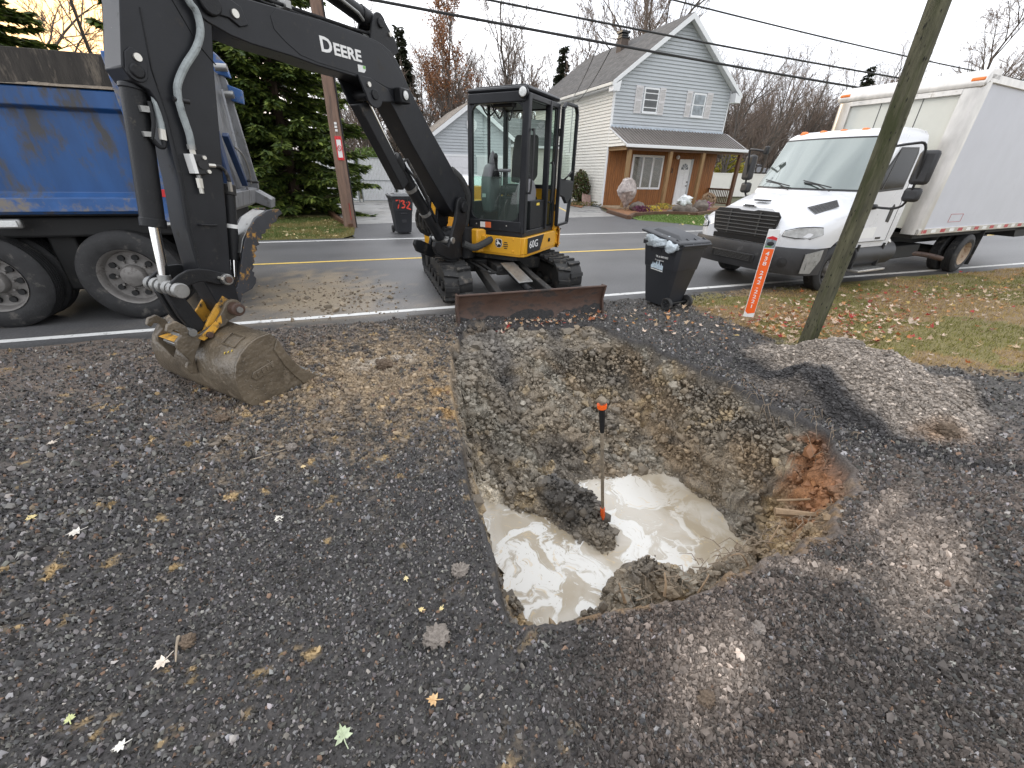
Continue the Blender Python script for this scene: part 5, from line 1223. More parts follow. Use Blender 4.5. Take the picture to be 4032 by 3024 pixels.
# cab shell: horizontal sections
def sec(z, xb, xf, xm, hw, rc=.12, n=5):
    """rounded plan section: back xb, side front xf, centre front xm, half width hw"""
    p = [(xb, YC + hw), (xf - rc, YC + hw)]
    for i in range(1, n + 1):
        t = i / (n + 1) * PI / 2
        p.append((xf - rc + rc * math.sin(t), YC + hw - rc + rc * math.cos(t)))
    for i in range(9):
        u = 1 - 2 * i / 8
        p.append((xf + (xm - xf) * (1 - u * u), YC + (hw - rc) * u))
    for i in range(n, 0, -1):
        t = i / (n + 1) * PI / 2
        p.append((xf - rc + rc * math.sin(t), YC - hw + rc - rc * math.cos(t)))
    p += [(xf - rc, YC - hw), (xb, YC - hw)]
    return [Vector((x, y, z)) for x, y in p]
SECS = [(.70, 3.10, 4.40, 4.5, .97), (1.0, 3.10, 4.50, 4.7, 1.0), (1.30, 3.10, 4.52, 4.78, 1.0), (1.52, 3.10, 4.48, 4.78, .99), (1.60, 3.10, 4.43, 4.72, .985), (2.34, 3.10, 4.03, 4.20, .93), (2.42, 3.10, 3.98, 4.13, .91), (2.48, 3.12, 3.88, 4.0, .87), (2.52, 3.2, 3.7, 3.8, .78)]
cabb = tp(MB().loft([sec(*s) for s in SECS]), 'cab', M_tw, smooth=50)
def scr_patch(z0, z1, a, b, off):
    A = sec(z0, *[np.interp(z0, [s[0] for s in SECS], [s[k] for s in SECS]) for k in (1, 2, 3, 4)])
    B_ = sec(z1, *[np.interp(z1, [s[0] for s in SECS], [s[k] for s in SECS]) for k in (1, 2, 3, 4)])
    rings = []
    for t in range(5):
        rings.append([p.lerp(q, t / 4) + Vector((off, 0, off * .5)) for p, q in zip(A[a:b], B_[a:b])])
    m_ = MB()
    m_.loft(rings, closed=False)
    return m_
tp(scr_patch(1.575, 2.385, 4, 19, .006), 'windscreen_seal', M_trim, cabb, smooth=60)
tp(scr_patch(1.60, 2.355, 5, 18, .011), 'windscreen', M_scr, cabb, smooth=60)
for k, y in enumerate((-.42, -.76, -1.10, -1.44, -1.78)):
    tp(MB().loft([[Vector((3.86 + dx * .07 * (1 - t * .4), y + dy * .055 * (1 - t * .4), 2.47 + t * .055)) for dx, dy in ((-1, -1), (1, -1), (1, 1), (-1, 1))] for t in (0, 1)]), 'roof_marker_lamp', M_amber, cabb, bevel=.012)
for y0, y1 in ((-.50, -1.0), (-1.2, -1.7)):
    tp(MB().tube([(4.76, y0, 1.575), (4.70, (y0 + y1) / 2, 1.66), (4.685, y1, 1.69)], .010, 6), 'wiper', M_trim, cabb)
    tp(MB().tube([(4.74, (y0 + y1) / 2 + .25, 1.63), (4.68, (y0 + y1) / 2 - .27, 1.72)], .009, 6), 'wiper_blade', M_trim, cabb)
# door details (near side)
def dside(pts, y0, y1, name, m, parent, **k): return tp(MB().prism([(x, y0, z) for x, z in pts], (0, y1 - y0, 0)), name, m, parent, **k)
yS = YC + 1.0
door = dside([(3.30, .80), (4.33, .80), (4.42, 1.10), (4.42, 1.50), (4.02, 2.28), (3.36, 2.30), (3.30, 2.2)], yS - .05, yS + .004, 'door', M_tw, BT, bevel=.006)
dside([(3.42, 1.62), (4.38, 1.56), (4.28, 1.75), (3.98, 2.22), (3.45, 2.24), (3.40, 2.15)], yS - .02, yS + .008, 'window_frame', M_trim, door, bevel=.01)
dside([(3.46, 1.66), (4.32, 1.60), (4.24, 1.76), (3.96, 2.19), (3.48, 2.205)], yS, yS + .011, 'window_pane', M_dgl, door)
dside([(4.06, 1.62), (4.09, 1.62), (3.99, 2.18), (3.96, 2.18)], yS + .009, yS + .014, 'window_bar', M_trim, door)
dside([(3.45, 1.10), (3.56, 1.12), (3.56, 1.30), (3.49, 1.40), (3.44, 1.36)], yS + .0, yS + .012, 'door_handle', M_trim, door, bevel=.012)
dside([(3.75, .86), (4.18, .86), (4.18, 1.02), (3.75, 1.04)], yS + .004, yS + .007, 'blank_patch', M_wht, door)
dside([(3.50, .83), (3.66, .83), (3.66, .865), (3.50, .865)], yS + .004, yS + .008, 'badge', M_trim, door)
seam = MB()
for a, b in (((3.30, .80), (3.30, 2.2)), ((3.30, .80), (4.33, .80)), ((4.33, .80), (4.42, 1.10)), ((4.42, 1.10), (4.42, 1.50))): seam.beam((a[0], yS + .004, a[1]), (b[0], yS + .004, b[1]), .008, .006)
tp(seam, 'door_seam', M_trim, door)
# mirrors
def mirror(sg):
    y = YC + sg * 1.0; o = sg
    arm = tp(MB().tube(smooth_path([(4.35, y, 2.20), (4.35, y + o * .30, 2.24), (4.28, y + o * .42, 2.22), (4.20, y + o * .44, 1.95), (4.12, y + o * .42, 1.50), (4.10, y + o * .30, 1.36), (4.15, y, 1.36)], 4), .018, 8), 'mirror_arm', M_trim, bevel=0)
    tp(MB().box((4.12, y + o * .46, 1.93), (.12, .24, .46), Matrix.Rotation(.15 * o, 3, 'Z')), 'mirror_head', M_bump, arm, bevel=.05)
    tp(MB().box((4.10, y + o * .44, 1.56), (.12, .22, .20), Matrix.Rotation(.15 * o, 3, 'Z')), 'mirror_head', M_bump, arm, bevel=.05)
    tp(MB().box((4.34, y + o * .02, 2.22), (.08, .08, .14)), 'mirror_bracket', M_trim, arm, bevel=.02)
    tp(MB().box((4.14, y + o * .02, 1.36), (.12, .07, .08)), 'mirror_bracket', M_trim, arm, bevel=.02)
mirror(1); mirror(-1)
# hood
def hood_sec(x):
    g = lambda xs, ys: float(np.interp(x, xs, ys))
    X = [4.28, 4.75, 5.1, 5.4, 5.62, 5.76, 5.82]
    zt = g(X, [1.56, 1.53, 1.47, 1.40, 1.33, 1.24, 1.10]); yh = g(X, [.86, .80, .70, .63, .60, .58, .55])
    zc = g(X, [1.48, 1.45, 1.38, 1.30, 1.24, 1.16, 1.04]); Wd = g(X, [1.0, 1.02, 1.06, 1.06, 1.0, .86, .72])
    zf = g(X, [1.36, 1.30, 1.22, 1.14, 1.06, 1.0, .96]); zb = .76
    arch = .47
    if abs(x - 4.66) < arch: zb = max(.76, .39 + math.sqrt(arch * arch - (x - 4.66) ** 2) * 1.02)
    zb = min(zb, zf - .06)
    h = [(0, zt), (yh * .45, zt - .004), (yh * .85, zt - .02), (yh, zc), (yh + (Wd - yh) * .35, (zc * .45 + zf * .55)), (Wd * .97, zf), (Wd, zf - .07), (Wd, (zf - .07) * .4 + zb * .6), (Wd - .01, zb)]
    return [Vector((x, YC + y, z)) for y, z in h[::-1]] + [Vector((x, YC - y, z)) for y, z in h[1:]]
hx = list(np.linspace(4.28, 5.14, 16)) + [5.25, 5.4, 5.52, 5.62, 5.70, 5.76, 5.80, 5.82]
hood = tp(MB().loft([hood_sec(x) for x in hx], closed=False), 'hood', M_tw, smooth=50, fixn=True)
fr_ = hood_sec(5.82); tp(MB().add(fr_, [tuple(range(len(fr_)))]), 'nose_panel', M_tw, hood)
tp(MB().add([(5.822, YC - .62, 1.05), (5.822, YC + .62, 1.05), (5.815, YC + .60, 1.20), (5.77, YC + .40, 1.31), (5.77, YC - .40, 1.31), (5.815, YC - .60, 1.20)], [(0, 1, 2, 3, 4, 5)]), 'nose_panel', M_tw, hood)
gp = [(5.832, YC - .46, .86), (5.832, YC + .46, .86), (5.832, YC + .57, .92), (5.828, YC + .63, 1.20), (5.81, YC + .56, 1.27), (5.80, YC + .18, 1.275), (5.80, YC + .12, 1.255), (5.80, YC - .12, 1.255), (5.80, YC - .18, 1.275), (5.81, YC - .56, 1.27), (5.828, YC - .63, 1.20), (5.832, YC - .57, .92)]
grille = tp(MB().prism(gp, (.014, 0, 0)), 'grille', M_trim, BT, bevel=.01)
for k in range(6):
    z = .905 + .058 * k; w = .52 + .015 * k
    tp(MB().span((5.845, YC - w, z), (5.862, YC + w, z + .016)), 'grille_bar', M_slat, grille, bevel=.004)
for y in (-.28, .28): tp(MB().span((5.845, YC + y - .012, .88), (5.856, YC + y + .012, 1.25)), 'grille_strut', M_slat, grille)
tp(MB().box((5.79, YC, 1.335), (.03, .26, .055), Matrix.Rotation(-.35, 3, 'Y')), 'badge', M_chrome, hood, bevel=.02)
tp(MB().box((5.806, YC, 1.334), (.006, .19, .03), Matrix.Rotation(-.35, 3, 'Y')), 'badge_field', M_trim, hood, bevel=.002)
tp(MB().span((5.45, YC - .13, 1.395), (5.55, YC + .13, 1.42)), 'hood_vent', M_bump, hood, bevel=.008)
for sg in (1, -1):
    q = lambda x, y, z: Vector((x, YC + sg * y, z))
    vb_ = MB()
    for k in range(7):
        t = k / 6
        vb_.beam(q(5.30 - .02 * t, .665 + .13 * t, 1.338 - .083 * t), q(4.82 + .03 * t, .80 + .075 * t, 1.450 - .082 * t), .012, .014, (0, sg * .5, 1))
    tp(vb_, 'side_vent', M_slat, hood, bevel=.002)
    # headlamp
    hl = tp(MB().loft([[q(5.34, 1.07, .97), q(5.42, 1.075, 1.09), q(5.60, 1.03, 1.10), q(5.75, .90, 1.08), q(5.82, .74, 1.02), q(5.84, .72, .93), q(5.76, .90, .91), q(5.58, 1.03, .91)],
                       [q(5.36, 1.04, .97), q(5.43, 1.04, 1.07), q(5.60, 1.0, 1.085), q(5.73, .88, 1.06), q(5.80, .73, 1.01), q(5.81, .71, .94), q(5.74, .88, .925), q(5.58, 1.0, .925)]]), 'headlamp', M_trim, BT, bevel=.006)
    tp(MB().loft([[q(5.37, 1.083, .97), q(5.44, 1.09, 1.075), q(5.60, 1.045, 1.085), q(5.75, .915, 1.065), q(5.825, .755, 1.01), q(5.845, .735, .94), q(5.765, .915, .925), q(5.58, 1.045, .925)],
                  [q(5.37, 1.06, .97), q(5.44, 1.06, 1.075), q(5.60, 1.02, 1.085), q(5.75, .89, 1.065), q(5.81, .73, 1.01), q(5.82, .72, .94), q(5.75, .89, .925), q(5.58, 1.02, .925)]]), 'headlamp_glass', M_ltc, hl, bevel=.008)
# bumper
bmp = MB(); rings = []
for y, x in ((-1.13, 5.34), (-1.10, 5.58), (-.98, 5.74), (-.7, 5.86), (-.35, 5.90), (0, 5.91), (.35, 5.90), (.7, 5.86), (.98, 5.74), (1.10, 5.58), (1.13, 5.34)):
    rings.append([Vector((x - .12, YC + y, .36)), Vector((x - .02, YC + y, .36)), Vector((x + .015, YC + y, .46)), Vector((x + .02, YC + y, .70)), Vector((x - .01, YC + y, .77)), Vector((x - .14, YC + y, .77))])
bumper = tp(bmp.loft(rings), 'bumper', M_bump, BT, smooth=30)
tp(MB().span((5.922, YC - .42, .47), (5.94, YC + .42, .60)), 'lower_grille', M_trim, bumper, bevel=.02)
for k in range(5): tp(MB().span((5.938, YC - .36, .487 + .022 * k), (5.946, YC + .36, .495 + .022 * k)), 'grille_bar', M_slat, bumper)
for sg in (1, -1):
    tp(MB().lathe((5.80, YC + sg * .84, .54), Vector((1, sg * .5, 0)), [(0, .075), (.03, .07), (.035, .0)], 16), 'fog_lamp', M_trim, bumper)
    tp(MB().prism([(5.50, YC + sg * 1.135, .40), (5.66, YC + sg * 1.07, .40), (5.66, YC + sg * 1.075, .70), (5.36, YC + sg * 1.145, .76), (5.36, YC + sg * 1.145, .60)], (0, sg * .012, 0)), 'bumper_corner', M_steel, bumper)
tp(MB().span((5.5, YC - .55, .78), (5.84, YC + .55, .86)), 'bumper_top', M_trim, bumper)
# tanks, steps, fender liners
for sg in (1, -1):
    y = YC + sg * .80
    tk = tp(MB().cyl((2.75, y, .55), (4.05, y, .55), .22, n=24), 'fuel_tank', M_bump if sg > 0 else M_alu, BT, bevel=.02)
    tp(MB().lathe((2.95, y + sg * .05, .72), Vector((0, sg * .7, .7)), [(0, .06), (.09, .06), (.095, .05), (.11, .0)], 14), 'filler_cap', M_alu, tk)
    st = tp(MB().span((3.20, y + sg * .12, .30), (4.05, y + sg * .34, .335)), 'step', M_alu, BT, bevel=.006)
    for k in range(9): tp(MB().span((3.26 + .085 * k, y + sg * .13, .335), (3.30 + .085 * k, y + sg * .33, .342)), 'step_tread', M_steel, st)
    tp(MB().span((3.2, y + sg * .13, .30), (3.24, y + sg * .20, .75)), 'step_hanger', M_chas, st)
    tp(MB().span((4.0, y + sg * .13, .30), (4.04, y + sg * .20, .75)), 'step_hanger', M_chas, st)
    tp(MB().loft([[Vector((4.66 + .475 * math.cos(R(a)), YC + sg * w, .39 + .475 * math.sin(R(a)))) for a in range(-10, 200, 15)] for w in (1.0, .62)], closed=False), 'wheel_arch', M_chas, BT)
tp(MB().tube(smooth_path([(2.4, -.5, .45), (1.4, -.4, .42), (1.0, -.25, .38), (.75, -.08, .32)]), .05, 10), 'exhaust_pipe', M_rust, BT)
tp(MB().span((1.2, -.8, .35), (2.5, -.35, .6)), 'battery_box', M_chas, BT, bevel=.02)
tp(MB().span((3.1, YR + .2, .5), (5.6, -.35, .85)), 'engine_bay', M_chas, BT)
# ================================================================== house
HO = Vector((13.49, 23.3, 0)); ha = R(2.34)
HS_ = thing('house', 'two storey house with pale blue siding, gable roof and brown timber porch', 'house', HO, ha)
M_sid = mat('blue_grey_siding', (.47, .495, .515), .55, var=.05, vs=2)
M_sid2 = mat('cream_warm_lit_siding', (.74, .72, .66), .55, var=.04, vs=2)  # side walls' warm sunward light put into this cream; breezeway shares it
M_trimw = mat('white_trim', (.78, .79, .80), .5, var=.03)
M_shut = mat('pale_shutter', (.62, .60, .60), .6, var=.05)
M_brown = mat('stained_cedar_board', (.27, .105, .028), .6, var=.35, vs=3, bump=.1, bs=30, stretch=(6, 6, .6), dirt=((.15, .055, .018), .57, 2))
M_post = mat('treated_timber', (.27, .165, .075), .7, var=.25, vs=4, stretch=(5, 5, .6))
M_dkwd = mat('dark_stained_timber', (.095, .045, .022), .6, var=.25, vs=4)
M_pane = mat('dark_house_window', (.030, .034, .036), .05, var=.3, vs=2, spec=.8)
M_pane2 = mat('curtained_window', (.20, .23, .25), .08, var=.45, vs=5, spec=.8)
M_blind = mat('vertical_blind', (.55, .54, .48), .6, var=.2, vs=12)
M_slab = mat('porch_slab', (.36, .27, .18), .7, var=.2, vs=4)
M_metal = mat('grey_brown_metal_roof', (.21, .19, .175), .42, var=.12, vs=3)
M_flash = mat('pale_flashing', (.46, .52, .58), .45, var=.2, vs=6)
def shingle(name, c):
    m = mat(name, c, .9, var=.2, vs=3, bump=.3, bs=40)
    n, l = m.node_tree.nodes, m.node_tree.links
    t = [q for q in n if q.type == 'TEX_COORD'][0]; b = n['Principled BSDF']
    br = n.new('ShaderNodeTexBrick'); br.inputs['Scale'].default_value = 1.0; br.inputs['Brick Width'].default_value = .32; br.inputs['Row Height'].default_value = .16
    br.inputs['Mortar Size'].default_value = .008; br.inputs['Color1'].default_value = (.75, .75, .75, 1); br.inputs['Color2'].default_value = (1.2, 1.2, 1.2, 1); br.inputs['Mortar'].default_value = (.35, .35, .35, 1)
    sx = n.new('ShaderNodeSeparateXYZ'); cb = n.new('ShaderNodeCombineXYZ'); l.new(t.outputs['Object'], sx.inputs[0])
    ad = n.new('ShaderNodeMath'); ad.operation = 'MULTIPLY'; ad.inputs[1].default_value = 1.6
    l.new(sx.outputs['Z'], ad.inputs[0]); l.new(ad.outputs[0], cb.inputs['Y'])
    sm_ = n.new('ShaderNodeMath'); sm_.operation = 'ADD'; l.new(sx.outputs['Y'], sm_.inputs[0]); l.new(sm_.outputs[0], cb.inputs['X'])
    l.new(cb.outputs[0], br.inputs['Vector'])
    old = b.inputs['Base Color'].links[0].from_socket
    x = n.new('ShaderNodeMix'); x.data_type = 'RGBA'; x.blend_type = 'MULTIPLY'; x.inputs['Factor'].default_value = 1
    l.new(old, x.inputs[6]); l.new(br.outputs['Color'], x.inputs[7]); l.new(x.outputs[2], b.inputs['Base Color'])
    return m
M_shin = shingle('asphalt_shingle', (.105, .10, .096))

def hp(mb, name, m, parent=HS_, **k): return mb.build(name, m, parent, **k)
def clap(name, m, p0, udir, zlo, zhi, span, parent, row=.16, depth=.05, out=(0, -1, 0)):
    """lapped boards: span(z) -> (u0,u1) in metres along udir from p0"""
    mb = MB(); p0 = Vector(p0); u = Vector(udir); o = Vector(out); z = zlo
    while z < zhi - .01:
        z2 = min(z + row, zhi); a0, a1 = span(z); b0, b1 = span(z2)
        if a1 - a0 > .05:
            A, B_ = p0 + u * a0 + Vector((0, 0, z)), p0 + u * a1 + Vector((0, 0, z))
            C_, D_ = p0 + u * max(b1, b0 + .01) + Vector((0, 0, z2)), p0 + u * b0 + Vector((0, 0, z2))
            mb.quad(A + o * depth, B_ + o * depth, C_ + o * .002, D_ + o * .002)
            mb.quad(A + o * .002, B_ + o * .002, B_ + o * depth, A + o * depth)
        z = z2
    return mb.build(name, m, parent, fixn=False, smooth=5, kind='stuff')
WD, DP, EV, PK = 8.02, 10.5, 6.25, 9.15
# core walls
hp(MB().prism([(0, .02, 0), (WD, .02, 0), (WD, .02, EV), (WD / 2, .02, PK - .1), (0, .02, EV)], (0, DP, 0)), 'wall', M_sid)
front = clap('front_siding', M_sid, (0, .02, 0), (1, 0, 0), 4.12, PK - .12, lambda z: (.06, WD - .06) if z < EV else (.0 + (z - EV) / (PK - EV) * WD / 2, WD - (z - EV) / (PK - EV) * WD / 2), HS_)
clap('side_siding', M_sid2, (0, .02, 0), (0, 1, 0), .12, EV, lambda z: (.05, DP), HS_, out=(-1, 0, 0))
for x in (0, WD): hp(MB().span((x - .035, -.02, 0 if x == 0 else 4.1), (x + .06 if x == 0 else x + .035, .10, EV)), 'corner_trim', M_trimw)
# roof slabs with overhang
ov, rk = .42, .42
for sg in (1, -1):
    xe = -ov if sg > 0 else WD + ov; xm = WD / 2
    sl_ = (PK - EV) / (WD / 2); ze = EV - ov * sl_
    zr = PK + .06; zz = ze + .06
    rf = hp(MB().prism([(xe, -rk, zz), (xm, -rk, zr), (xm, -rk, zr + .10), (xe, -rk, zz + .08)], (0, DP + 2 * rk, 0)), 'roof', M_shin)
    hp(MB().prism([(xe - sg * .02, -rk - .03, zz - .14), (xm, -rk - .03, zr - .20), (xm, -rk - .03, zr + .08), (xe - sg * .02, -rk - .03, zz + .07)], (0, .028, 0)), 'fascia', M_trimw, rf)
    hp(MB().prism([(xe, -rk, zz - .05), (xm, -rk, zr - .05), (xm, -rk, zr - .02), (xe, -rk, zz - .02)], (0, rk + .01, 0)), 'soffit', M_trimw, rf)
    hp(MB().prism([(xe, -rk - .028, zz - .36), (xe + sg * .40, -rk - .028, zz - .36), (xe + sg * .48, -rk - .028, zz + .12), (xe, -rk - .028, zz - .10)], (0, .40, 0)), 'eave_return', M_trimw, rf)
    hp(MB().span((xe - sg * .10, -rk, zz - .12), (xe, DP + rk, zz + .02)), 'gutter', M_sid2 if sg > 0 else M_trimw, rf, bevel=.02)
    hp(MB().span((min(xe, xe + sg * .42), 0, zz - .16), (max(xe, xe + sg * .42), DP, zz - .13)), 'soffit', M_trimw, rf)
ch = hp(MB().span((2.85, 4.4, 8.0), (3.35, 4.9, 9.15)), 'chimney', mat('chimney_stack', (.11, .085, .07), .8, var=.2, vs=5))
hp(MB().span((2.80, 4.35, 9.15), (3.40, 4.95, 9.22)), 'chimney_cap', M_trim, ch); hp(MB().span((2.86, 4.41, 9.28), (3.34, 4.89, 9.33)), 'chimney_cap', M_trim, ch); hp(MB().span((2.80, 4.35, 9.40), (3.40, 4.95, 9.50)), 'chimney_cap', M_trim, ch)
hp(MB().span((2.95, 4.5, 9.2), (3.25, 4.8, 9.42)), 'chimney_flue', M_trim, ch)
# upper windows with shutters
def window(x0, x1, z0, z1, bars, pane, y=.0):
    w = hp(MB().span((x0, y - .05, z0), (x1, y + .02, z1)), 'window', M_trimw, bevel=.006)
    zs = [z0 + .06] + bars + [z1 - .06]
    for i in range(len(zs) - 1):
        hp(MB().span((x0 + .08, y - .056, zs[i] + .025), (x1 - .08, y - .052, zs[i + 1] - .025)), 'pane', pane, w)
    hp(MB().span((x0 - .02, y - .085, z0 - .04), (x1 + .02, y - .02, z0 + .03)), 'sill', M_trimw, w)
    return w
window(1.86, 2.86, 4.84, 6.02, [5.10, 5.46, 5.76], M_pane); window(5.28, 6.20, 4.84, 6.0, [5.42], M_pane2)
def shutter(x0, x1, z0, z1):
    s = hp(MB().span((x0, -.05, z0), (x1, -.0, z1)), 'shutter', M_shut, bevel=.006)
    zm = (z0 + z1) / 2; lv = MB()
    for a, b in ((z0 + .09, zm - .05), (zm + .05, z1 - .09)):
        k = int((b - a) / .05)
        for i in range(k): lv.box(((x0 + x1) / 2, -.052, a + (i + .5) * (b - a) / k), (x1 - x0 - .12, .02, .034), Matrix.Rotation(.6, 3, 'X'))
    hp(lv, 'louvre', M_shut, s)
for a, b in ((1.30, 1.78), (2.90, 3.30), (4.80, 5.20), (6.26, 6.70)): shutter(a, b, 4.80, 6.06)
# porch
PD = -1.62
pw = MB(); n = 52
for i in range(n):
    x = .02 + (WD - .04) * i / n
    pw.span((x + .008, -.03, .10), (x + (WD - .04) / n - .008, .02, 3.1))
hp(MB().span((0, -.012, .08), (WD, .015, 4.1)), 'porch_wall', M_dkwd)
hp(pw, 'wall_board', M_brown, kind='stuff')
hp(MB().span((-.05, PD - .15, -.02), (WD + .1, .0, .10)), 'porch_floor', M_slab, bevel=.01)
pr = hp(MB().prism([(-.05, .0, 4.02), (-.05, PD - .18, 3.16), (-.05, PD - .18, 3.22), (-.05, .0, 4.10)], (WD + .5, 0, 0)), 'porch_roof', M_metal)
rb = MB()
for i in range(39):
    x = .02 + i * .215
    rb.prism([(x, -.04, 4.085), (x, PD - .19, 3.222), (x, PD - .19, 3.262), (x, -.04, 4.125)], (.04, 0, 0))
hp(rb, 'roof_rib', M_metal, pr, kind='stuff')
hp(MB().span((-.02, -.07, 4.06), (WD + .02, .0, 4.18)), 'flashing', M_flash, pr)
hp(MB().span((-.08, PD - .27, 3.05), (WD + .48, PD - .18, 3.20)), 'gutter', M_trimw, pr, bevel=.02)
hp(MB().prism([(-.055, 0, 3.12), (-.055, PD - .16, 3.12), (-.055, PD - .16, 3.17), (-.055, 0, 4.02)], (.03, 0, 0)), 'porch_gable', M_sid2, pr)
clap('gable_siding', M_sid2, (-.055, 0, 0), (0, -1, 0), 3.13, 3.95, lambda z: (0, max(.02, (4.0 - z) / .88 * 1.75)), pr, out=(-1, 0, 0))
hp(MB().beam((-.07, .02, 4.05), (-.07, PD - .2, 3.19), .03, .05), 'fascia', M_trimw, pr)
hp(MB().span((0, PD - .05, 2.93), (.12, .0, 3.11)), 'porch_beam', M_post); hp(MB().span((.1, PD - .06, 2.93), (WD + .35, PD + .06, 3.06)), 'porch_beam', M_dkwd)
hp(MB().span((0, PD, 3.0), (WD + .3, 0, 3.05)), 'porch_ceiling', M_brown)
for k, x in enumerate((.32, 3.06, 5.40, 8.22)): hp(MB().span((x - .10, PD - .08, .08), (x + .10, PD + .10, 2.95)), 'porch_post', M_post if k < 3 else M_dkwd, bevel=.01)
# picture window, door
lw = hp(MB().span((1.68, -.09, .98), (3.92, .0, 2.80)), 'picture_window', M_trimw, bevel=.01)
for x in (1.80, 2.50, 3.22):
    p_ = hp(MB().span((x, -.096, 1.10), (x + .58, -.092, 2.68)), 'pane', M_pane, lw)
    bl_ = MB()
    for i in range(7):
        bl_.span((x + .03 + i * .08, -.100, 1.12), (x + .055 + i * .08, -.097, 2.62))
    hp(bl_, 'blind_slat', M_blind, lw)
for x in (2.44, 3.16): hp(MB().span((x - .05, -.11, 1.0), (x + .05, -.085, 2.78)), 'mullion', M_trimw, lw)
dr_ = hp(MB().span((5.14, -.08, .10), (6.02, .0, 2.66)), 'door', M_trimw, bevel=.01)
hp(MB().span((6.02, -.11, .10), (6.16, .0, 2.68)), 'door_jamb', M_sid, dr_)
fan = [(5.58 + .27 * math.cos(R(a)), -.085, 2.10 + .33 * math.sin(R(a))) for a in range(0, 181, 15)]
hp(MB().prism(fan, (0, -.006, 0)), 'fanlight', M_pane, dr_)
for a in (36, 72, 108, 144): hp(MB().beam((5.58, -.094, 2.10), (5.58 + .27 * math.cos(R(a)), -.094, 2.10 + .33 * math.sin(R(a))), .02, .008, (0, 1, 0)), 'fan_bar', M_trimw, dr_)
for (xa, za, xb, zb) in ((5.25, .35, 5.53, .95), (5.63, .35, 5.91, .95), (5.25, 1.12, 5.53, 1.85), (5.63, 1.12, 5.91, 1.85)): hp(MB().span((xa, -.092, za), (xb, -.08, zb)), 'door_panel', M_trimw, dr_, bevel=.01)
for z in (1.20, 1.42): hp(MB().ball((5.93, -.12, z), .05), 'door_knob', M_steel, dr_)
text_mesh('2', .34, 'house_number', M_trim, frame4(Vector((4.68, -.05, 2.02)), (1, 0, 0), (0, 0, 1)), HS_, depth=.008, world=False)
hp(MB().ball((4.88, -.14, 2.75), (.10, .10, .12)), 'wall_lamp', M_trimw, bevel=0)
# porch rail at the right end
rl_ = hp(MB().span((7.85, -1.2, 1.02), (8.1, -.05, 1.10)), 'porch_rail', M_dkwd) 
hp(MB().span((8.0, PD, 1.00), (8.1, .0, 1.10)), 'hand_rail', M_dkwd, rl_); hp(MB().span((8.02, PD, .22), (8.08, .0, .28)), 'bottom_rail', M_dkwd, rl_)
for i in range(11): hp(MB().span((8.03, PD + .12 + .14 * i, .25), (8.07, PD + .16 + .14 * i, 1.02)), 'baluster', M_dkwd, rl_)
# service entry on the side wall
mt = hp(MB().cyl((-.06, 4.6, 4.6), (-.06, 4.6, 6.1), .03), 'service_mast', M_steel)
hp(MB().cyl((-.06, 4.6, 3.0), (-.06, 4.6, 4.6), .02), 'conduit', M_steel, mt)

# ================================================================== garage with breezeway
GA = thing('garage', 'blue grey gabled garage with white door behind the excavator cab', 'garage', (4.25, 28.0, 0), R(1.5))
def gp_(mb, name, m, parent=GA, **k): return mb.build(name, m, parent, **k)
GW, GE, GP, GD = 5.0, 3.62, 5.35, 7.0
M_gdoor = mat('white_garage_door', (.70, .70, .72), .5, var=.03)
M_shin2 = shingle('grey_shingle', (.13, .135, .135)); M_tanroof = shingle('weathered_shingle', (.24, .21, .18))
gp_(MB().prism([(0, .03, 0), (GW, .03, 0), (GW, .03, GE), (GW / 2, .03, GP - .08), (0, .03, GE)], (0, GD, 0)), 'wall', M_sid)
clap('front_siding', M_sid, (0, .03, 0), (1, 0, 0), .1, GP - .1, lambda z: (0, GW) if z < GE else ((z - GE) / (GP - GE) * GW / 2, GW - (z - GE) / (GP - GE) * GW / 2), GA, row=.16, depth=.05)
clap('side_siding', M_sid2, (0, .03, 0), (0, 1, 0), .1, GE, lambda z: (0, GD), GA, row=.16, depth=.05, out=(-1, 0, 0))
for sg in (1, -1):
    xe = -.38 if sg > 0 else GW + .38; sl_ = (GP - GE) / (GW / 2); ze = GE - .38 * sl_
    rf = gp_(MB().prism([(xe, -.35, ze + .05), (GW / 2, -.35, GP + .05), (GW / 2, -.35, GP + .14), (xe, -.35, ze + .13)], (0, GD + .5, 0)), 'roof', M_tanroof if sg > 0 else M_shin2)
    gp_(MB().prism([(xe, -.38, ze - .14), (GW / 2, -.38, GP - .17), (GW / 2, -.38, GP + .10), (xe, -.38, ze + .10)], (0, .028, 0)), 'fascia', M_trimw, rf)
    gp_(MB().prism([(xe, -.35, ze - .02), (GW / 2, -.35, GP - .02), (GW / 2, -.35, GP), (xe, -.35, ze)], (0, .38, 0)), 'soffit', M_trimw, rf)
vent = gp_(MB().prism([(GW / 2 - .05 + .33 * math.cos(R(a)), -.03, 4.22 + .40 * math.sin(R(a))) for a in range(22, 360, 45)], (0, -.03, 0)), 'gable_vent', M_trimw)
lv = MB()
for i in range(5): lv.span((GW / 2 - .25, -.075, 3.99 + .10 * i), (GW / 2 + .15, -.058, 4.03 + .10 * i))
gp_(lv, 'louvre', M_shut, vent)
for x0, x1 in ((.45, 2.3), (2.75, 4.5)):
    gd = gp_(MB().span((x0, -.02, .03), (x1, .03, 2.55)), 'garage_door', M_gdoor)
    for i in range(4):
        for j in range(3):
            w = (x1 - x0) / 3; gp_(MB().span((x0 + w * j + .08, -.035, .12 + .61 * i), (x0 + w * (j + 1) - .08, -.02, .56 + .61 * i)), 'door_panel', M_gdoor, gd, bevel=.008)
    gp_(MB().span((x0 - .08, -.04, 2.55), (x1 + .08, .02, 2.66)), 'lintel', M_trimw, gd)
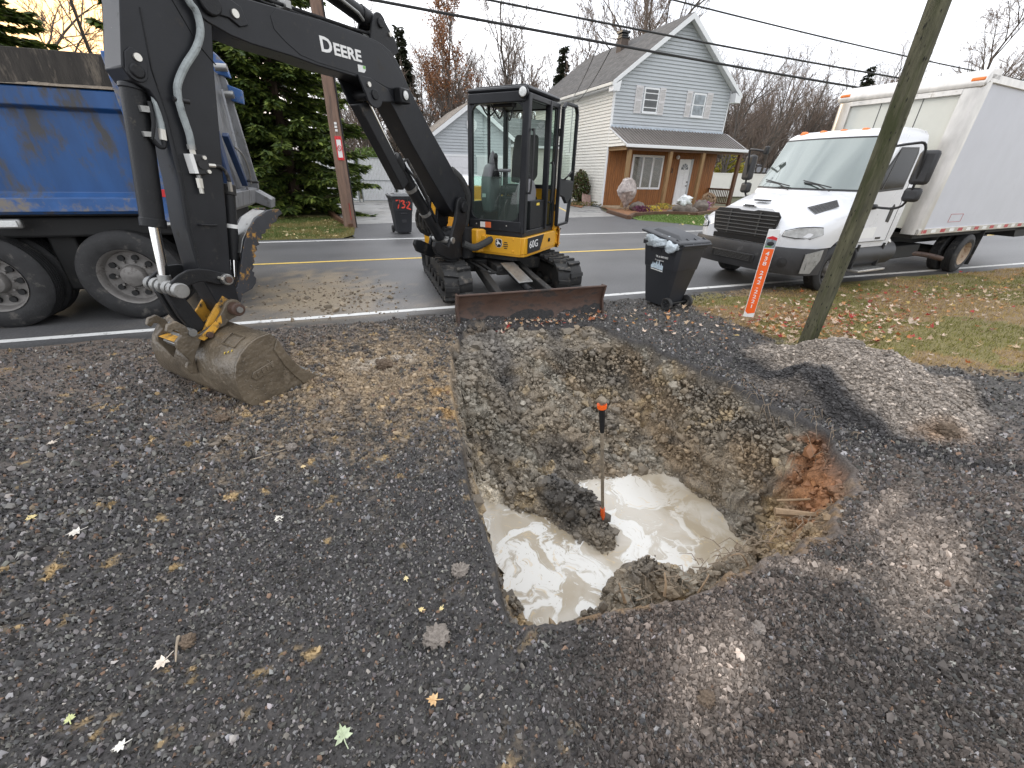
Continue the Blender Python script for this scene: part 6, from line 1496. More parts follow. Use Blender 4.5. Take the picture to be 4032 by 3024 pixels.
# breezeway linking garage and house
gp_(MB().span((GW + .05, 1.6, 0), (9.2, 5.5, 3.25)), 'breezeway_wall', M_sid2)
clap('breezeway_siding', M_sid2, (GW + .05, 1.6, 0), (1, 0, 0), .1, 3.25, lambda z: (0, 4.15), GA, row=.16, depth=.05)
br_ = gp_(MB().prism([(GW - 1.2, 1.15, 3.25), (GW - 1.2, 3.6, 5.0), (GW - 1.2, 3.6, 5.1), (GW - 1.2, 1.15, 3.34)], (5.5, 0, 0)), 'breezeway_roof', M_shin2)
gp_(MB().span((GW + .38, 1.08, 3.22), (9.2, 1.16, 3.36)), 'gutter', M_trimw, br_)
gp_(MB().span((GW + .9, 1.52, 1.0), (GW + 2.0, 1.60, 2.4)), 'window', M_trimw); gp_(MB().span((GW + 1.0, 1.51, 1.08), (GW + 1.9, 1.52, 2.32)), 'pane', M_pane2, bpy.data.objects['window.002'] if 'window.002' in bpy.data.objects else GA)
# ================================================================== street furniture and yard
def mpart(mb, name, m, parent, **k): return mb.build(name, m, parent, **k)
M_pole1 = mat('weathered_green_pole', (.088, .084, .050), .85, var=.5, vs=5, bump=.6, bs=30, stretch=(5, 5, .6), dirt=((.045, .050, .018), .47, 1.6))
M_pole2 = mat('brown_cedar_pole', (.21, .135, .10), .85, var=.3, vs=5, bump=.5, bs=25, stretch=(3.5, 3.5, .3), dirt=((.12, .085, .07), .55, 2))
M_knot = mat('dark_check_mark', (.012, .012, .009), .9)
pr_ = thing('utility_pole', 'thick mossy utility pole standing in fallen leaves in front of the box truck', 'utility pole', (4.61, 3.0, 0))
n = 40; pts = []; rs = []
for i in range(n):
    z = -.3 + 8.8 * i / (n - 1); pts.append((.010 * math.sin(z * 1.3), .008 * math.cos(z * 1.7), z)); rs.append(.083 - .0014 * z)
pole = mpart(MB().tube(pts, rs, 20), 'shaft', M_pole1, pr_)
km = MB()
for i in range(420):
    z = random.uniform(.1, 5.5); a = random.uniform(-PI, PI); r = .083 - .0014 * z
    c, s_ = math.cos(a), math.sin(a); h = random.uniform(.008, .026); w = random.uniform(.002, .0055)
    c0 = Vector((c * r + .010 * math.sin(z * 1.3), s_ * r + .008 * math.cos(z * 1.7), z)); t = Vector((-s_, c, 0)); o = Vector((c, s_, 0)) * .0025
    km.add([c0 + o - t * w, c0 + o + Vector((0, 0, -h)), c0 + o + t * w, c0 + o + Vector((0, 0, h))], [(0, 1, 2, 3)])
mpart(km, 'check_mark', M_knot, pole, kind='stuff')
pl_ = thing('utility_pole', 'leaning brown wooden pole with red and white notice beyond the road', 'utility pole', (-.57, 15.5, 0))
pole = mpart(MB().tube([(.0 + .002 * z, 0, z) for z in np.linspace(-.3, 9, 16)], [.21 - .009 * z for z in np.linspace(-.3, 9, 16)], 16), 'shaft', M_pole2, pl_)
sg = mpart(MB().span((-.06, -.215, 1.98), (.13, -.20, 2.62)), 'notice', M_wht, pole)
for z0, z1 in ((2.53, 2.62), (1.98, 2.05)): mpart(MB().span((-.06, -.222, z0), (.13, -.216, z1)), 'notice_band', M_redl, sg)
for z0 in (-.06, .10): mpart(MB().span((z0, -.222, 2.05), (z0 + .03, -.216, 2.53)), 'notice_band', M_redl, sg)
ring = MB(); ring.tube([(.035 + .05 * math.cos(R(a)), -.224, 2.30 + .07 * math.sin(R(a))) for a in range(0, 361, 20)], .008, 6)
ring.beam((.0, -.224, 2.35), (.07, -.224, 2.25), .008, .012); mpart(ring, 'no_entry_ring', M_redl, sg)
for k in range(3): mpart(MB().span((-.01, -.205, 2.74 + .09 * k), (.06, -.195, 2.80 + .09 * k)), 'number_tag', M_wht, pole)
mpart(MB().tube([(.185, -.09, z) for z in (0, 4.5, 9)], .022, 8), 'ground_wire_cover', M_chas, pole)
mpart(MB().beam((.06, -.205, .25), (.06, -.205, .75), .035, .01), 'paint_mark', M_redl, pole)
mpart(MB().beam((-1.1, 0, 8.4), (1.1, 0, 8.4), .12, .10), 'crossarm', M_pole2, pole)

M_wire = mat('black_cable', (.018, .018, .018), .6)
def wire(pts, r, label):
    xs = [p[0] for p in pts]; cf = np.polyfit(xs, [p[2] for p in pts], 3)
    o = MB().tube([(x, 15.5, float(np.polyval(cf, x))) for x in np.linspace(xs[0], xs[-1], 90)], r, 6).build('power_line', M_wire)
    return tag(o, label, 'cable', 'cables strung along the road')
wire([(-70, 15.5, 7.0), (-.5, 15.5, 6.03), (7.6, 15.5, 5.71), (19.65, 15.5, 5.23), (34, 15.5, 5.1), (60, 15.5, 5.6)], .038, 'lowest and thickest of the three overhead cables')
wire([(-70, 15.5, 7.5), (-.5, 15.5, 6.55), (4.0, 15.5, 6.29), (15.15, 15.5, 5.93), (22.8, 15.5, 5.80), (60, 15.5, 6.4)], .030, 'middle of the three overhead cables')
wire([(-70, 15.5, 8.8), (-.5, 15.5, 7.75), (9.8, 15.5, 6.91), (22.8, 15.5, 6.44), (31.8, 15.5, 6.45), (60, 15.5, 7.0)], .024, 'uppermost of the three overhead cables')
hm_ = wmat(HS_) @ Vector((-.06, 4.6, 6.0))
for k, (x, z, o) in enumerate(((8.15, 5.62, 0), (8.65, 5.57, .25))):
    p = Vector((x, 15.5, z)); q = hm_ + Vector((o, 0, -.25 * k))
    w = MB().tube([p.lerp(q, t) + Vector((0, 0, -.5 * t * (1 - t) * (1 + k * .7))) for t in np.linspace(0, 1, 14)], .016, 5).build('service_drop', M_wire)
    tag(w, ['thin service wire running to the house wall, the left one', 'thin service wire running to the house wall, the right one'][k], 'cable', 'service wires to the house')

# marker stake with phone number
M_orange = mat('fluorescent_orange_panel', (.90, .130, .012), .45, var=.06, vs=6, dirt=((.75, .16, .05), .68, 10))
M_pic = mat('print_grey', (.22, .25, .27), .5, var=.5, vs=40)
M_green = mat('print_green', (.10, .25, .08), .5)
M_wood = mat('raw_wood_stake', (.50, .38, .24), .8, var=.2, vs=6, stretch=(4, 4, .5))
sk = thing('marker_stake', 'orange and white stake with a phone number standing in the fallen leaves', 'sign', (4.66, 3.9, 0), R(-40))
bd_ = mpart(MB().span((-.062, -.006, .10), (.062, .006, 1.20)), 'white_board', M_wht, sk, bevel=.003)
mpart(MB().span((-.018, .0062, -.25), (.018, .03, .35)), 'wood_stake', M_wood, sk)
mpart(MB().add([(-.056, -.0085, .175), (-.02, -.0085, .145), (.056, -.0085, .165), (.056, -.0085, .975), (-.056, -.0085, .975)], [(0, 1, 2, 3, 4)]), 'orange_panel', M_orange, sk)
mpart(MB().span((-.056, -.0095, .985), (.056, -.0075, 1.105)), 'picture_panel', M_pic, sk)
mpart(MB().prism([(-.056, -.0098, 1.095), (.056, -.0098, 1.075), (.056, -.0098, 1.105), (0, -.0098, 1.125), (-.056, -.0098, 1.105)], (0, .002, 0)), 'red_banner', M_redl, sk)
mpart(MB().ball((0, -.010, 1.035), (.040, .003, .026), 10, 6), 'printed_emblem', M_trim, sk); mpart(MB().span((-.05, -.0105, .992), (.02, -.0085, 1.008)), 'printed_emblem', M_green, sk)
chars = [('4', .915), ('3', .855), ('8', .795), ('2', .680), ('4', .620), ('2', .560), ('-', .495), ('2', .440), ('2', .375), ('2', .310), ('1', .245)]
for ch_, z in chars: text_mesh(ch_, .066, 'digit', M_wht, frame4(Vector((0, -.0095, z)), (1, 0, 0), (0, 0, 1)), sk, depth=.0008, bold=.0006, world=False, sx=1.35)

# wheeled bins
M_bin = mat('charcoal_bin_plastic', (.030, .032, .037), .45, var=.15, vs=3, dirt=((.07, .07, .07), .64, 4))
M_binl = mat('grey_bin_lid', (.11, .115, .12), .4, var=.15, vs=4)
M_spray = mat('orange_red_spray', (.80, .075, .045), .6)
def make_bin(name, label, loc, rz, lid_m, sc=1.0, open_a=0.0):
    r = thing(name, label, 'trash bin', loc, rz, 'wheeled bins put out for collection'); r.scale = (sc,) * 3
    secs = [(.04, .20, -.20, .24), (.12, .21, -.215, .27), (.60, .255, -.275, .36), (.62, .265, -.285, .37), (.86, .285, -.315, .40), (.96, .29, -.325, .41)]
    def rr_(z, hx_, y0, y1, c=.05): return [Vector(p + (z,)) for p in ((-hx_ + c, y0), (hx_ - c, y0), (hx_, y0 + c), (hx_, y1 - c), (hx_ - c, y1), (-hx_ + c, y1), (-hx_, y1 - c), (-hx_, y0 + c))]
    body = mpart(MB().loft([rr_(*s_) for s_ in secs]), 'body', M_bin, r, bevel=.008, smooth=40)
    mpart(MB().loft([rr_(.93, .31, -.345, .43), rr_(.985, .315, -.35, .435)]), 'rim', M_bin, r, bevel=.008)
    mpart(MB().span((-.075, -.25, .30), (.075, -.222, .56)), 'front_rib', M_bin, body, bevel=.02); mpart(MB().span((-.09, -.285, .545), (.09, -.26, .575)), 'lift_bar', M_bin, body, bevel=.008)
    mpart(MB().span((-.065, -.272, .60), (.065, -.262, .68)), 'recess', M_hub, body, bevel=.01)
    for x in (-.12, .12): mpart(MB().span((x - .012, -.36, .80), (x + .012, -.30, .94)), 'rib', M_bin, body)
    for sx_ in (-1, 1):
        for y in (-.15, .05, .25): mpart(MB().span((sx_ * .285 - .012, y, .84), (sx_ * .285 + .012, y + .02, .94)), 'rib', M_bin, body)
    for sx_ in (-1, 1):
        w = mpart(MB().lathe((sx_ * .245, .31, .10), (sx_, 0, 0), [(-.05, .03), (-.05, .085), (-.04, .10), (.0, .10), (.012, .088), (.005, .06), (-.01, .055), (-.01, .0)], 22), 'wheel', M_rub, r)
        for k in range(6): mpart(MB().beam((sx_ * .242, .31 + .02 * math.cos(k * PI / 3), .10 + .02 * math.sin(k * PI / 3)), (sx_ * .242, .31 + .06 * math.cos(k * PI / 3), .10 + .06 * math.sin(k * PI / 3)), .012, .008), 'spoke', M_bin, w)
    mpart(MB().cyl((-.24, .31, .10), (.24, .31, .10), .014), 'axle', M_chas, r)
    lm = MB(); hy, hz_ = .42, 1.0
    def L(x, y, z):
        dy, dz = y - hy, z - hz_; c, s_ = math.cos(-open_a), math.sin(-open_a)
        return Vector((x, hy + dy * c - dz * s_, hz_ + dy * s_ + dz * c))
    lm.loft([[L(x, y, z) for x, y in ((-hx_, -y0), (hx_, -y0), (hx_, y1), (-hx_, y1))] for z, hx_, y0, y1 in ((.985, .325, .37, .43), (1.01, .33, .375, .44), (1.03, .30, .35, .42))])
    lid = mpart(lm, 'lid', lid_m, r, bevel=.012)
    mpart(MB().loft([[L(x, y, z) for x, y in ((-hx_, -y0), (hx_, -y0), (hx_, y1), (-hx_, y1))] for z, hx_, y0, y1 in ((1.025, .22, .25, .34), (1.07, .17, .20, .22))]), 'lid_dome', lid_m, lid, bevel=.012)
    mpart(MB().cyl(L(-.29, .46, .99), L(.29, .46, .99), .016), 'handle_bar', lid_m, lid)
    for x in (-.28, -.08, .08, .28): mpart(MB().beam(L(x, .30, 1.04), L(x, .46, .99), .018, .02), 'handle_strut', lid_m, lid)
    return r, body, L
far_bin, fb, _ = make_bin('wheeled_bin', 'dark wheeled bin with red spray painted number on the far driveway', (1.02, 13.75, -.01), R(8), M_binl, 1.07)
def stroke(pts, r=.016):
    P = smooth_path([Vector((x, -.294 - .13 * (z - .62), z)) for x, z in pts], 4)
    mb = MB()
    for p, q in zip(P[:-1], P[1:]): mb.beam(p, q + (q - p) * .25, .034, .006, (0, 1, 0))
    return mb
for pts in ([(-.20, .895), (-.13, .90), (-.09, .89), (-.12, .80), (-.145, .72), (-.15, .69)], [(-.06, .87), (-.01, .89), (.03, .86), (-.01, .815), (.04, .78), (.02, .72), (-.05, .71)], [(.09, .83), (.13, .86), (.18, .83), (.15, .77), (.09, .70), (.13, .69), (.20, .66)]):
    mpart(stroke(pts), 'sprayed_digit', M_spray, fb)
near_bin, nb, LN = make_bin('wheeled_bin', 'black wheeled bin with lid propped open on a plastic bag at the road edge', (4.10, 4.99, .01), R(190), M_bin, .93, R(9))
xs_ = lambda z: .255 + (z - .6) * .115 + .012
text_mesh('TR # 0001003', .042, 'print', M_wht, frame4(Vector((xs_(.78), .10, .78)), (0, 1, 0), (.115, 0, 1)), nb, depth=.0008, world=False, bold=.0006)
text_mesh('Propri\u00e9t\u00e9 de', .034, 'print', M_wht, frame4(Vector((xs_(.725), .06, .725)), (0, 1, 0), (.115, 0, 1)), nb, depth=.0008, world=False)
sky_pts = [(-.10, .60), (.14, .585), (.14, .66), (.115, .655), (.105, .69), (.09, .65), (.075, .66), (.06, .73), (.045, .67), (.03, .66), (.02, .70), (-.0, .70), (-.01, .66), (-.03, .68), (-.05, .66), (-.065, .69), (-.08, .645), (-.10, .645)]
mpart(MB().prism([(xs_(z) - .001, y, z) for y, z in sky_pts], (.002, 0, 0)), 'skyline_print', mat('pale_blue_print', (.55, .66, .74), .5, var=.3, vs=40), nb)
mpart(MB().prism([(xs_(z) - .001, y, z) for y, z in [(-.10, .575), (.14, .56), (.14, .575), (-.10, .59)]], (.002, 0, 0)), 'skyline_print', M_wht, nb)
# plastic bag bulging out of the near bin
M_bag = mat('clear_plastic_bag', (.50, .56, .60), .25, var=.3, vs=12, bump=.9, bs=22, spec=.8)
def lumpy(name, c, r, m, parent=None, amp=.25, fr=3.0, sub=3, seed=0, sq=None):
    bm = bmesh.new(); bmesh.ops.create_icosphere(bm, subdivisions=sub, radius=1)
    V = np.array([v.co[:] for v in bm.verts])
    k = 1 + amp * ((fbm(V[:, 0] * fr + seed * 7.7 + 40, V[:, 1] * fr + V[:, 2] * fr * 1.3 + 40, 4) - .5) * 2)
    for v, q in zip(bm.verts, k): v.co = Vector((v.co.x * r[0], v.co.y * r[1], v.co.z * r[2])) * q
    me = bpy.data.meshes.new(name); bm.to_mesh(me); bm.free()
    for p in me.polygons: p.use_smooth = True
    me.materials.append(m); o = bpy.data.objects.new(name, me); COL.objects.link(o); o.location = c
    if parent is not None: o.parent = parent
    return o
bg = thing('plastic_bag', 'crumpled clear plastic bag bulging from under the lid of the near bin', 'bag', wmat(near_bin) @ Vector((.26, -.02, .99)), R(10))
lumpy('bulge', (0, 0, 0), (.10, .26, .09), M_bag, bg, .5, 2.4, 3, 1); lumpy('bag_tail', (-.06, -.28, -.04), (.06, .10, .07), M_bag, bg, .6, 2.5, 3, 2)

# pole standing in the pit
M_ptop = mat('clay_crusted_steel', (.23, .19, .14), .8, var=.3, vs=20, bump=.5, bs=60)
pp = thing('curb_stop_rod', 'rusty upright rod with orange painted ends standing in the pit', 'pipe', (1.59, 2.10, -.92))
A0, A1 = Vector((0, 0, -.1)), Vector((-.20, .0, 1.27))
mpart(MB().tube([A0, A1], .0135, 10), 'rod', M_ptop, pp)
mpart(MB().tube([A0.lerp(A1, .80), A0.lerp(A1, .965)], [.017, .024], 10), 'dark_sleeve', M_dk2, pp)
mpart(MB().tube([A0.lerp(A1, .955), A0.lerp(A1, .975)], [.034, .036], 12), 'orange_collar', M_orange, pp)
mpart(MB().tube([A0.lerp(A1, .135), A0.lerp(A1, .225)], [.021, .019], 10), 'orange_end', M_orange, pp)
lumpy('clay_cap', A1, (.036, .036, .026), M_ptop, pp, .5, 3, 2, 5)

# roots, sticks
M_root = mat('pale_root', (.33, .27, .20), .8, var=.25, vs=14)
M_stick = mat('dead_stick', (.30, .21, .13), .85, var=.3, vs=10, bump=.3, bs=40)
def root(pts, r, label, m=None, name='root', cat='root', group=None):
    P = smooth_path(pts, 5); o = MB().tube(P, list(np.linspace(r, r * .35, len(P))), 6).build(name, m or M_root)
    return tag(o, label, cat, group)
RG = 'roots sticking out of the right pit wall'
root([(3.30, 2.62, -.26), (3.12, 2.50, -.28), (2.98, 2.40, -.36), (2.92, 2.30, -.47)], .007, 'pale curved root high on the right pit wall', group=RG)
root([(3.36, 2.42, -.28), (3.18, 2.30, -.30), (3.0, 2.22, -.36), (2.88, 2.05, -.40)], .008, 'long pale root reaching left from the right pit wall', group=RG)
root([(3.40, 2.15, -.24), (3.22, 2.08, -.28), (3.08, 1.98, -.36), (3.0, 1.90, -.46)], .008, 'short hooked root above the orange clay', group=RG)
root([(3.28, 2.55, -.22), (3.12, 2.42, -.22), (3.06, 2.34, -.30), (3.12, 2.22, -.40)], .005, 'looping thin root beside the long pale root', group=RG)
root([(2.42, 1.36, -.30), (2.58, 1.25, -.27), (2.72, 1.14, -.22)], .030, 'broken branch lying on the near right edge of the pit', M_stick, 'branch', 'branch')
root([(2.60, 1.48, -.36), (2.76, 1.36, -.28), (2.98, 1.20, -.16)], .010, 'thin twig lying above the broken branch', M_stick, 'twig', 'twig')
for i, (x, y, a, l_, lab) in enumerate(((.96, 1.0, 1.9, .10, 'upright pale splinter on the near pit lip, left one'), (1.17, .97, 1.4, .12, 'upright pale splinter on the near pit lip, right one'), (1.34, .93, .4, .16, 'flat splinter at the middle of the near pit lip'), (1.72, .98, 2.6, .18, 'dark twig on the near pit lip by the brown clay'), (1.95, 1.06, .7, .2, 'forked twig at the right of the near pit lip'))):
    z = -.12
    root([(x, y, z), (x + l_ * .4 * math.cos(a), y + .02, z + l_ * .5), (x + l_ * .6 * math.cos(a), y + .05, z + l_ * (.9 if i < 2 else .3))], .009 if i < 2 else .006, lab, M_stick, 'splinter' if i < 3 else 'twig', 'stick', 'sticks on the near pit lip')
M_rootlet = mat('fine_rootlet', (.22, .17, .12), .85)
mbr = MB()
for i in range(130):
    t = random.random(); x = 1.0 + 1.9 * t; y = 1.0 + .16 * t + random.uniform(-.03, .05); z = -.10 + random.uniform(-.06, .03); a = random.uniform(0, 2 * PI); l_ = random.uniform(.04, .14)
    p = Vector((x, y, z)); mbr.tube([p, p + Vector((math.cos(a), math.sin(a) * .6, random.uniform(-.2, .5))) * l_ * .5, p + Vector((math.cos(a + .4), math.sin(a + .4) * .6, random.uniform(-.4, .4))) * l_], [.003, .0024, .001], 4)
for i in range(90):
    p = Vector((random.uniform(3.0, 3.4), random.uniform(1.5, 2.9), 0)); p.z = float(height(np.array([p.x]), np.array([p.y]))[0]) + .01; a = random.uniform(2.2, 4.2); l_ = random.uniform(.05, .22)
    mbr.tube([p, p + Vector((math.cos(a), math.sin(a), .1)) * l_ * .5, p + Vector((math.cos(a + .3), math.sin(a + .3), -.5)) * l_], [.003, .0022, .001], 4)
o = mbr.build('rootlets', M_rootlet, kind='stuff'); tag(o, 'fine rootlets along the pit edges', 'roots')

# clods
M_clod = mat('grey_clod', (.27, .235, .205), .9, var=.35, vs=16, bump=1.0, bs=60)
M_clod2 = mat('brown_clod', (.17, .125, .088), .9, var=.35, vs=16, bump=1.0, bs=60)
for i, (x, y, r, m, lab) in enumerate(((.045, 1.02, .050, M_clod, 'round grey soil clod on the gravel nearest the pit corner'), (.20, 1.30, .04, M_clod, 'flattened grey clod on the left lip of the pit'), (.97, .50, .032, M_clod2, 'brown clod among the soil crumbs in front of the pit'), (-.04, 3.79, .075, M_clod2, 'dark lump on the tan spoil between bucket and pit'), (1.36, .64, .03, M_clod, 'small grey clod right of the near pit lip'), (-1.27, 3.18, .05, M_clod2, 'small dark lump on the gravel in front of the bucket'), (-.93, 1.33, .03, M_clod2, 'brown crumbly lump beside a pale splinter on the gravel'), (4.05, 1.38, .07, M_clod2, 'brown lump at the foot of the gravel heap'), (-.71, 2.62, .035, M_clod, 'grey stone at the end of a pale stick on the gravel'))):
    o = lumpy('soil_clod', (x, y, float(height(np.array([x]), np.array([y]))[0]) + r * .45), (r, r * .85, r * .72), m, None, .6, 4.2, 4, i + 10)
    tag(o, lab, 'clod', 'clods lying round the pit')

# fallen leaves: distinct ones on the gravel
lobes = []
for k, (a, r) in enumerate(((-90, .12), (-60, .42), (-25, .78), (-5, .45), (20, .70), (42, .48), (62, .70), (78, .55), (90, 1.0), (102, .55), (118, .70), (138, .48), (160, .70), (185, .45), (205, .78), (240, .42))): lobes.append((math.cos(R(a)) * r, math.sin(R(a)) * r))
def leaf(x, y, s_, col, rz, label, curl=.25):
    s_ *= .78; col = tuple(c * .6 + .4 * sum(col) / 3 for c in col)
    m = mat('leaf', col, .6, var=.25, vs=40)
    z = float(height(np.array([x]), np.array([y]))[0]) + .016
    o = thing('maple_leaf', label, 'leaf', (x, y, z), rz, 'leaves lying on the gravel')
    bm_ = MB(); pts = [(0, 0, 0)] + [(px * s_, py * s_, curl * s_ * (px * px + py * py) * (.6 + .4 * math.sin(3 * i))) for i, (px, py) in enumerate(lobes)]
    n_ = len(lobes); bm_.add(pts, [(0, 1 + i, 1 + (i + 1) % n_) for i in range(n_)])
    b = bm_.build('blade', m, o, fixn=False)
    mpart(MB().tube([(0, 0, .002), (.02 * s_, -.5 * s_, .1 * s_), (.1 * s_, -1.1 * s_, .12 * s_)], [.0022, .0018, .0014], 5), 'stalk', m, o)
    return o
leaf(-.31, .79, .055, (.42, .52, .25), .3, 'pale green maple leaf at the bottom of the photo', .6)
leaf(0.0, .80, .040, (.75, .40, .06), 1.2, 'yellow and orange leaf below the round grey clod', .7)
leaf(-.69, 1.95, .045, (.72, .66, .52), .6, 'single cream coloured leaf in the middle of the gravel')
leaf(-1.67, 2.14, .055, (.66, .60, .50), 2.0, 'curled beige leaf on the left part of the gravel', .8)
leaf(-1.96, 2.34, .045, (.70, .52, .08), .9, 'yellow leaf nearest the left edge of the gravel', .5)
leaf(-2.28, 3.16, .05, (.62, .50, .36), 2.6, 'tan leaf far left, in front of the dump truck', .4)
leaf(-.61, 2.38, .032, (.75, .50, .12), .2, 'small amber leaf right of a pale stick')
leaf(-.99, 1.26, .05, (.72, .58, .42), 2.4, 'cream leaf folded beside the brown crumbly lump', .8)
leaf(-1.22, 1.14, .030, (.55, .60, .12), .5, 'thin yellow green leaf at the lower left', .4)
leaf(-1.02, 1.0, .035, (.74, .70, .58), 1.8, 'whitish leaf at the lower left corner', .4)
leaf(0.0, 1.16, .022, (.82, .58, .10), 1.0, 'tiny yellow leaf left of the round grey clod', .4)
leaf(.085, 1.14, .020, (.80, .60, .12), 2.3, 'tiny yellow leaf above the round grey clod', .4)
leaf(-.05, 1.34, .024, (.75, .58, .16), .1, 'small yellow leaf left of the flattened clod', .4)
root([(-.95, 2.56, .02), (-.83, 2.59, .022), (-.72, 2.62, .03)], .006, 'pale stick lying on the gravel by a grey stone', M_root, 'stick', 'stick')
root([(-.97, 1.36, .02), (-.96, 1.31, .025), (-.945, 1.25, .02)], .007, 'pale splinter on the gravel beside the brown lump', M_root, 'splinter', 'stick')

# leaf litter
def litter(name, label, n, pts, dens, size, zf, cols, wts):
    a = np.array(pts); x = rng.uniform(a[:, 0].min(), a[:, 0].max(), n); y = rng.uniform(a[:, 1].min(), a[:, 1].max(), n)
    k = poly_in(pts, x, y) & (rng.random(n) < dens(x, y)); x, y = x[k], y[k]; n = len(x)
    L_ = np.array([(0, 0)] + [(math.cos(R(t)) * r, math.sin(R(t)) * r) for t, r in ((-90, .3), (-30, .8), (0, .4), (30, .75), (55, .45), (90, 1.0), (125, .45), (150, .75), (180, .4), (210, .8))])
    m_ = len(L_); s_ = size * rng.uniform(.6, 1.35, n); an = rng.random(n) * 2 * PI
    X = L_[None, :, 0] * s_[:, None]; Y = L_[None, :, 1] * s_[:, None]
    cu = rng.uniform(.0, .8, n)[:, None] * (X ** 2 + Y ** 2) / s_[:, None]
    tx, ty = rng.normal(0, .35, n)[:, None], rng.normal(0, .35, n)[:, None]
    Z = cu + X * tx + Y * ty
    c, q = np.cos(an)[:, None], np.sin(an)[:, None]
    P = np.stack([x[:, None] + X * c - Y * q, y[:, None] + X * q + Y * c, (zf(x, y) + rng.uniform(.012, .05, n))[:, None] + Z], -1).reshape(-1, 3)
    f = np.array([(0, 1 + i, 1 + (i + 1) % (m_ - 1)) for i in range(m_ - 1)])
    F = (f[None] + (np.arange(n) * m_)[:, None, None]).reshape(-1, 3)
    C = np.array(cols)[rng.choice(len(cols), n, p=wts)] * rng.uniform(.7, 1.25, (n, 1))
    return tag(np_mesh(name, P, F, M_leaves, np.repeat(C, m_, 0), kind='stuff'), label, 'leaves')
M_leaves = attr_mat('dry_leaves', rough=.6, trans=.25)
LC = [(.46, .15, .055), (.52, .27, .11), (.58, .43, .29), (.66, .52, .41), (.40, .05, .045), (.50, .36, .12), (.24, .14, .09)]
litter('fallen_leaves', 'red, orange and pink maple leaves scattered round the stake and near pole', 15000, VERGE, lambda x, y: np.clip(1.3 - blob(x, y, 5.35, 3.6, 1.6, .80, .05), 0, 1) + .30 * np.clip(1.2 - blob(x, y, 8.2, 4.0, 3.2, .8), 0, 1) + .05, .038, height, LC, [.13, .15, .26, .21, .11, .07, .07])
litter('fallen_leaves', 'stray leaves on the tarmac between the bin and the pit', 260, [(2.6, 4.7), (4.6, 4.9), (4.8, 3.3), (3.6, 3.4), (2.9, 4.2)], lambda x, y: .5, .036, height, LC, [.1, .2, .3, .25, .1, .05, 0])
litter('fallen_leaves', 'stray leaves along the foot of the dozer blade', 70, [(1.3, 4.45), (2.8, 4.45), (2.8, 4.62), (1.3, 4.62)], lambda x, y: 1, .034, height, LC, [.2, .2, .3, .2, .1, 0, 0])
litter('fallen_leaves', 'yellow leaves along the edge of the front lawn', 420, [(11.3, 14.2), (12.6, 14.4), (14, 18), (22, 18), (22, 13.2), (13, 13.2), (11.8, 14)], lambda x, y: .55, .06, lambda x, y: x * 0, [(.75, .62, .25), (.70, .55, .35)], [.6, .4])
litter('fallen_leaves', 'pale leaves sprinkled over the grass left of the far pole', 500, [(-7, 12.95), (-.7, 12.95), (-.45, 15), (-1.5, 19), (-7, 19)], lambda x, y: .5, .05, lambda x, y: x * 0, [(.72, .62, .36), (.60, .45, .25)], [.6, .4])

# ================================================================== beds, rocks, fences, yard things
M_mulch = mat('orange_brown_mulch', (.25, .12, .055), .9, var=.5, vs=14, bump=1, bs=30)
flat('mulch_bed', [(11.9, 19.9), (12.6, 20.9), (13.35, 23.0), (13.5, 21.5), (21.8, 21.8), (21.5, 20.8), (17.7, 19.0), (15.8, 17.95), (15.0, 18.65), (13.7, 18.65), (12.2, 18.1), (11.2, 16.8)], .03, M_mulch)
def edging(pts, label):
    mb = MB()
    for p, q in zip(pts[:-1], pts[1:]): mb.beam((p[0], p[1], .06), (q[0], q[1], .06), .16, .16)
    return tag(mb.build('timber_edging', M_dkwd, bevel=.015), label, 'edging')
edging([(11.9, 19.9), (11.1, 16.7), (12.2, 18.0), (13.7, 18.58), (15.0, 18.6), (15.8, 17.9), (17.7, 18.95), (21.6, 20.8)], 'low timber edging round the mulch bed of the house')
edging([(-.55, 15.2), (-1.1, 17.8), (-2.05, 24), (-2.3, 27.5)], 'dark timber edging between grass and far driveway')
flat('planting_strip', [(11.8, 22.7), (12.9, 24.4), (13.4, 27.5), (12.6, 27.5), (11.9, 24.5)], .02, M_mulch)
M_rock = mat('garden_rock', (.16, .135, .115), .85, var=.35, vs=4, bump=.6, bs=14)
for i, (x, y, r, lab) in enumerate(((14.05, 20.5, (.42, .3, .28), 'dark grey garden rock beside the wrapped shrub'), (15.6, 18.75, (.48, .35, .34), 'brown boulder under the white plastic in the mulch bed'), (17.5, 19.6, (.42, .34, .38), 'brown rock by the purple flowers near the porch end'), (14.9, 18.85, (.2, .15, .1), 'small stone at the left of the boulder'), (16.4, 18.9, (.26, .2, .18), 'small stone at the right of the boulder'))):
    tag(lumpy('garden_rock', (x, y, .03 + r[2] * .55), r, M_rock, None, .4, 1.8, 3, i + 30), lab, 'rock', 'rocks in the mulch bed')
M_plas = mat('white_plastic_wrap', (.70, .72, .73), .3, var=.25, vs=8, bump=1, bs=14, spec=.8)
tag(lumpy('plastic_sheet', (15.6, 18.75, .62), (.42, .3, .22), M_plas, None, .7, 2.6, 3, 41), 'crumpled white plastic on top of the boulder', 'plastic')
M_wrap = mat('plastic_wrapped_twigs', (.36, .31, .29), .35, var=.6, vs=5, bump=1.0, bs=10, spec=.7, dirt=((.60, .58, .57), .56, 5))
ws = thing('wrapped_shrub', 'shrub wrapped in clear plastic standing before the porch post', 'shrub', (13.45, 20.75, 0))
rings = []
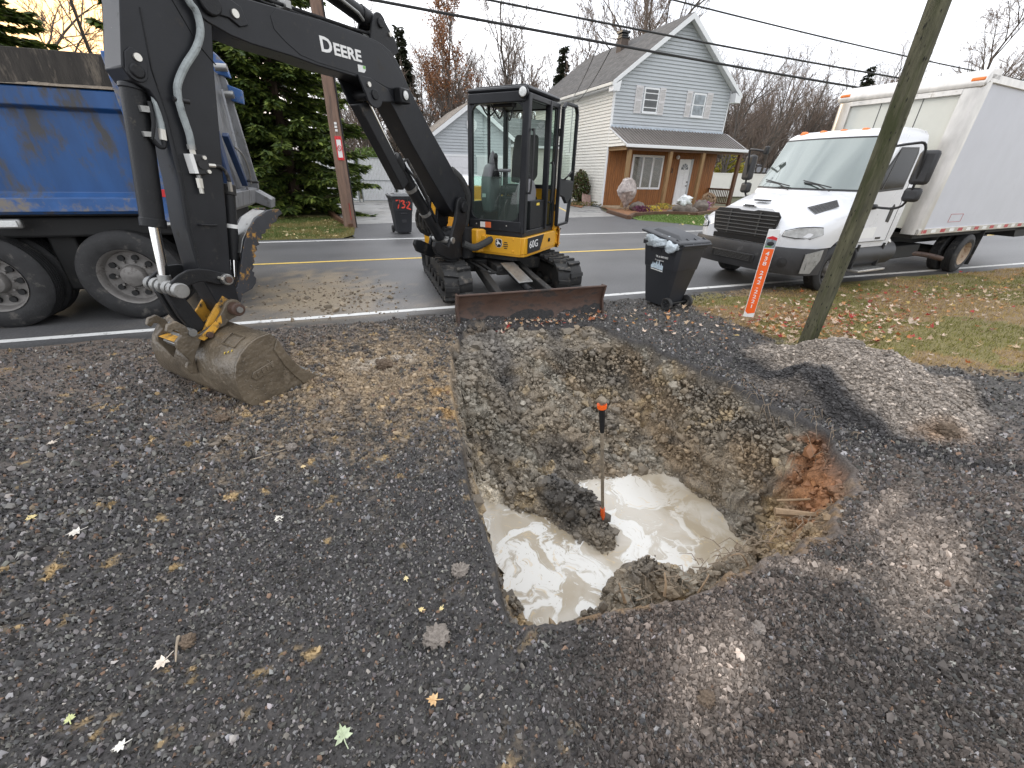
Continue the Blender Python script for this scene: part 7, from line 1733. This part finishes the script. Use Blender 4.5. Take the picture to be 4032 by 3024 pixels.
for z, rx in ((.18, .08), (.34, .14), (.52, .30), (.75, .48), (.95, .56), (1.15, .50), (1.35, .40), (1.52, .33), (1.58, .18)):
    rings.append([Vector(((rx + .05 * math.sin(5 * a + z * 7)) * math.cos(a), (rx * .7 + .04 * math.sin(4 * a + z * 9)) * math.sin(a), z + .04 * math.sin(3 * a))) for a in np.linspace(0, 2 * PI, 24, endpoint=False)])
mpart(MB().loft(rings), 'plastic_wrap', M_wrap, ws, smooth=25)
mpart(MB().tube([(0, 0, -.1), (.01, 0, .25)], .05, 8), 'stem', M_stick, ws); mpart(MB().tube([(.08, 0, -.1), (.03, 0, .3)], .03, 8), 'stem', M_stick, ws)
wr = thing('twig_ball', 'dark round ball of twigs at the right end of the mulch bed', 'ornament', (19.0, 20.8, .5))
tw = MB()
for i in range(70):
    a, b = random.uniform(0, 2 * PI), random.uniform(-1.4, 1.4); d = Vector((math.cos(a) * math.cos(b), math.sin(a) * math.cos(b), math.sin(b))); e = d.orthogonal().normalized(); f_ = d.cross(e)
    tw.tube([(d * .38 + e * .35 * math.cos(t) * .7 + f_ * .35 * math.sin(t) * .7).normalized() * .42 for t in np.linspace(0, 3.2, 7)], .02, 4)
mpart(tw, 'woven_twigs', M_stick, wr, kind='stuff')
def tuft(name, label, x, y, cols, n, h, r, cat='flowers'):
    px, py = rng.normal(x, r * .5, n), rng.normal(y, r * .5, n); an = rng.random(n) * 2 * PI; z = rng.uniform(.05, h, n); s_ = .045
    P = np.stack([np.stack([px - np.cos(an) * s_, py - np.sin(an) * s_, z], 1), np.stack([px + np.cos(an) * s_, py + np.sin(an) * s_, z], 1), np.stack([px, py, z + s_ * 1.6], 1)], 1).reshape(-1, 3)
    C = np.array(cols)[rng.integers(0, len(cols), n)] * rng.uniform(.7, 1.3, (n, 1))
    r_ = thing(name, label, cat, (0, 0, 0)); np_mesh('flower_leaves', P, np.arange(3 * n).reshape(n, 3), M_blade, np.repeat(C, 3, 0), parent=r_, kind='stuff')
    return r_
tuft('flowers', 'dark purple plants in the mulch beside the grey rock', 13.7, 19.5, [(.10, .03, .06), (.16, .05, .10)], 260, .3, .5)
tuft('flowers', 'yellow plants right of the purple ones in the mulch', 14.25, 19.5, [(.75, .55, .08), (.4, .4, .08)], 200, .3, .4)
tuft('flowers', 'yellowish plant at the foot of the second porch post', 16.3, 21.2, [(.55, .42, .08), (.3, .3, .06)], 160, .3, .4)
tuft('flowers', 'purple pink flowers by the rock near the porch end', 18.0, 19.9, [(.45, .22, .42), (.25, .12, .2)], 160, .5, .4)

# evergreen shrub and board at the house corner
def bush(name, label, loc, r, h, cols, n, s_, stem=True, cat='shrub', group=None):
    t = thing(name, label, cat, loc, 0, group)
    u = rng.normal(0, 1, (n, 3)); u /= np.linalg.norm(u, axis=1)[:, None]; rad = rng.uniform(.35, 1, n) ** .6
    cl = .75 + .5 * fbm(u[:, 0] * 2 + 9, u[:, 2] * 2 + u[:, 1] * 2 + 9, 3)
    p = u * (rad * cl)[:, None] * np.array((r, r, h / 2)) + np.array((0, 0, h * .52))
    d = rng.normal(0, 1, (n, 3)); d /= np.linalg.norm(d, axis=1)[:, None]; e = np.cross(d, rng.normal(0, 1, (n, 3))); e /= np.linalg.norm(e, axis=1)[:, None]
    w = s_ * rng.uniform(.6, 1.3, (n, 1))
    P = np.stack([p - d * w, p + e * w * .5, p + d * w, p - e * w * .5], 1).reshape(-1, 3)
    C = np.array(cols)[rng.integers(0, len(cols), n)] * rng.uniform(.6, 1.4, (n, 1))
    np_mesh('foliage', P, np.arange(4 * n).reshape(n, 4), M_fol, np.repeat(C, 4, 0), parent=t)
    if stem:
        sm_ = MB()
        for i in range(7): sm_.tube([(random.uniform(-.1, .1) * r, random.uniform(-.1, .1) * r, -.1), (random.uniform(-.5, .5) * r, random.uniform(-.5, .5) * r, h * .75)], [.03, .01], 5)
        mpart(sm_, 'stems', M_stick, t)
    return t
M_fol = attr_mat('foliage', rough=.55, trans=.25)
bush('shrub', 'evergreen shrub growing against the white side wall of the house', (12.75, 25.0, 0), .62, 1.95, [(.055, .085, .025), (.09, .11, .035), (.10, .055, .03)], 2600, .07)
brd = MB().box((12.95, 24.35, .33), (.62, .05, .72), Matrix.Rotation(.15, 3, 'Z') @ Matrix.Rotation(-.5, 3, 'X') @ Matrix.Rotation(.25, 3, 'Y')).build('stone_slab', mat('pinkish_slab', (.33, .22, .19), .7, var=.4, vs=6), bevel=.01)
tag(brd, 'pinkish slab leaning on the house wall beside the shrub', 'slab')
bush('shrub', 'yellow green shrub beyond the right end of the porch', (36.2, 37.6, 0), 1.5, 3.9, [(.42, .38, .05), (.32, .33, .06), (.5, .4, .08)], 3000, .16)
hd = bush('hedge', 'trimmed green hedge behind the white gate', (.6, 33.5, 0), 2.2, 3.0, [(.10, .16, .035), (.13, .19, .05)], 5000, .12)
tuft('weeds', 'low dry plants along the planting strip by the wall', 12.6, 24.2, [(.2, .16, .07), (.12, .13, .04)], 300, .22, 1.2, 'plants')

# white slatted gate and fence
M_slt = mat('white_fence_slat', (.72, .73, .74), .55, var=.06, vs=3)
M_galv = mat('galvanised_post', (.28, .30, .30), .5, metal=.5, var=.2, vs=6)
def slat_fence(name, label, p, q, h, post_ends, cat):
    p, q = Vector(p), Vector(q); d = q - p; L_ = d.length; r = thing(name, label, cat, p, math.atan2(d.y, d.x))
    mb = MB(); n = int(L_ / .075)
    for i in range(n):
        x = (i + .5) * L_ / n; mb.box((x, .01 * (i % 2), .08 + h / 2), (.066, .010, h - .04))
    mpart(mb, 'slat', M_slt, r, kind='stuff')
    for z in (.08, .08 + h * .48, .08 + h): mpart(MB().cyl((0, -.02, z), (L_, -.02, z), .022), 'rail', M_galv, r)
    for x in post_ends: mpart(MB().cyl((x * L_, -.02, -.1), (x * L_, -.02, h + .16), .038, n=10), 'post', M_galv, r)
    return r
slat_fence('fence_panel', 'white slatted chain link fence half hidden by the spruces', (-3.6, 25.6, 0), (-.30, 28.0, 0), 2.25, (0, .5, 1), 'fence')
slat_fence('gate', 'white slatted chain link gate closing the far driveway', (-.08, 28.0, 0), (1.85, 28.2, 0), 2.25, (0, 1), 'gate')
slat_fence('fence_panel', 'white slatted fence between the gate and the garage', (2.0, 28.2, 0), (4.1, 28.3, 0), 2.25, (0, 1), 'fence')
M_vin = mat('cream_vinyl_fence', (.76, .74, .68), .5, var=.04, vs=2)
vf = thing('vinyl_fence', 'long cream vinyl privacy fence behind the porch', 'fence', (28.5, 34, 0))
for i in range(14):
    mpart(MB().span((i * 2.4 + .07, -.02, .08), (i * 2.4 + 2.33, .02, 2.02)), 'panel', M_vin, vf); mpart(MB().span((i * 2.4 - .07, -.07, 0), (i * 2.4 + .07, .07, 2.12)), 'post', M_vin, vf, bevel=.01)
    mpart(MB().span((i * 2.4 + .07, -.04, 1.98), (i * 2.4 + 2.33, .04, 2.08)), 'top_rail', M_vin, vf)
gz = thing('gazebo', 'grey two tiered gazebo roof rising over the vinyl fence', 'gazebo', (41.0, 40.0, 0))
M_gz = mat('grey_gazebo_roof', (.33, .34, .36), .5, var=.15, vs=2)
mpart(MB().add([(-2.7, -2.7, 2.25), (2.7, -2.7, 2.25), (2.7, 2.7, 2.25), (-2.7, 2.7, 2.25), (-.8, -.8, 2.85), (.8, -.8, 2.85), (.8, .8, 2.85), (-.8, .8, 2.85)], [(0, 1, 5, 4), (1, 2, 6, 5), (2, 3, 7, 6), (3, 0, 4, 7), (0, 3, 2, 1), (4, 5, 6, 7)]), 'lower_roof', M_gz, gz)
mpart(MB().add([(-1, -1, 2.95), (1, -1, 2.95), (1, 1, 2.95), (-1, 1, 2.95), (0, 0, 3.35)], [(0, 1, 4), (1, 2, 4), (2, 3, 4), (3, 0, 4), (0, 3, 2, 1)]), 'upper_roof', M_gz, gz)
mpart(MB().span((-.8, -.8, 2.8), (.8, .8, 2.96)), 'vent_band', M_trim, gz); mpart(MB().ball((0, 0, 3.4), .08), 'finial', M_gz, gz)
for sx_ in (-2.5, 2.5):
    for sy in (-2.5, 2.5): mpart(MB().span((sx_ - .06, sy - .06, 0), (sx_ + .06, sy + .06, 2.26)), 'post', M_trim, gz)

# white car parked before the garage
pc = thing('parked_car', 'white car parked before the garage, mostly hidden by the excavator', 'car', (4.7, 22.0, -.01), R(97))
M_car = mat('white_car_paint', (.76, .77, .78), .25, var=.03, coat=.4)
def carsec(x, w, zs): return [Vector((x, s_ * w * k, z)) for s_, k, z in ((1, .98, zs[0]), (1, 1.0, zs[1]), (1, .97, zs[2]), (1, .80, zs[3]), (-1, .80, zs[3]), (-1, .97, zs[2]), (-1, 1.0, zs[1]), (-1, .98, zs[0]))]
mpart(MB().loft([carsec(*s_) for s_ in ((-2.25, .80, (.40, .6, .85, .95)), (-2.1, .90, (.30, .7, 1.0, 1.05)), (-1.0, .92, (.25, .7, 1.02, 1.06)), (.8, .92, (.25, .7, 1.0, 1.05)), (1.7, .90, (.27, .68, .92, .98)), (2.2, .80, (.35, .6, .78, .85)))]), 'body', M_car, pc, smooth=45, bevel=.03)
mpart(MB().loft([carsec(*s_) for s_ in ((-2.0, .82, (1.0, 1.04, 1.06, 1.08)), (-1.55, .80, (1.0, 1.2, 1.45, 1.52)), (-.2, .80, (1.0, 1.25, 1.55, 1.62)), (.5, .80, (1.0, 1.2, 1.5, 1.56)), (1.25, .82, (1.0, 1.02, 1.04, 1.06)))]), 'cabin', M_car, pc, smooth=45)
mpart(MB().add([(.56, -.60, 1.53), (.56, .60, 1.53), (1.22, .68, 1.09), (1.22, -.68, 1.09)], [(0, 1, 2, 3)]), 'windscreen', M_dgl, pc)
for s_ in (-1, 1):
    mpart(MB().prism([(-1.4, s_ * .79, 1.1), (.95, s_ * .81, 1.1), (.45, s_ * .785, 1.46), (-.2, s_ * .78, 1.5), (-1.2, s_ * .78, 1.44)], (0, s_ * .03, 0)), 'side_window', M_dgl, pc)
    for x in (-1.35, 1.4):
        w = mpart(MB().lathe((x, s_ * .80, .33), (0, s_, 0), [(-.12, .2), (-.12, .31), (-.05, .33), (.08, .33), (.11, .30), (.1, .22)], 20), 'wheel', M_tyre, pc); mpart(MB().lathe((x, s_ * .80, .33), (0, s_, 0), [(.10, .22), (.07, .15), (.09, .0)], 16), 'rim', M_rim, w)
    mpart(MB().ball((2.05, s_ * .62, .74), (.12, .16, .09)), 'headlight', M_ltc, pc)
# ================================================================== trees
M_bark = mat('grey_bark', (.115, .100, .088), .9, var=.3, vs=5, bump=.4, bs=20, stretch=(2, 2, .4))
M_twig = mat('grey_brown_twig', (.21, .160, .128), .9, var=.3, vs=2)
M_sbark = mat('spruce_bark', (.08, .055, .04), .95, var=.3, vs=5)
M_need = attr_mat('spruce_needles', rough=.6, trans=.18)

class Seg:
    """collects tapered segments and turns them into one mesh with numpy"""
    def __init__(s): s.p, s.q, s.r, s.t = [], [], [], []
    def add(s, p, q, r, t): s.p.append(tuple(p)); s.q.append(tuple(q)); s.r.append(r); s.t.append(t)
    def build(s, name, m, n, parent):
        p, q = np.array(s.p), np.array(s.q); r, t = np.array(s.r)[:, None], np.array(s.t)[:, None]
        d = q - p; d /= np.linalg.norm(d, axis=1)[:, None] + 1e-9
        a = np.cross(d, np.array((.31, .87, .38))); a /= np.linalg.norm(a, axis=1)[:, None] + 1e-9; b = np.cross(d, a)
        V = []
        for c, w in ((p, r), (q, t)):
            for k in range(n):
                V.append(c + (a * math.cos(2 * PI * k / n) + b * math.sin(2 * PI * k / n)) * w)
        V = np.stack(V, 1).reshape(-1, 3); N = len(p)
        f = np.array([(k, (k + 1) % n, n + (k + 1) % n, n + k) for k in range(n)])
        F = (f[None] + (np.arange(N) * 2 * n)[:, None, None]).reshape(-1, 4)
        return np_mesh(name, V, F, m, smooth=True, parent=parent)

def bare_tree(root, h, spread=.5, levels=4, seed=0, nb=(9, 6, 5, 4), fork=.25, rmin=.010, tips=None):
    rd = random.Random(seed); T, Tw = Seg(), Seg()
    def grow(p, d, L_, r, lv):
        k = 5 if lv < 2 else 3; pts = [p]; rr_ = [r]
        for i in range(k):
            d = (d + Vector((rd.gauss(0, .13), rd.gauss(0, .13), rd.gauss(.05, .08)))).normalized()
            q = pts[-1] + d * L_ / k; r2 = max(rmin * .6, r * (1 - .75 * (i + 1) / k))
            (T if lv < 2 else Tw).add(pts[-1], q, rr_[-1], r2); pts.append(q); rr_.append(r2)
        if tips is not None and lv >= 2: tips.extend([pts[-1], pts[-2]])
        if lv >= levels: return
        for j in range(nb[lv]):
            u = (fork if lv == 0 else .2) + (1 - (fork if lv == 0 else .2)) * (j + rd.random()) / nb[lv]
            i = min(k - 1, int(u * k)); base = pts[i].lerp(pts[i + 1], u * k - i)
            a = rd.uniform(0, 2 * PI); e = d.orthogonal().normalized(); e = (Matrix.Rotation(a, 3, d) @ e)
            s_ = spread * rd.uniform(.6, 1.3)
            nd = (d * (1 - s_ * .5) + e * s_ + Vector((0, 0, .18))).normalized()
            grow(base, nd, L_ * rd.uniform(.34, .52) * (1.12 - .5 * u), max(rmin, rr_[i] * .52), lv + 1)
    grow(Vector((0, 0, -.2)), Vector((rd.gauss(0, .03), rd.gauss(0, .03), 1)), h, h * .014, 0)
    tr = T.build('trunk', M_bark, 5, root); Tw.build('crown', M_twig, 3, root)
    return tr

def spruce(root, h, seed, rbase=.34, dens=44, cols=((.022, .040, .012), (.040, .064, .016), (.070, .100, .022), (.030, .050, .020)), z0=.5, slen=.30, rmax=None, mats=None):
    rd = np.random.default_rng(seed)
    MB().tube([(0, 0, -.2), (0, 0, h * .5), (0, 0, h)], [h * .018, h * .010, .01], 7).build('trunk', M_sbark, root)
    P, F, C = [], [], []; bs = Seg(); z = z0
    while z < h - .15:
        L0 = min((h - z) * rbase + .15, rmax or 99); nb_ = 9 if L0 > 1 else 6; off = rd.random() * 6
        for k in range(nb_):
            a = off + 2 * PI * k / nb_ + rd.normal(0, .15); L_ = L0 * rd.uniform(.72, 1.12)
            c, s_ = math.cos(a), math.sin(a); zz = z + rd.normal(0, .17); dr_k = rd.uniform(-.50, -.10)
            f = lambda t: np.stack([c * L_ * t, s_ * L_ * t, zz + L_ * (dr_k * t + .16 * t * t * t)], -1)
            bs.add(f(np.array(0.)), f(np.array(.55)), .025, .014); bs.add(f(np.array(.55)), f(np.array(1.)), .014, .004)
            n = max(8, int(dens * L_)); t = rd.uniform(.18, 1.03, n); b = f(t)
            side = rd.choice([-1, 1], n) * rd.uniform(.1, 1.15, n); da = a + side
            ln = slen * rd.uniform(.6, 1.3, n) * (1.15 - .4 * t)
            d = np.stack([np.cos(da), np.sin(da), rd.normal(-.38, .22, n)], 1); d /= np.linalg.norm(d, axis=1)[:, None]
            w = np.stack([-np.sin(da), np.cos(da), rd.normal(0, .6, n)], 1); w /= np.linalg.norm(w, axis=1)[:, None]
            wd = ln * .19
            k0 = len(P) * 0
            q = np.stack([b, b + d * (ln * .45)[:, None] + w * wd[:, None], b + d * ln[:, None], b + d * (ln * .45)[:, None] - w * wd[:, None]], 1)
            P.append(q.reshape(-1, 3)); cc = np.array(cols)[rd.integers(0, len(cols), n)] * rd.uniform(.6, 1.4, (n, 1)); C.append(np.repeat(cc, 4, 0))
        z += (.30 if h < 9 else .36) * rd.uniform(.8, 1.2)
    P = np.concatenate(P); C = np.concatenate(C)
    np_mesh('foliage', P, np.arange(len(P)).reshape(-1, 4), M_need, C, parent=root)
    bs.build('branches', M_sbark, 3, root)['kind'] = 'stuff'

# spruces on the left
s1 = thing('spruce_tree', 'dense dark spruce beside the leaning wooden pole', 'tree', (-2.75, 20.6, 0), 0, 'spruces beyond the road on the left'); spruce(s1, 12.5, 3, .34, 125, rmax=3.0, z0=.25, slen=.42, cols=((.075, .115, .026), (.115, .165, .032), (.19, .24, .048), (.05, .08, .022)))
for x, y, sc, rz, lab in ((-5.3, 22.0, 1.0, 1.9, 'second spruce, behind the tailgate of the dump truck'), (-12.6, 20.5, .9, 3.9, 'spruce at the left edge of the photo'), (-13.6, 25.5, .95, 5.0, 'spruce left of the orange glow at the top left')):
    c = copy_tree(s1); c.location = (x, y, 0); c.rotation_euler = (0, 0, rz); c.scale = (sc,) * 3; c['label'] = lab
s2 = thing('spruce_tree', 'narrow dark spruce rising beyond the cargo box of the white truck', 'tree', (52, 38, 0)); spruce(s2, 12.2, 5, .22, 95, slen=.50, cols=((.030, .040, .024), (.045, .055, .032), (.06, .07, .04)))
for x, y, sc, lab in ((4.6, 45, 1.02, 'thin grey green conifer between the spruces and the russet tree'), (20.0, 45, 1.02, 'small conifer left of the house chimney'), (57, 44, .8, 'lower spruce beside the narrow dark one behind the truck')):
    c = copy_tree(s2); c.location = (x, y, 0); c.rotation_euler = (0, 0, x); c.scale = (sc, sc, sc); c['label'] = lab

# russet leaved tree
rt_ = thing('russet_tree', 'tall tree holding rusty brown leaves left of the garage', 'tree', (6.9, 38, 0))
tips = []; bare_tree(rt_, 11.8, .42, 3, 21, (14, 7, 5, 3), .18, .014, tips)
T_ = np.array([tuple(t) for t in tips]); n = 9500
b = T_[rng.integers(0, len(T_), n)] + rng.normal(0, .18, (n, 3)); keep = fbm(b[:, 0] * 1.3 + 20, b[:, 2] * 1.3 + b[:, 1] + 20, 3) > .40; b = b[keep]; n = len(b)
d = rng.normal(0, 1, (n, 3)); d /= np.linalg.norm(d, axis=1)[:, None]; e = np.cross(d, rng.normal(0, 1, (n, 3))); e /= np.linalg.norm(e, axis=1)[:, None]; w = .075 * rng.uniform(.6, 1.3, (n, 1))
np_mesh('leaves', np.stack([b - d * w, b + e * w * .6, b + d * w, b - e * w * .6], 1).reshape(-1, 3), np.arange(4 * n).reshape(n, 4), M_fol, np.repeat(np.array([(.30, .135, .055), (.24, .10, .045), (.36, .19, .09), (.19, .09, .05)])[rng.integers(0, 4, n)] * rng.uniform(.7, 1.3, (n, 1)), 4, 0), parent=rt_)

# big bare trees that stand alone
def solo(label, x, y, h, seed, spread=.5, nb=(10, 7, 6, 4), fork=.22, levels=4, rmin=.014):
    t = thing('bare_tree', label, 'tree', (x, y, 0)); bare_tree(t, h, spread, levels, seed, nb, fork, rmin); return t
A_ = solo('large spreading bare tree behind the ridge of the house', 31.0, 45, 19, 31, .66, (13, 9, 7, 5), .22, rmin=.016)
B2 = solo('bare crooked tree rising over the garage roof', 14.4, 41, 14.0, 33, .60, (11, 8, 6, 5), .22, rmin=.017)
A_.scale = (1.22,) * 3
C2 = solo('bare tree with rising limbs left of the house chimney', 22.6, 43, 18.0, 35, .45, (11, 8, 6, 5), .25, rmin=.017)
for src, x, y, rz, sc, lab in ((A_, 57.0, 31, 2.0, .80, 'wide bare tree over the top right corner of the cargo box'), (C2, 66.0, 33, 5.2, .95, 'bare tree at the right edge above the cargo box'), (C2, 50.5, 30, 1.0, .70, 'upright bare tree right of the near utility pole top'), (B2, 17.6, 43, 2.2, .95, 'bare forked tree between the garage and the chimney'), (C2, 36.0, 43, 4.2, .95, 'bare tree showing over the right slope of the house roof'), (B2, 10.3, 44, 4.4, .85, 'slim bare tree right of the russet one'), (C2, -12.4, 31, .4, .9, 'bare tree glowing against the low sun at the top left'), (A_, -16.5, 33, 3.4, .75, 'bare tree at the far top left against the orange sky')):
    c = copy_tree(src); c.location = (x, y, 0); c.rotation_euler = (0, 0, rz); c.scale = (sc,) * 3; c['label'] = lab
# trees on this side of the road, seen only as reflections and soft shade
for src, x, y, rz, sc, lab in ((A_, -24, 4, 2.2, .8, 'bare tree by the road far to the left, outside the frame'), (C2, -33, -3, 1.1, .9, 'bare tree behind the camera to the left')):
    c = copy_tree(src); c.location = (x, y, 0); c.rotation_euler = (0, 0, rz); c.scale = (sc,) * 3; c['label'] = lab
# the woods
protos = []
for i in range(5):
    t = thing('bare_tree', 'leafless grey tree in the woods beyond the houses', 'tree', (0, 0, 0), 0, 'bare trees of the woods'); bare_tree(t, 10 + i * .6, .52 + .06 * i, 3, 50 + i, (15, 9, 6, 4), .14, .013); protos.append(t)
k = 0
def place(x, y, sc):
    global k
    src = protos[k % 5]; o = src if k < 5 else copy_tree(src); k += 1
    o.location = (x, y, 0); o.rotation_euler = (0, 0, random.uniform(0, 6)); o.scale = (sc, sc, sc * random.uniform(.85, 1.15))
for i in range(80): place(random.uniform(28, 75), random.uniform(40, 62), random.uniform(.62, .98))
for i in range(44): place(random.uniform(2, 30), random.uniform(44, 60), random.uniform(.6, .92))
for i in range(44): place(random.uniform(34, 64), random.uniform(36, 50), random.uniform(.7, 1.0))
for i in range(22): place(random.uniform(62, 125), random.uniform(34, 55), random.uniform(.8, 1.1))
for i in range(14): place(random.uniform(-40, -4), random.uniform(36, 55), random.uniform(.7, 1.0))
for i in range(14): place(random.uniform(-2.5, 5), random.uniform(34.5, 44), random.uniform(.45, .75))
for i in range(22): place(random.uniform(0, 22), random.uniform(43, 52), random.uniform(.75, 1.1))
br = Seg(); rd = random.Random(4)
for i in range(15000):
    x = rd.uniform(-30, 110); y = rd.uniform(44, 60) if x < 66 else rd.uniform(36, 50); h = rd.uniform(1.2, 5.4)
    p = Vector((x, y, -.1)); q = p + Vector((rd.gauss(0, .25) * h, rd.gauss(0, .2) * h, h * .6)); r_ = q + Vector((rd.gauss(0, .25) * h, rd.gauss(0, .2) * h, h * .4))
    br.add(p, q, .022, .014); br.add(q, r_, .014, .006)
o = br.build('undergrowth', M_twig, 3, None); o['kind'] = 'stuff'; tag(o, 'thicket of thin bare saplings at the foot of the woods', 'undergrowth')
